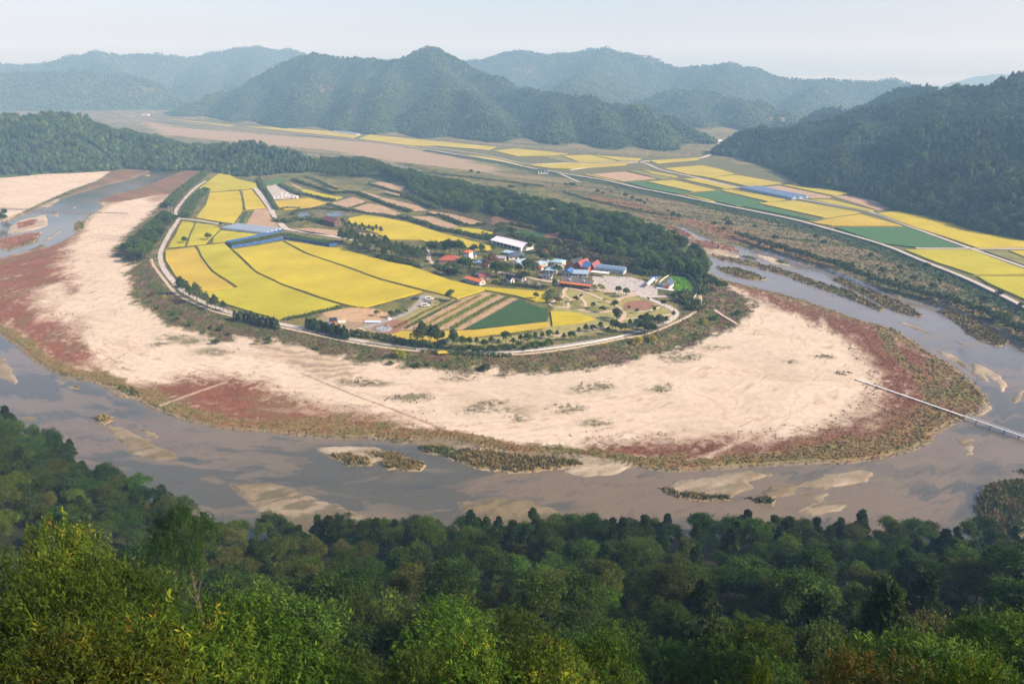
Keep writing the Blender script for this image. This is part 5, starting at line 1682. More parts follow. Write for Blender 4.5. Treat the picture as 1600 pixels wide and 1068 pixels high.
plant('round_tree', 'round dark tree standing alone at the lower left edge of two yellow fields', VTREE[0], 288, 381, 0.83)
plant('round_tree', 'round dark tree at the border of the slim yellow field', VTREE[0], 325, 376, 0.90)
plant('round_tree', 'small dark tree at the left end of the long greenhouses', VTREE[1], 346, 356, 0.86)
plant('round_tree', 'lone round tree inside the end of the long yellow field', VTREE[1], 837, 469, 0.80)
plant('round_tree', 'green tree at the corner of parking lot and yellow field', VTREE[1], 705, 469, 1.09)
plant('round_tree', 'low dark tree on the bare sandy plot', VTREE[0], 589, 494, .5)
for u, v, s, k, lb in [
        (672, 400, 1.0, 0, 'large dark tree at the left end of the grove behind the brick house'), (682, 401, 1.05, 0, 'tall dark tree in the grove left of the brick red roof'), (692, 399, 1.05, 1, 'dark tree in the middle of the grove behind the brick house'),
        (703, 400, 1.1, 0, 'tallest dark tree of the grove behind the brick house'), (718, 402, 1.15, 0, 'tall dark tree left of the white tower house'), (740, 398, .7, 0, 'small round tree right of the white tower house'),
        (712, 432, .9, 1, 'bushy tree at the left corner of the orange shed'), (724, 424, 1.0, 1, 'bushy tree below the dark grey roof'), (733, 428, 1.0, 0, 'dark tree above the orange roofed shed'), (770, 394, .7, 1, 'small tree near the low grey roof'),
        (752, 396, .75, 1, 'wide shrubby tree behind the blue roofed house'), (768, 423, 1.05, 2, 'reddish brown tree in the middle of the village'), (760, 427, .85, 2, 'brownish tree behind the red roof'), (776, 433, 1.1, 1, 'large green tree below the reddish tree'),
        (785, 436, 1.0, 0, 'dark green tree right of the red roof'), (797, 434, .95, 1, 'green tree behind the white hut'), (811, 431, .85, 1, 'green tree between two white huts'), (826, 432, 1.05, 0, 'tall dark tree at the end of the village street'),
        (815, 412, .6, 1, 'small green tree beside the light blue roof'), (838, 427, .7, 2, 'brown bush by the small orange roof'), (851, 408, .75, 2, 'rusty red tree behind the grey blue roof'), (853, 414, .8, 0, 'dark tree beside the two cyan roofs'),
        (780, 372, .9, 0, 'dark tree behind the left end of the white metal shed'), (790, 369, .9, 1, 'green tree behind the white metal shed'), (799, 371, .8, 0, 'dark bushy tree behind the middle of the white metal shed'),
        (839, 386, .8, 1, 'green tree right of the white metal shed'), (828, 392, .7, 1, 'small tree below the right gable of the white metal shed'), (845, 396, .8, 0, 'dark tree on the slope behind the village'), (862, 400, .8, 1, 'green tree on the slope above the cyan roofs'),
        (870, 427, .55, 0, 'small dark tree beside the cyan pavilion roof'), (866, 448, .5, 1, 'small tree at the edge of the village street'), (820, 440, .6, 0, 'dark bush below the white huts'), (700, 428, .8, 1, 'low bushy tree on the green verge'), (758, 414, .7, 1, 'small tree in front of the blue roofed house')]:
    plant('garden_tree', lb, VTREE[k], u, v, s * 1.62, group='trees among the village houses')
for i, (u, v, s) in enumerate([(534, 379, 1.0), (543, 382, 1.1), (551, 380, 1.15), (560, 384, 1.1), (568, 389, 1.05), (577, 387, 1.1), (586, 392, 1.15), (595, 396, 1.1), (604, 394, 1.15), (612, 400, 1.1), (620, 404, 1.15), (630, 402, 1.1), (638, 408, 1.1), (646, 406, 1.0), (654, 410, 1.05), (662, 404, .9),
                               (556, 393, .9), (600, 404, .95), (573, 396, .9), (628, 410, .95)]):
    plant('village_pine', 'spreading pine in the thick row above the biggest yellow field', VPINE[i % 2], u, v, s * 1.35, group='pines in the row above the biggest field')
for i, (u, v) in enumerate([(541, 358), (546, 356), (551, 361), (556, 359), (562, 363), (566, 360), (571, 364), (577, 363), (583, 365), (589, 363), (596, 366), (536, 352), (544, 364)]):
    plant('young_pine', 'slender young pine at the edge of the yellow field beside the red roofed house', VPINE[2], u, v, 1.1, group='slender pines beside the red roofed house')
for i, (u, v, s, lb) in enumerate([(287, 462, 1.05, 'wide pine at the upper end of the roadside pines'), (297, 466, .8, 'smaller pine just below the widest roadside pine'), (309, 474, 1.1, 'second wide pine on the bank road'), (324, 479, .8, 'slim pine on the bank road'), (337, 484, .8, 'low pine before the conifer belt'), (350, 486, .6, 'smallest roadside pine before the conifer belt'),
                                   (662, 541, 1.15, 'tall pine group leader beside the golden strip'), (672, 539, 1.0, 'broad pine next to the grey roofed shelter'), (683, 542, 1.0, 'dark pine left of the grey roofed shelter'), (708, 546, 1.0, 'single tall pine right of the grey roofed shelter')]):
    plant('road_pine', lb, VPINE[i % 2], u, v, s * 1.4)
for i in range(16):
    t = i / 15
    plant('conifer', 'dense dark conifer in the belt below the vivid yellow field', CONI[i % 2], 368 + 66 * t, 499 + 15 * t + random.uniform(-1.5, 1.5), .98 + .3 * random.random(), group='conifers below the vivid field')
for i in range(16):
    t = i / 15
    plant('conifer', 'dense dark conifer in the belt beside the playground', CONI[i % 2], 481 + 62 * t, 512.5 + 18 * t + random.uniform(-2, 2), 1.1 + .35 * random.random(), group='conifers beside the playground')
for i in range(46):
    t = i / 45
    plant('roadside_tree', 'small round tree lined up along the white railing road', VTREE[i % 2], 652 + 210 * t, 545 + 9 * math.sin(t * 3.0) - 4 * t + random.uniform(-4, 2), .42 + .2 * random.random(), group='small trees along the railing road')
for i in range(30):
    t = i / 29
    plant('young_park_pine', 'young dark pine in the loose rows at the lower edge of the park', VPINE[2] if i % 3 else VTREE[0], 722 + 330 * t, 541 - 40 * t ** 1.7 + random.uniform(-5, 4), .6 + .3 * random.random(), group='young pines at the lower park edge')
for i in range(16):
    plant('young_park_pine', 'young dark pine in the thicket where the park meets the bank road', VPINE[2] if i % 2 else VTREE[0], 955 + 75 * random.random(), 498 + 26 * random.random(), .75 + .3 * random.random(), group='young pines in the park corner')
for u, v, k, s, lb in [(929, 456, 3, .9, 'thin golden tree at the lower left of the plaza'), (937, 453, 3, .8, 'yellowing thin tree beside the plaza'), (942, 456, 3, .75, 'yellowish sapling on the park lawn'), (967, 461, 1, .75, 'dark spiky tree at the lower plaza edge'), (978, 465, 1, .8, 'bushy dark green tree beside the short park path'),
                       (960, 483, 0, .62, 'dark round shrub at the path crossing'), (942, 489, 0, .5, 'dark shrub below the diagonal path'), (868, 474, 2, .5, 'reddish pine on the left round bed'), (874, 475, 2, .52, 'larger reddish pine on the left round bed'), (900, 473, 0, .5, 'dark shrub on the second round bed'),
                       (926, 482, 0, .45, 'low green shrub on the largest round bed'), (983, 485, 2, .35, 'brown sapling left of the clay circle'), (996, 490, 1, .4, 'small dark sapling below the clay circle'), (1022, 487, 1, .4, 'small dark sapling right of the clay circle'), (1038, 480, 1, .6, 'sapling beside the widest park path'),
                       (945, 473, 3, .6, 'golden sapling beside the diagonal path'), (960, 463, 3, .5, 'yellow sapling between plaza and short path'), (1012, 470, 1, .3, 'tiny tree along the widest park path'), (634, 490, 1, .35, 'sapling beside the gravel drive'), (622, 494, 0, .45, 'dark sapling near the playground'), (612, 497, 0, .5, 'dark bushy sapling above the playground'), (688, 474, 1, .35, 'sapling in the parking lot')]:
    plant('park_tree', lb, VTREE[k], u, v, s * 1.25, group='ornamental trees of the park')
for i in range(58):
    t = random.random()
    u, v = 268 - 54 * t + random.uniform(-17, 10), 342 + 66 * t + random.uniform(-7, 7)
    plant('bank_tree', 'dark broadleaf tree in the dense clump on the left bank', VTREE[0] if random.random() < .7 else VTREE[1], u, v, 1.15 + .5 * random.random(), z=2.2, group='trees of the dense clump on the left bank')
for u, v, s, lb in [(1112, 452, 1.15, 'largest rounded bush under the east end of the wood'), (1124, 457, 1.1, 'dark rounded bush at the edge of the beach'), (1105, 444, 1.0, 'dark bush behind the largest one'), (1130, 452, .8, 'small dark bush nearest the water')]:
    plant('round_bush', lb, VTREE[0], u, v, s, z=2, cat='bush')
plant('golden_bush', 'bright yellow green bush on the bank below the road', SHRUB[2], 623, 560, 1.9, 1.6, cat='bush')
plant('dark_bush', 'dark green bush at the edge of the beach', SHRUB[0], 760, 579, 1.6, .9, cat='bush')
plant('grey_bush', 'dark bush on the sand edge below the left pines', SHRUB[0], 337, 538, 1.3, .8, cat='bush')
plant('pale_bush', 'pale green bush on the left bank', SHRUB[3], 240, 462, 1.5, 1.6, cat='bush')
plant('lime_bush', 'lime green bush beside the pale one on the left bank', SHRUB[2], 257, 467, 1.0, 1.6, cat='bush')
plant('green_bush', 'green bush beside the sandy ramp', SHRUB[1], 1117, 500, 1.5, 1.3, cat='bush')
plant('yellow_bush', 'yellow bush below the sandy ramp', SHRUB[2], 1101, 507, 1.2, 1.3, cat='bush')
plant('tall_bush', 'tall pale willow bush on the bank below the park', SHRUB[2], 996, 540, 1.9, 1.4, cat='bush')
plant('tall_bush', 'second tall willow bush right of the pale one', SHRUB[2], 1017, 535, 1.7, 1.4, cat='bush')
for i in range(46):
    t = random.random()
    k = random.choice([0, 1, 1, 3, 3])
    u, v = [(225 + 110 * t, 470 + 48 * t), (560 + 560 * t, 563 + 10 * math.sin(t * 3) - 52 * t ** 2.2), (340 + 230 * t, 518 + 38 * t), (1105 + 55 * t, 470 + 18 * t)][random.choice([0, 1, 1, 2, 3])]
    plant('bank_shrub', 'low grey green shrub scattered over the scrubby village bank', SHRUB[k], u + random.uniform(-10, 10), v + random.uniform(-6, 8), .55 + .7 * random.random(), 1.2, cat='shrub', group='shrubs on the village bank')
for i in range(60):
    t = random.random()
    u, v = [(640 + 520 * t, 272 + 74 * t + 12 * math.sin(9 * t)), (860 + 740 * t, 290 + 170 * t ** 1.15 + random.uniform(0, 40))][random.random() < .5]
    if u < 760:
        v = min(v, 276 + (u - 640) * .1)
    plant('willow', 'low willow on the flood plain, ' + ('behind the upper terraces' if u < 760 else 'between village ridge and sluice' if u < 900 else 'between village ridge and levee' if u < 1080 else 'below the green crop fields' if u < 1280 else 'below the large triangular green field' if u < 1440 else 'below the right corner field'), VTREE[0] if i % 3 else VTREE[1], u, v - 4, .4 + .5 * random.random(), .8, group='willows on the flood plain')
for i in range(44):
    t = i / 43
    u, v = 1180 + 420 * t, 392 + 140 * t ** 1.25
    plant('waterside_willow', 'willow on the far river bank ' + ('opposite the upper islands' if u < 1270 else 'opposite the long reed island' if u < 1400 else 'opposite the reedy right island' if u < 1530 else 'at the right end of the bank'), VTREE[0] if i % 2 else VTREE[1], u + random.uniform(-8, 8), v - 6 - 10 * t + random.uniform(-4, 3), .32 + .3 * random.random(), .8, group='willows along the far river bank')
for u, v, s, lb in [(1138, 358, 1.1, 'largest dark willow beside the upper river channel'), (1115, 355, .8, 'willow left of the largest one'), (1050, 341, .9, 'bushy willow above the red weed'), (1060, 343, .8, 'willow right of the bushy one'), (736, 272, .9, 'round willow in the middle of the flood plain'), (748, 274, .8, 'second round willow in the flood plain'), (4, 350, 1.4, 'dark rounded tree at the left edge beside the water'), (-8, 352, 1.5, 'dark tree cut off by the left edge'), (7, 340, 1.2, 'upper dark tree at the left edge'), (1570, 505, .9, 'dark willow clump on the right bank'), (1560, 500, .8, 'dark willow beside the clump on the right bank')]:
    plant('willow', lb, VTREE[0], u, v, s, .8)
# ------------------------------------------------------------------ buildings
def mm(name, rgb, **k):
    return mat(name, rgb, **k)


HM = dict(
    white=mm('white_plaster', (.72, .70, .66), rough=.8, var=.08), cream=mm('cream_plaster', (.55, .47, .36), var=.1), pink=mm('pink_brick', (.42, .24, .17), var=.15, scale=4),
    grey=mm('grey_block', (.40, .39, .37), var=.12, scale=2), brown=mm('brown_timber', (.10, .055, .032), var=.25, scale=4), orange=mm('orange_panel', (.42, .13, .045), var=.12), redw=mm('dark_red_panel', (.2, .05, .04), var=.15),
    r_brick=mm('brick_red_roof', (.36, .095, .05), var=.15, scale=2, wave=('X', 1.6, .3)), r_orange=mm('orange_metal_roof', (.58, .16, .05), rough=.6, var=.08, wave=('X', 1.4, .2)), r_red=mm('red_metal_roof', (.27, .075, .06), rough=.6, var=.1, wave=('X', 1.4, .2)),
    r_blue=mm('blue_metal_roof', (.06, .16, .38), rough=.55, var=.12, wave=('X', 1.4, .2)), r_sky=mm('sky_blue_roof', (.17, .34, .50), rough=.45, var=.1, wave=('X', 1.4, .2)), r_cyan=mm('pale_cyan_roof', (.32, .49, .56), rough=.45, var=.1, wave=('X', 1.4, .2)),
    r_dark=mm('dark_tile_roof', (.05, .053, .06), rough=.7, var=.2, scale=3, wave=('X', 2.2, .35)), r_slate=mm('slate_blue_roof', (.075, .10, .14), rough=.6, var=.15, wave=('X', 1.8, .25)), r_pale=mm('pale_blue_grey_roof', (.30, .40, .50), rough=.45, var=.1, wave=('X', 1.4, .2)),
    r_white=mm('white_metal_roof', (.74, .73, .72), rough=.4, var=.06, wave=('X', 1.2, .12)), r_grey=mm('grey_sheet_roof', (.33, .33, .33), rough=.55, var=.12, wave=('X', 1.4, .2)), gbridge=mm('grey_bridge', (.2, .19, .175), var=.15), r_tile=mm('grey_tile_roof', (.13, .135, .13), var=.15, scale=3, wave=('X', 2.0, .3)), r_steel=mm('blue_steel_arch', (.16, .24, .34), rough=.4, var=.1, wave=('X', 2.0, .25)), r_purple=mm('maroon_roof', (.17, .045, .06), rough=.5, var=.1, wave=('X', 1.4, .2)),
    thatch=mm('thatch', (.13, .115, .10), var=.2, scale=5), glass=mm('window_glass', (.035, .045, .055), rough=.12, var=.1, spec=.6), frame=mm('window_frame', (.6, .58, .55), var=.05), door=mm('door_leaf', (.12, .09, .07), var=.1), dark=mm('painted_shade', (.02, .02, .022), var=.1),
    film=mm('greenhouse_film', (.27, .325, .385), rough=.35, var=.07, scale=.8, spec=.5), film2=mm('blue_grey_film', (.17, .235, .34), rough=.35, var=.1, scale=.5, spec=.5), steel=mm('steel', (.4, .4, .41), rough=.4, var=.05), net=mm('blue_net', (.022, .085, .25), rough=.8, var=.12), conc=CONC,
    black=mm('tyre', (.02, .02, .02), var=.1), wpaint=mm('white_paint', (.62, .61, .59), rough=.3, var=.03), gpaint=mm('grey_paint', (.16, .17, .19), rough=.3, var=.05), bpaint=mm('dark_blue_paint', (.025, .035, .06), rough=.3, var=.05), yellow=mm('yellow_sheet', (.42, .32, .03), var=.1), bluesheet=mm('pale_blue_sheet', (.45, .5, .62), var=.1), stone=mm('grey_stone', (.30, .31, .33), var=.2, scale=3), wood=mm('weathered_wood', (.25, .19, .13), var=.2, scale=4))


def mesh(name, co, fc, m, parent=None, loc=None, rz=0, **k):
    me = bpy.data.meshes.new(name)
    me.from_pydata([tuple(c) for c in co], [], [tuple(f) for f in fc])
    me.materials.append(m)
    return link(name, me, parent, loc, rz, **k)


def boxg(x0, x1, y0, y1, z0, z1, o=0):
    co = [(x, y, z) for z in (z0, z1) for y in (y0, y1) for x in (x0, x1)]
    return co, [tuple(o + i for i in f) for f in [(0, 2, 3, 1), (4, 5, 7, 6), (0, 1, 5, 4), (2, 6, 7, 3), (0, 4, 6, 2), (1, 3, 7, 5)]]


def box(name, x0, x1, y0, y1, z0, z1, m, parent, **k):
    co, fc = boxg(x0, x1, y0, y1, z0, z1)
    return mesh(name, co, fc, m, parent, **k)


def boxes(name, lst, m, parent=None, **k):
    co, fc = [], []
    for b in lst:
        c, f = boxg(*b, o=len(co))
        co += c
        fc += f
    return mesh(name, co, fc, m, parent, **k)


def plate(name, quad, th, m, parent, **k):
    """roof plane with thickness; quad counter-clockwise from above"""
    q = [Vector(c) for c in quad]
    n = (q[1] - q[0]).cross(q[-1] - q[0]).normalized()
    co = [c + n * th for c in q] + q
    k_ = len(q)
    fc = [tuple(range(k_)), tuple(range(2 * k_ - 1, k_ - 1, -1))] + [(i, k_ + i, k_ + (i + 1) % k_, (i + 1) % k_) for i in range(k_)]
    return mesh(name, co, fc, m, parent, **k)


def frame_of(p1, p2, z=VZ):
    a, b = np.array(P(*p1, z)), np.array(P(*p2, z))
    d = b - a
    L = np.hypot(*d)
    return (a + b) / 2, L, math.atan2(d[1], d[0])


def windows(par, W_, D, h, front=3, side=1, z=1.0, wd=1.3, ht=1.1, storeys=1, dr=True):
    for st in range(storeys):
        zz = z + st * 2.9
        for i in range(front):
            x = -W_ / 2 + W_ * (i + .5) / front
            if dr and st == 0 and i == front // 2:
                box('door', x - .55, x + .55, -.06, .02, .05, 2.1, HM['door'], par)
                continue
            f = box('window', x - wd / 2, x + wd / 2, -.05, .02, zz, zz + ht, HM['frame'], par)
            box('pane', x - wd / 2 + .1, x + wd / 2 - .1, -.08, -.051, zz + .1, zz + ht - .1, HM['glass'], f)
        for i in range(side):
            y = D * (i + .5) / side
            f = box('window', W_ / 2 - .02, W_ / 2 + .05, y - wd / 2, y + wd / 2, zz, zz + ht, HM['frame'], par)
            box('pane', W_ / 2 + .051, W_ / 2 + .08, y - wd / 2 + .1, y + wd / 2 - .1, zz + .1, zz + ht - .1, HM['glass'], f)


def house(name, label, p1, p2, D, h, roof, wall, rm, rise=1.5, eave=.6, win=(3, 1), storeys=1, z=VZ, ridge='x', cat='house', dr=True):
    """p1, p2: photograph pixels of the two lower front corners"""
    c, W_, rz = frame_of(p1, p2, z)
    t = thing(name, label, cat, (c[0], c[1], z), rz)
    w2 = W_ / 2
    th = .14
    if roof == 'gable' and ridge == 'x':
        co = [(-w2, 0, -.3), (w2, 0, -.3), (w2, D, -.3), (-w2, D, -.3), (-w2, 0, h), (w2, 0, h), (w2, D, h), (-w2, D, h), (-w2, D / 2, h + rise), (w2, D / 2, h + rise)]
        mesh('wall', co, [(0, 1, 5, 4), (2, 3, 7, 6), (1, 2, 6, 9, 5), (3, 0, 4, 8, 7)], HM[wall], t)
        s = rise / (D / 2)
        e = eave
        r = [(-w2 - e, -e, h - e * s), (w2 + e, -e, h - e * s), (w2 + e, D / 2, h + rise), (-w2 - e, D / 2, h + rise)]
        r2 = [(w2 + e, D + e, h - e * s), (-w2 - e, D + e, h - e * s), (-w2 - e, D / 2, h + rise), (w2 + e, D / 2, h + rise)]
        ro = plate('roof', [(x, y, q + .03) for x, y, q in r], th, HM[rm], t)
        plate('roof_plane', [(x, y, q + .03) for x, y, q in r2], th, HM[rm], ro)
        box('ridge_cap', -w2 - e, w2 + e, D / 2 - .18, D / 2 + .18, h + rise + th, h + rise + th + .14, HM[rm], ro)
    elif roof == 'gable':
        co = [(-w2, 0, -.3), (w2, 0, -.3), (w2, D, -.3), (-w2, D, -.3), (-w2, 0, h), (w2, 0, h), (w2, D, h), (-w2, D, h), (0, 0, h + rise), (0, D, h + rise)]
        mesh('wall', co, [(0, 1, 5, 8, 4), (2, 3, 7, 9, 6), (1, 2, 6, 5), (3, 0, 4, 7)], HM[wall], t)
        s = rise / w2
        e = eave
        ro = plate('roof', [(0, -e, h + rise + .03), (w2 + e, -e, h - e * s + .03), (w2 + e, D + e, h - e * s + .03), (0, D + e, h + rise + .03)], th, HM[rm], t)
        plate('roof_plane', [(-w2 - e, -e, h - e * s + .03), (0, -e, h + rise + .03), (0, D + e, h + rise + .03), (-w2 - e, D + e, h - e * s + .03)], th, HM[rm], ro)
        box('ridge_cap', -.18, .18, -e, D + e, h + rise + th, h + rise + th + .14, HM[rm], ro)
    elif roof == 'hip':
        boxes('wall', [(-w2, w2, 0, D, -.3, h)], HM[wall], t)
        e = eave
        k = min(D / 2 + e, w2 * .8)
        A, B, Cc, Dd = (-w2 - e, -e, h), (w2 + e, -e, h), (w2 + e, D + e, h), (-w2 - e, D + e, h)
        R1, R2 = (-w2 - e + k, D / 2, h + rise), (w2 + e - k, D / 2, h + rise)
        ro = mesh('roof', [A, B, Cc, Dd, R1, R2] + [(x, y, q - .16) for x, y, q in (A, B, Cc, Dd)], [(0, 1, 5, 4), (1, 2, 5), (2, 3, 4, 5), (3, 0, 4), (6, 7, 1, 0), (7, 8, 2, 1), (8, 9, 3, 2), (9, 6, 0, 3), (9, 8, 7, 6)], HM[rm], t)
        box('ridge_cap', R1[0], R2[0], D / 2 - .2, D / 2 + .2, h + rise - .06, h + rise + .16, HM[rm], ro)
    elif roof == 'shed':
        co, fc = boxg(-w2, w2, 0, D, -.3, h)
        co[6] = (-w2, D, h + rise)
        co[7] = (w2, D, h + rise)
        mesh('wall', co, fc, HM[wall], t)
        e = eave
        s = rise / D
        plate('roof', [(-w2 - e, -e, h - e * s + .03), (w2 + e, -e, h - e * s + .03), (w2 + e, D + e, h + rise + e * s + .03), (-w2 - e, D + e, h + rise + e * s + .03)], th, HM[rm], t)
    elif roof == 'flat':
        boxes('wall', [(-w2, w2, 0, D, -.3, h)], HM[wall], t)
        boxes('roof', [(-w2 - eave, w2 + eave, -eave, D + eave, h + .004, h + .25)], HM[rm], t)
    elif roof == 'arch':
        n = 14
        co = []
        for x in (-w2, w2):
            for i in range(n + 1):
                a = math.pi * i / n
                co.append((x, D / 2 - math.cos(a) * D / 2, h + math.sin(a) * rise))
        fc = [(i, n + 1 + i, n + 2 + i, i + 1) for i in range(n)] + [tuple(range(n + 1)), tuple(range(2 * n + 1, n, -1))]
        mesh('roof', co, fc, HM[rm], t)
        if h > .3:
            boxes('wall', [(-w2 + .1, w2 - .1, .1, D - .1, -.3, h)], HM[wall], t)
    if win[0] or win[1]:
        windows(t, W_, D, h, win[0], win[1], storeys=storeys, dr=dr)
    return t, W_, D


house('brick_house', 'brick red hip roofed house with pink walls inside the curved lane', (686, 412), (717, 413), 8.5, 2.8, 'hip', 'pink', 'r_brick', 2.6)
house('old_house', 'low house with dark grey tiled roof beside the brick red one', (711, 415), (736, 417), 6.5, 2.4, 'gable', 'cream', 'r_dark', 1.6)
t_, w_, d_ = house('tower_house', 'white two storey house with a small orange roof', (725, 405), (733, 406), 5.5, 5.4, 'hip', 'white', 'r_orange', 1.3, win=(2, 2), storeys=2)
house('shed', 'small grey blue shed beside the white tower house', (738, 403), (745, 402), 6, 2.4, 'gable', 'grey', 'r_slate', .9, win=(1, 0))
house('blue_house', 'house with a bright sky blue roof in the middle of the village', (743, 415), (763, 417), 6.5, 2.7, 'hip', 'grey', 'r_sky', 1.3)
house('storehouse', 'long low storehouse with bright orange roof and whitish walls beside the rice', (726, 440), (749.5, 446.5), 5.2, 2.5, 'gable', 'grey', 'r_orange', .9, eave=.4, win=(2, 1))
house('red_shed', 'low red roofed shed behind the orange storehouse', (750, 438), (766, 437), 5, 2.2, 'shed', 'grey', 'r_red', .8, win=(1, 0))
house('lean_to', 'small dark grey lean-to above the orange storehouse', (744, 434), (752, 434), 4, 2.0, 'shed', 'grey', 'r_slate', .5, win=(1, 0))
house('tiled_house', 'house with a dark slate blue hip roof behind the pale blue roof', (795, 406), (818, 406), 8, 2.8, 'hip', 'white', 'r_slate', 2.2)
house('pale_roof_house', 'white house with a pale blue grey gable roof', (799, 414), (812, 418), 8, 2.8, 'gable', 'white', 'r_pale', 1.4, ridge='y')
house('low_house', 'long low grey roofed house left of the slate blue roof', (769, 407), (789, 408), 5, 2.2, 'gable', 'cream', 'r_grey', .9)
t_, w_, d_ = house('long_shed', 'long white metal cattle shed with an open dark front', (768, 381), (814, 393), 13, 3.4, 'gable', 'white', 'r_white', 1.9, eave=.8, win=(0, 1))
boxes('bay_shade', [(-w_ / 2 + 1.5 + i * (w_ - 3) / 7, -w_ / 2 + 1.5 + (i + .86) * (w_ - 3) / 7, -.06, .01, .4, 2.7) for i in range(7)], HM['dark'], t_)  # dark panels on the front wall, painted as the shade inside open bays
house('annex', 'low pale roofed annex in front of the white metal shed', (786, 397), (812, 402), 4.2, 1.7, 'shed', 'grey', 'r_cyan', .5, win=(2, 0), dr=False, cat='annex')
house('barn', 'grey blue roofed barn turned end on near the rusty tree', (833, 417), (841, 419), 12, 2.6, 'gable', 'grey', 'r_pale', 1.3, ridge='y', win=(1, 1))
house('kiosk', 'tiny orange roofed kiosk below the grey blue barn', (836, 423), (846, 424), 4, 2.2, 'gable', 'white', 'r_orange', .8, win=(1, 0))
house('shed', 'dark roofed grey shed beside the village street', (848, 436), (861, 437), 5, 2.3, 'gable', 'grey', 'r_slate', 1.0, win=(2, 1))
house('hut', 'white gabled hut under the trees at the village edge', (798, 442), (804, 441), 6, 2.4, 'gable', 'white', 'r_dark', 1.3, ridge='y', win=(1, 1))
house('hut', 'second white gabled hut near the tall dark tree', (815, 440), (822, 438), 6, 2.4, 'gable', 'white', 'r_dark', 1.3, ridge='y', win=(1, 1))
house('cyan_house', 'house with a pale cyan hip roof left of the coloured halls', (860, 415), (878, 417), 7.5, 3.0, 'hip', 'cream', 'r_cyan', 1.4)
house('cream_house', 'flat roofed cream house in front of the cyan hip roof', (864, 421.5), (880, 423), 5.5, 2.6, 'flat', 'cream', 'cream', 0, .3)
house('cyan_pavilion', 'house with a pale cyan pyramid roof below the cyan hip roof', (852, 427), (869, 428), 6.5, 2.4, 'hip', 'grey', 'r_cyan', 1.6)
# the coloured halls
house('orange_hall', 'orange walled hall with a dark pitched roof in the coloured row', (885, 421), (897, 424), 11, 4.6, 'gable', 'orange', 'r_dark', 2.8, ridge='y', win=(1, 0), eave=.3)
house('red_hall', 'hall with a big dull red pitched roof between orange walls', (898, 424), (907, 425.5), 13, 4.4, 'gable', 'redw', 'r_red', 2.6, ridge='y', win=(1, 0), eave=.3)
house('blue_orange_hall', 'orange hall with a bright blue roof slope', (908, 425), (919, 427), 11, 3.8, 'gable', 'orange', 'r_blue', 2.6, ridge='x', win=(1, 0), eave=.3)
house('red_gable_hall', 'narrow red roofed hall at the right end of the coloured row', (920, 425), (928, 426), 12, 3.6, 'gable', 'redw', 'r_red', 2.4, ridge='y', win=(1, 0), eave=.3)
house('arch_barn', 'long blue grey barrel roofed barn beside the plaza', (925, 424), (974, 429.5), 8, 2.0, 'arch', 'grey', 'r_steel', 2.6, win=(5, 0), dr=False, cat='barn')
t_ = thing('canopy', 'flat white open canopy in front of the barrel roofed barn', 'canopy', (*frame_of((922, 431), (950, 434))[0], VZ), frame_of((922, 431), (950, 434))[2])
w_ = frame_of((922, 431), (950, 434))[1]
boxes('roof', [(-w_ / 2, w_ / 2, 0, 4.2, 2.7, 2.86)], HM['r_white'], t_)
for i in range(5):
    x = -w_ / 2 + .3 + i * (w_ - .6) / 4
    boxes('post', [(x - .07, x + .07, .15, .3, 0, 2.69)], HM['steel'], t_)
house('blue_house', 'house with two bright blue roof slopes behind the restaurant', (878, 431), (894, 433), 7, 2.8, 'gable', 'grey', 'r_blue', 1.7, ridge='y')
house('pale_blue_house', 'pale violet blue roofed house behind the right half of the restaurant', (896, 433), (918, 434), 7, 2.8, 'gable', 'grey', 'r_pale', 1.5)
t_, w_, d_ = house('restaurant', 'long timber restaurant with grey tiles, orange eave and two arched dormers', (876, 447), (921, 452), 8.5, 3.1, 'gable', 'brown', 'r_tile', 2.3, eave=.3, win=(7, 2), cat='restaurant')
plate('eave_roof', [(-w_ / 2 - .8, -2.1, 2.6), (w_ / 2 + .8, -2.1, 2.6), (w_ / 2 + .8, -.2, 3.15), (-w_ / 2 - .8, -.2, 3.15)], .12, HM['r_orange'], t_)
plate('side_eave', [(-w_ / 2 - 1.1, -1, 2.6), (-w_ / 2 + .5, -1, 3.4), (-w_ / 2 + .5, d_ / 2, 5.0), (-w_ / 2 - 1.1, d_ / 2, 4.2)], .1, HM['r_orange'], t_)
for i in range(8):
    x = -w_ / 2 + .3 + i * (w_ - .6) / 7
    boxes('post', [(x - .1, x + .1, -2.0, -1.8, 0, 2.6)], HM['brown'], t_)
for x in (-w_ / 4, w_ / 4):
    n = 10
    co = [(x + 1.3 * math.cos(math.pi * i / n), y, 3.9 + 1.1 * math.sin(math.pi * i / n)) for y in (1.0, 3.2) for i in range(n + 1)]
    dm = mesh('dormer', co, [(i, n + 1 + i, n + 2 + i, i + 1) for i in range(n)] + [tuple(range(n + 1))], HM['r_grey'], t_)
    co = [(x + r * math.cos(math.pi * i / n), .95, 3.9 + r * .85 * math.sin(math.pi * i / n)) for r in (1.42, 1.12) for i in range(n + 1)]
    mesh('arch_trim', co, [(i, i + 1, n + 2 + i, n + 1 + i) for i in range(n)], HM['white'], dm)
house('blue_kiosk', 'small kiosk with a vivid blue roof beside the wooded slope', (1016, 440), (1024, 441), 4.5, 2.4, 'hip', 'grey', 'r_blue', 1.0, win=(1, 1))
t_, w_, d_ = house('white_house', 'white house with slate grey gable roof and terrace near the bright garden', (1033, 450), (1046, 452), 8, 2.9, 'gable', 'white', 'r_slate', 2.0, ridge='y', win=(3, 2))
boxes('terrace', [(-w_ / 2 - 2.2, w_ / 2 + 3.2, -3.2, -.05, -.2, .55)], HM['white'], t_)
boxes('porch', [(.2, 2.6, -1.6, -.07, .56, 2.2)], HM['orange'], t_)
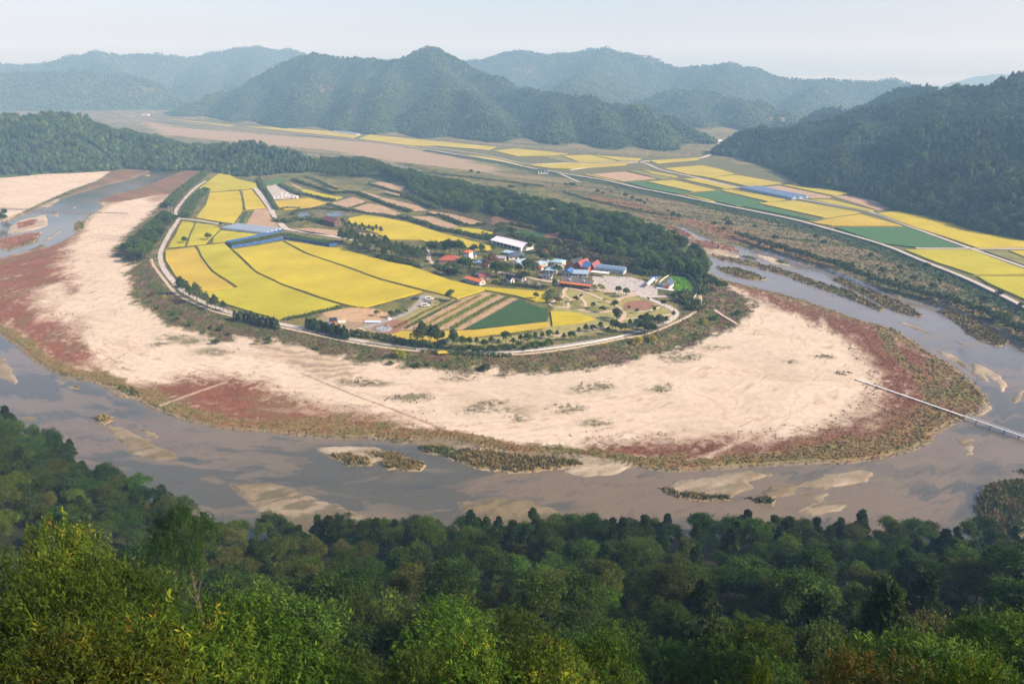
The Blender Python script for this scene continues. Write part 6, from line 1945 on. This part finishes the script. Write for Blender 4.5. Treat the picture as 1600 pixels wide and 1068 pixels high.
boxes('side_wing', [(-w_ / 2 - 2.4, -w_ / 2 - .01, 1, 6, -.2, 2.0)], HM['r_pale'], t_)
t_, w_, d_ = house('pond_house', 'two storey brown timber house with a maroon roof beside the pond', (504, 350), (523, 355), 7.5, 4.6, 'gable', 'brown', 'r_purple', 2.0, win=(4, 2), storeys=2)
boxes('chimney', [(w_ / 2 - 1.4, w_ / 2 - .7, 4.6, 5.3, 5.6, 7.4)], HM['pink'], t_)
house('white_shed', 'small white shed in the stone garden', (458, 310), (465, 310), 3.5, 2.2, 'flat', 'white', 'r_white', 0, .1, win=(1, 0))
house('far_house', 'white farmhouse at the foot of the far left mountain', (220, 181), (232, 181), 12, 4, 'gable', 'cream', 'r_grey', 2, win=(2, 0), z=1, dr=False)
house('field_hut', 'small white hut at the end of the bare tan field', (1416, 325), (1422, 326), 5, 2.6, 'gable', 'white', 'r_white', 1.2, win=(1, 0), z=1, dr=False)
for i, (u, v, w, k, lb) in enumerate([(1123, 224, 6, 'r_white', 'white roofed farmhouse in the side valley'), (1131, 225.5, 5, 'r_pale', 'blue roofed farmhouse in the side valley'), (1144, 225, 7, 'r_white', 'long white roofed barn in the side valley'), (1154, 224.5, 5, 'r_white', 'rightmost white farmhouse of the side valley')]):
    house('valley_house', lb, (u, v), (u + w, v), 9, 4, 'gable', 'white', k, 2, win=(2, 0), z=1, dr=False)
for i, (u, v, w, lb) in enumerate([(1204, 186, 4, 'far tan house high on the hazy slope'), (1221, 186.5, 6, 'far longer tan house on the hazy slope')]):
    x, y, zz = PD(u, v, 1900)
    x2 = PD(u + w, v, 1900)[0]
    t = thing('slope_house', lb, 'house', (x, y, zz), 0)
    boxes('wall', [(0, x2 - x, 0, 9, -4, 2)], HM['wood'], t)
    plate('roof', [(-.6, -.6, 2.05), (x2 - x + .6, -.6, 2.05), (x2 - x + .6, 9.6, 3.6), (-.6, 9.6, 3.6)], .2, HM['wood'], t)


def pavilion(name, label, u, v, R, h, rise, rm, post='wood', n=4, z=VZ):
    x, y = P(u, v, z)
    t = thing(name, label, 'pavilion', (x, y, z), .5)
    for i in range(n):
        a = 2 * math.pi * (i + .5) / n
        boxes('post', [(R * .8 * math.cos(a) - .09, R * .8 * math.cos(a) + .09, R * .8 * math.sin(a) - .09, R * .8 * math.sin(a) + .09, 0, h)], HM[post], t)
    boxes('deck', [(-R * .75, R * .75, -R * .75, R * .75, .25, .45)], HM[post], t)
    k = 12
    co = [(R * 1.2 * math.cos(2 * math.pi * i / k), R * 1.2 * math.sin(2 * math.pi * i / k), h - .1) for i in range(k)] + [(R * .6 * math.cos(2 * math.pi * i / k), R * .6 * math.sin(2 * math.pi * i / k), h + rise * .65) for i in range(k)] + [(0, 0, h + rise)]
    fc = [(i, (i + 1) % k, k + (i + 1) % k, k + i) for i in range(k)] + [(k + i, k + (i + 1) % k, 2 * k) for i in range(k)] + [tuple(range(k))[::-1]]
    mesh('roof', co, fc, HM[rm], t)


pavilion('thatched_pavilion', 'round thatched pavilion below the village street', 840, 449, 2.0, 2.2, 1.6, 'thatch')
pavilion('thatched_pavilion', 'small thatched shelter among the trees left of the street', 824, 445, 2.0, 2.0, 1.6, 'thatch')
pavilion('garden_shelter', 'dark roofed shelter on the edge of the small pond', 475, 345, 2.2, 2.2, 1.2, 'r_dark')
pavilion('garden_shelter', 'dark roofed shelter between the two ponds', 489, 340, 2.2, 2.2, 1.2, 'r_dark')
pavilion('rest_shelter', 'grey roofed rest shelter under the pines beside the golden strip', 694, 540, 2.8, 2.6, 1.0, 'r_slate')
pavilion('pine_shelter', 'small grey roofed shelter among the thick row of pines', 580, 388, 2.2, 2.2, 1.2, 'r_slate')
t_ = thing('market_stall', 'stall with a yellow awning on the bank below the road', 'stall', (*P(692, 557, 2.2), 2.0), .1)
plate('awning', [(-2.2, -1.2, 2.3), (2.2, -1.2, 2.3), (2.2, 1.2, 2.8), (-2.2, 1.2, 2.8)], .08, HM['yellow'], t_)
for x in (-2.0, 2.0):
    for y in (-1.0, 1.0):
        boxes('post', [(x - .06, x + .06, y - .06, y + .06, -.5, 2.35 + (y > 0) * .5)], HM['wood'], t_)
boxes('counter', [(-2, 2, -.6, .4, 0, .9)], HM['orange'], t_)
t_ = thing('playground_hut', 'blue roofed play hut with an orange side beside the bare plot', 'hut', (*P(521, 506, VZ), VZ), .3)
boxes('wall', [(-1.6, 1.6, -1.2, 1.2, 0, 2.2)], HM['orange'], t_)
plate('roof', [(-2.1, -1.6, 2.2), (2.1, -1.6, 2.2), (2.1, 0, 3.6), (-2.1, 0, 3.6)], .1, HM['bpaint'], t_)
plate('roof_slope', [(2.1, 1.6, 2.2), (-2.1, 1.6, 2.2), (-2.1, 0, 3.6), (2.1, 0, 3.6)], .1, HM['bpaint'], t_)
for u, v, lb in [(531, 504, 'left one of two small white boxes beside the play hut'), (537, 503.5, 'right one of two small white boxes beside the play hut')]:
    t_ = thing('storage_box', lb, 'box', (*P(u, v, VZ), VZ), .1)
    boxes('body', [(-.9, .9, -.6, .6, 0, 1.0)], HM['white'], t_)
    boxes('lid', [(-.95, .95, -.65, .65, 1.01, 1.12)], HM['r_white'], t_)
t_ = thing('stone_sundial', 'ring of grey standing stones on a round paved floor in the playground', 'stone ring', (*P(599, 514, VZ), VZ), 0)
k = 20
mesh('floor', [(4.2 * math.cos(2 * math.pi * i / k), 4.2 * math.sin(2 * math.pi * i / k), .22) for i in range(k)] + [(4.4 * math.cos(2 * math.pi * i / k), 4.4 * math.sin(2 * math.pi * i / k), 0) for i in range(k)], [tuple(range(k))] + [(i, k + i, k + (i + 1) % k, (i + 1) % k) for i in range(k)], HM['stone'], t_)
for i in range(14):
    a = 2 * math.pi * i / 14
    x, y = 3.4 * math.cos(a), 3.4 * math.sin(a)
    boxes('standing_stone', [(x - .25, x + .25, y - .2, y + .2, .2, 1.0 + .6 * ((i * 7) % 3))], HM['stone'], t_)
t_ = thing('tarpaulin', 'pale blue tarpaulin spread beside the gravel drive', 'tarpaulin', (*P(582, 504, VZ), VZ), -.1)
plate('sheet', [(-4.4, -1.6, .5), (4.4, -1.2, .6), (4.6, 1.8, .9), (-4.0, 1.4, .8)], .05, HM['bluesheet'], t_)
boxes('bale', [(-3.6, 3.6, -1.0, 1.0, 0, .5)], HM['stone'], t_)
t_ = thing('grave_mound', 'small pale stone heap with a plaque beside the gravel drive', 'stone heap', (*P(608, 498.5, VZ), VZ), 0)
mesh('mound', [(1.5 * math.cos(2 * math.pi * i / 10), 1.5 * math.sin(2 * math.pi * i / 10), 0) for i in range(10)] + [(.9 * math.cos(2 * math.pi * i / 10), .9 * math.sin(2 * math.pi * i / 10), .8) for i in range(10)] + [(0, 0, 1.1)], [(i, (i + 1) % 10, 10 + (i + 1) % 10, 10 + i) for i in range(10)] + [(10 + i, 10 + (i + 1) % 10, 20) for i in range(10)], HM['bluesheet'], t_)
boxes('plaque', [(-.4, .4, -1.75, -1.6, 0, 1.0)], HM['white'], t_)


def greenhouse(name, label, a, b, c_, D, n, z, fm, H=2.4):
    """n parallel film tunnels; a, b: near side end points in the photograph"""
    cc, L, rz = frame_of(a, b, z)
    for j in range(n):
        ox, oy = -math.sin(rz) * D * 1.06 * j, math.cos(rz) * D * 1.06 * j
        t = thing(name, label[j], 'greenhouse', (cc[0] + ox, cc[1] + oy, z), rz, c_)
        k = 10
        co = [(x, D / 2 - math.cos(math.pi * i / k) * D / 2, H * math.sin(math.pi * i / k)) for x in (-L / 2, L / 2) for i in range(k + 1)]
        mesh('film', co, [(i, k + 1 + i, k + 2 + i, i + 1) for i in range(k)] + [tuple(range(k + 1)), tuple(range(2 * k + 1, k, -1))], HM[fm], t)
        rib = []
        for x in np.linspace(-L / 2 - .05, L / 2 - .1, max(4, int(L / 6))):
            for i in range(k):
                pass
            rib.append((x, x + .15, -.02, .1, 0, .9))
            rib.append((x, x + .15, D - .1, D + .02, 0, .9))
        boxes('hoop_feet', rib, HM['steel'], t)
        boxes('door', [(L / 2 + .01, L / 2 + .08, D / 2 - .6, D / 2 + .6, 0, 1.9)], HM['frame'], t)


greenhouse('film_greenhouse', ['nearest long pale film greenhouse beside the bare plot', 'second long pale film greenhouse from the yellow field', 'third long pale film greenhouse from the yellow field', 'rearmost long pale film greenhouse next to the bare plot'], (347, 358), (416, 366.5), 'long pale film greenhouses', 4.6, 4, VZ, 'film')
greenhouse('film_tunnel', ['nearest blue grey film tunnel among the far rice fields', 'middle blue grey film tunnel among the far rice fields', 'rearmost blue grey film tunnel among the far rice fields'], (1156, 295.5), (1236, 312), 'blue grey film tunnels in the far fields', 9, 3, 1.1, 'film2', 3.2)
greenhouse('film_tunnel', ['pale film tunnel at the foot of the pointed mountain'], (519, 206.5), (556, 211.5), None, 12, 1, 1.1, 'film', 3.5)


def net_fence(label, px, h=2.0):
    p = [np.array(P(u, v, VZ)) for u, v in px]
    t = thing('net_fence', label, 'fence', (p[0][0], p[0][1], VZ))
    o = p[0]
    for i in range(len(p) - 1):
        d = p[i + 1] - p[i]
        L = np.hypot(*d)
        nn = np.array([-d[1], d[0]]) / L * .03
        a, b = p[i] - o, p[i + 1] - o
        co = [(*(a + nn), .05), (*(b + nn), .05), (*(b + nn), h), (*(a + nn), h), (*(a - nn), .05), (*(b - nn), .05), (*(b - nn), h), (*(a - nn), h)]
        mesh('net', co, [(0, 1, 2, 3), (7, 6, 5, 4), (3, 2, 6, 7), (0, 3, 7, 4), (1, 5, 6, 2)], HM['net'], t)
        k = max(2, int(L / 6))
        for j in range(k):
            q = a + (b - a) * j / k
            boxes('post', [(q[0] - .06, q[0] + .06, q[1] - .14, q[1] - .04, -.1, h + .15)], HM['steel'], t)


net_fence('blue net fence along the lower edge of the vine rows', [(354, 379.5), (363, 387.5), (400, 381.5), (443, 373.5), (480, 379), (515, 385.5), (536, 379)])
net_fence('blue net fence along the upper edge of the vine rows', [(354, 379.5), (385, 373.5), (420, 366), (444, 360.5)], 1.8)


def railing(label, px, z, h=1.1, step=3.0, m='white', name='railing', solid=.35):
    p = resample(np.array([P(u, v, z) for u, v in px]), step)
    t = thing(name, label, 'railing', (p[0][0], p[0][1], z))
    o = p[0]
    posts, rails = [], []
    co, fc = [], []
    for i in range(len(p) - 1):
        a, b = p[i] - o, p[i + 1] - o
        d = (b - a) / np.hypot(*(b - a))
        nn = np.array([-d[1], d[0]]) * .05
        for z0, z1 in ((h * .32, h * .62), (h * .8, h)):
            k = len(co)
            co += [(*(a + nn), z0), (*(b + nn), z0), (*(b + nn), z1), (*(a + nn), z1), (*(a - nn), z0), (*(b - nn), z0), (*(b - nn), z1), (*(a - nn), z1)]
            fc += [tuple(k + j for j in f) for f in [(0, 1, 2, 3), (7, 6, 5, 4), (3, 2, 6, 7), (0, 4, 5, 1)]]
        boxes('post', [(a[0] - .1, a[0] + .1, a[1] - .1, a[1] + .1, -.2, h + .08)], HM[m], t)
    mesh('rail', co, fc, HM[m], t)


railing('white railing along the curved road in front of the golden strip', [(651, 547), (690, 550), (717, 551.5), (760, 552), (800, 552), (840, 548.5), (880, 543.5), (925, 536.5), (974, 526.5)], VZ)
railing('white curved fence round the bright green garden', [(1030, 442), (1040, 434), (1052, 428.5), (1066, 428), (1076, 431), (1084, 438), (1088, 449), (1088, 461), (1083, 468)], VZ, 1.0, 3.0)
railing('white edging round the lower side of the clay circle', [(983, 484), (996, 487.5), (1010, 487), (1022, 484), (1031, 480)], VZ, .5, 2.5)


def bridge(label, a, b, b2, w, posts_step, z=1.25, dm='wpaint'):
    p0, p1, p2 = np.array(P(*a, z)), np.array(P(*b, z)), np.array(P(*b2, z))
    d = p2 - p0
    L = np.hypot(*d)
    L1 = np.hypot(*(p1 - p0))
    rz = math.atan2(d[1], d[0])
    t = thing('footbridge', label, 'bridge', (p0[0], p0[1], z), rz)
    n = int(L / 2.5)
    co, fc = boxg(0, 2.44, -w / 2, w / 2, 0, .16)
    me = bpy.data.meshes.new('deck_panel')
    me.from_pydata(co, [], fc)
    me.materials.append(HM[dm])
    for i in range(n):
        link('deck_panel', me, t, (i * 2.5, 0, 0))
    pm = bpy.data.meshes.new('bridge_post')
    co, fc = [], []
    for bx in [(-.12, .12, -w / 2 - .02, -w / 2 + .2, -2.2, 0), (-.12, .12, w / 2 - .2, w / 2 + .02, -2.2, 0), (-.14, .14, -w / 2 - .1, w / 2 + .1, -.22, -.002)]:
        c, f = boxg(*bx, o=len(co))
        co += c
        fc += f
    pm.from_pydata(co, [], fc)
    pm.materials.append(HM['gpaint'])
    for i in range(int(L / posts_step) + 1):
        link('bridge_post', pm, t, (i * posts_step, 0, 0))
    lst = []
    for s in (-1, 1):
        y = s * (w / 2 - .04)
        for zz in (.5, .95):
            lst.append((L1, L, y - .035, y + .035, zz, zz + .07))
    boxes('rail', lst, HM[dm], t)
    pr = bpy.data.meshes.new('rail_post')
    co, fc = boxg(-.04, .04, -.04, .04, .16, 1.0)
    pr.from_pydata(co, [], fc)
    pr.materials.append(HM[dm])
    for i in range(int((L - L1) / 2.5)):
        for s in (-1, 1):
            link('rail_post', pr, t, (L1 + i * 2.5 + .3, s * (w / 2 - .1), 0))
    return t


bridge('long narrow steel footbridge crossing the beach edge and river on the right', (1338, 592), (1505, 652), (1660, 703), .85, 5.0)
bridge('low footbridge on posts over the river in the upper left', (200, 333), (150, 332), (0, 326), 1.3, 6.0, 1.3, 'gbridge')


def car(label, u, v, paint_m, rz, kind='car'):
    x, y = P(u, v, VZ + .15)
    t = thing('parked_' + kind, label, kind, (x, y, VZ + .15), rz, 'vehicles in the village')
    L, w = (4.5, 1.8) if kind == 'car' else (4.9, 1.9)
    prof = [(-L / 2, .35), (L / 2, .35), (L / 2, .8), (L / 2 - 1.1, .95), (L / 2 - 1.8, 1.45), (-L / 2 + .9, 1.5), (-L / 2 + .15, 1.0)] if kind == 'car' else [(-L / 2, .35), (L / 2, .35), (L / 2, .95), (L / 2 - .7, 1.15), (L / 2 - 1.3, 1.9), (-L / 2 + .15, 1.95), (-L / 2, 1.2)]
    k = len(prof)
    co = [(px_, -w / 2 * (1 if pz < 1 else .88), pz) for px_, pz in prof] + [(px_, w / 2 * (1 if pz < 1 else .88), pz) for px_, pz in prof]
    mesh('body', co, [tuple(range(k)), tuple(range(2 * k - 1, k - 1, -1))] + [(i, k + i, k + (i + 1) % k, (i + 1) % k) for i in range(k)], HM[paint_m], t)
    zt = 1.4 if kind == 'car' else 1.8
    for s in (-1, 1):
        y0, y1 = s * w / 2 * .96, s * w / 2 * .9
        mesh('window', [(-L / 2 + .6, y0 + s * .02, 1.02), (L / 2 - 1.5, y0 + s * .02, 1.02), (L / 2 - 1.95, y1 + s * .02, zt), (-L / 2 + .95, y1 + s * .02, zt)], [(0, 1, 2, 3)], HM['glass'], t)
    mesh('windscreen', [(L / 2 - 1.12, -w * .42, 1.0), (L / 2 - 1.12, w * .42, 1.0), (L / 2 - 1.72, w * .38, zt), (L / 2 - 1.72, -w * .38, zt)] if kind == 'car' else [(L / 2 - .68, -w * .42, 1.2), (L / 2 - .68, w * .42, 1.2), (L / 2 - 1.22, w * .38, zt), (L / 2 - 1.22, -w * .38, zt)], [(0, 1, 2, 3)], HM['glass'], t)
    n = 10
    for sx_ in (-L * .3, L * .3):
        for s in (-1, 1):
            co = [(sx_ + .33 * math.cos(2 * math.pi * i / n), s * (w / 2 + q), .33 + .33 * math.sin(2 * math.pi * i / n)) for q in (-.2, .03) for i in range(n)]
            mesh('wheel', co, [tuple(range(n)), tuple(range(n, 2 * n))] + [(i, (i + 1) % n, n + (i + 1) % n, n + i) for i in range(n)], HM['black'], t)


car('dark parked car beside a small yellow marker in the parking lot', 649, 467, 'bpaint', .15)
car('white parked van farthest up the row of three', 671, 468, 'wpaint', .1, 'van')
car('dark grey parked car between two white vehicles', 669, 473, 'gpaint', .1)
car('white parked van nearest of the row of three', 665, 478.5, 'wpaint', .1, 'van')
car('dark car at the edge of the parking lot beside the green tree', 696, 471, 'bpaint', .4)
car('small dark car on the curved lane near the grove', 668, 409, 'bpaint', 1.2)
car('dark car parked behind the white tower house', 738, 408, 'bpaint', .4)
t_ = thing('cargo_truck', 'small blue truck standing beside the play hut', 'truck', (*P(511, 511, VZ), VZ), 1.0)
boxes('cab', [(.9, 2.2, -.85, .85, .4, 2.0)], HM['r_blue'], t_)
boxes('cargo_bed', [(-2.2, .85, -.85, .85, .5, 1.1)], HM['bpaint'], t_)
boxes('windscreen', [(2.2, 2.24, -.7, .7, 1.2, 1.85)], HM['glass'], t_)
for x in (-1.4, 1.5):
    for y in (-.75, .75):
        boxes('wheel', [(x - .35, x + .35, y - .13, y + .13, 0, .62)], HM['black'], t_)
cc_, L_, rz_ = frame_of((1010, 450), (1021, 440), VZ)
t_ = thing('tent', 'long white tent roof at the right end of the plaza', 'tent', (cc_[0], cc_[1], VZ), rz_)
plate('canopy', [(-L_ / 2, -1.6, 2.2), (L_ / 2, -1.6, 2.2), (L_ / 2, 0, 3.0), (-L_ / 2, 0, 3.0)], .06, HM['wpaint'], t_)
plate('canopy_slope', [(L_ / 2, 1.6, 2.2), (-L_ / 2, 1.6, 2.2), (-L_ / 2, 0, 3.0), (L_ / 2, 0, 3.0)], .06, HM['wpaint'], t_)
for i in range(5):
    for y in (-1.5, 1.5):
        x = -L_ / 2 + .2 + i * (L_ - .4) / 4
        boxes('post', [(x - .05, x + .05, y - .05, y + .05, -.1, 2.25)], HM['steel'], t_)
t_ = thing('sluice', 'grey concrete sluice with blue gates beside the levee', 'sluice', (*P(848, 271, 1), 1), .1)
boxes('base', [(-7, 7, -3, 3, -2, 1.2)], HM['grey'], t_)
for i in range(4):
    boxes('pier', [(-6.6 + i * 4.1, -5.7 + i * 4.1, -3.2, 3.2, 1.2, 4.6)], HM['grey'], t_)
boxes('gate_house', [(-7, 7, -2.5, 2.5, 4.61, 6.4)], HM['r_slate'], t_)
wl = thing('garden_wall', 'pale wall along the lower edge of the grove', 'wall', (*P(645, 414, VZ), VZ), frame_of((628, 411), (662, 417))[2])
boxes('coping', [(-9, 9, -.2, .2, 1.0, 1.12)], HM['white'], wl)
boxes('masonry', [(-9, 9, -.15, .15, -.2, .99)], HM['cream'], wl)
for i, (u, v) in enumerate([(452, 307), (447, 306), (441, 308), (435, 309), (429, 309.5), (440, 303), (449, 302.5)]):
    t = thing('standing_stone', 'pale standing stone on the gravel of the white stone garden', 'stone', (*P(u, v, VZ), VZ + .08), i * .7, 'pale stones of the stone garden')
    mesh('block', [(-.7, -.5, 0), (.7, -.5, 0), (.6, .5, 0), (-.6, .5, 0), (-.4, -.3, 1.3 + .3 * (i % 3)), (.35, -.3, 1.5), (.3, .3, 1.4), (-.3, .3, 1.2)], [(0, 1, 5, 4), (1, 2, 6, 5), (2, 3, 7, 6), (3, 0, 4, 7), (4, 5, 6, 7)], HM['white'], t)


def pole(label, u, v, z, h, group):
    x, y = P(u, v, z)
    t = thing('utility_pole', label, 'pole', (x, y, z), .3, group)
    n = 6
    co = [(r * math.cos(2 * math.pi * i / n), r * math.sin(2 * math.pi * i / n), q) for r, q in ((.17, -.5), (.1, h)) for i in range(n)]
    mesh('shaft', co, [(i, (i + 1) % n, n + (i + 1) % n, n + i) for i in range(n)], HM['conc'], t)
    boxes('crossarm', [(-.9, .9, -.06, .06, h - .8, h - .66)], HM['steel'], t)


for i, (u, v) in enumerate([(265, 335), (270, 337), (718, 430), (802, 425), (858, 438), (893, 450), (655, 400), (700, 392)]):
    pole('grey concrete utility pole standing among the village lanes', u, v, VZ, 8, 'utility poles of the village')
for i, (u, v) in enumerate([(755, 241), (803, 248), (841, 254), (850, 253), (898, 252), (982, 249), (1011, 246), (935, 251), (700, 233), (1060, 243)]):
    pole('tall pale pole beside the lane through the far rice fields', u, v, 1.1, 12, 'poles in the far rice fields')
# ------------------------------------------------------------------ haze: one box of thin air round everything
def build_haze():
    X0, X1, Y0, Y1, Z0, Z1 = -11000, 11000, -900, 9600, -6, 470
    co = [(x, y, z) for z in (Z0, Z1) for y in (Y0, Y1) for x in (X0, X1)]
    fc = [(0, 2, 3, 1), (4, 5, 7, 6), (0, 1, 5, 4), (2, 6, 7, 3), (0, 4, 6, 2), (1, 3, 7, 5)]
    me = bpy.data.meshes.new('haze')
    me.from_pydata(co, [], fc)
    m, t = _new('haze')
    v = t.nodes.new('ShaderNodeVolumePrincipled')
    v.inputs['Color'].default_value = (.36, .67, 1.0, 1)
    v.inputs['Absorption Color'].default_value = (1, 1, 1, 1)
    v.inputs['Density'].default_value = HAZE_DENSITY
    o = t.nodes.new('ShaderNodeOutputMaterial')
    t.links.new(v.outputs[0], o.inputs['Volume'])
    me.materials.append(m)
    link('haze', me, kind='stuff', label='thin autumn haze filling the whole valley', category='haze')


build_haze()
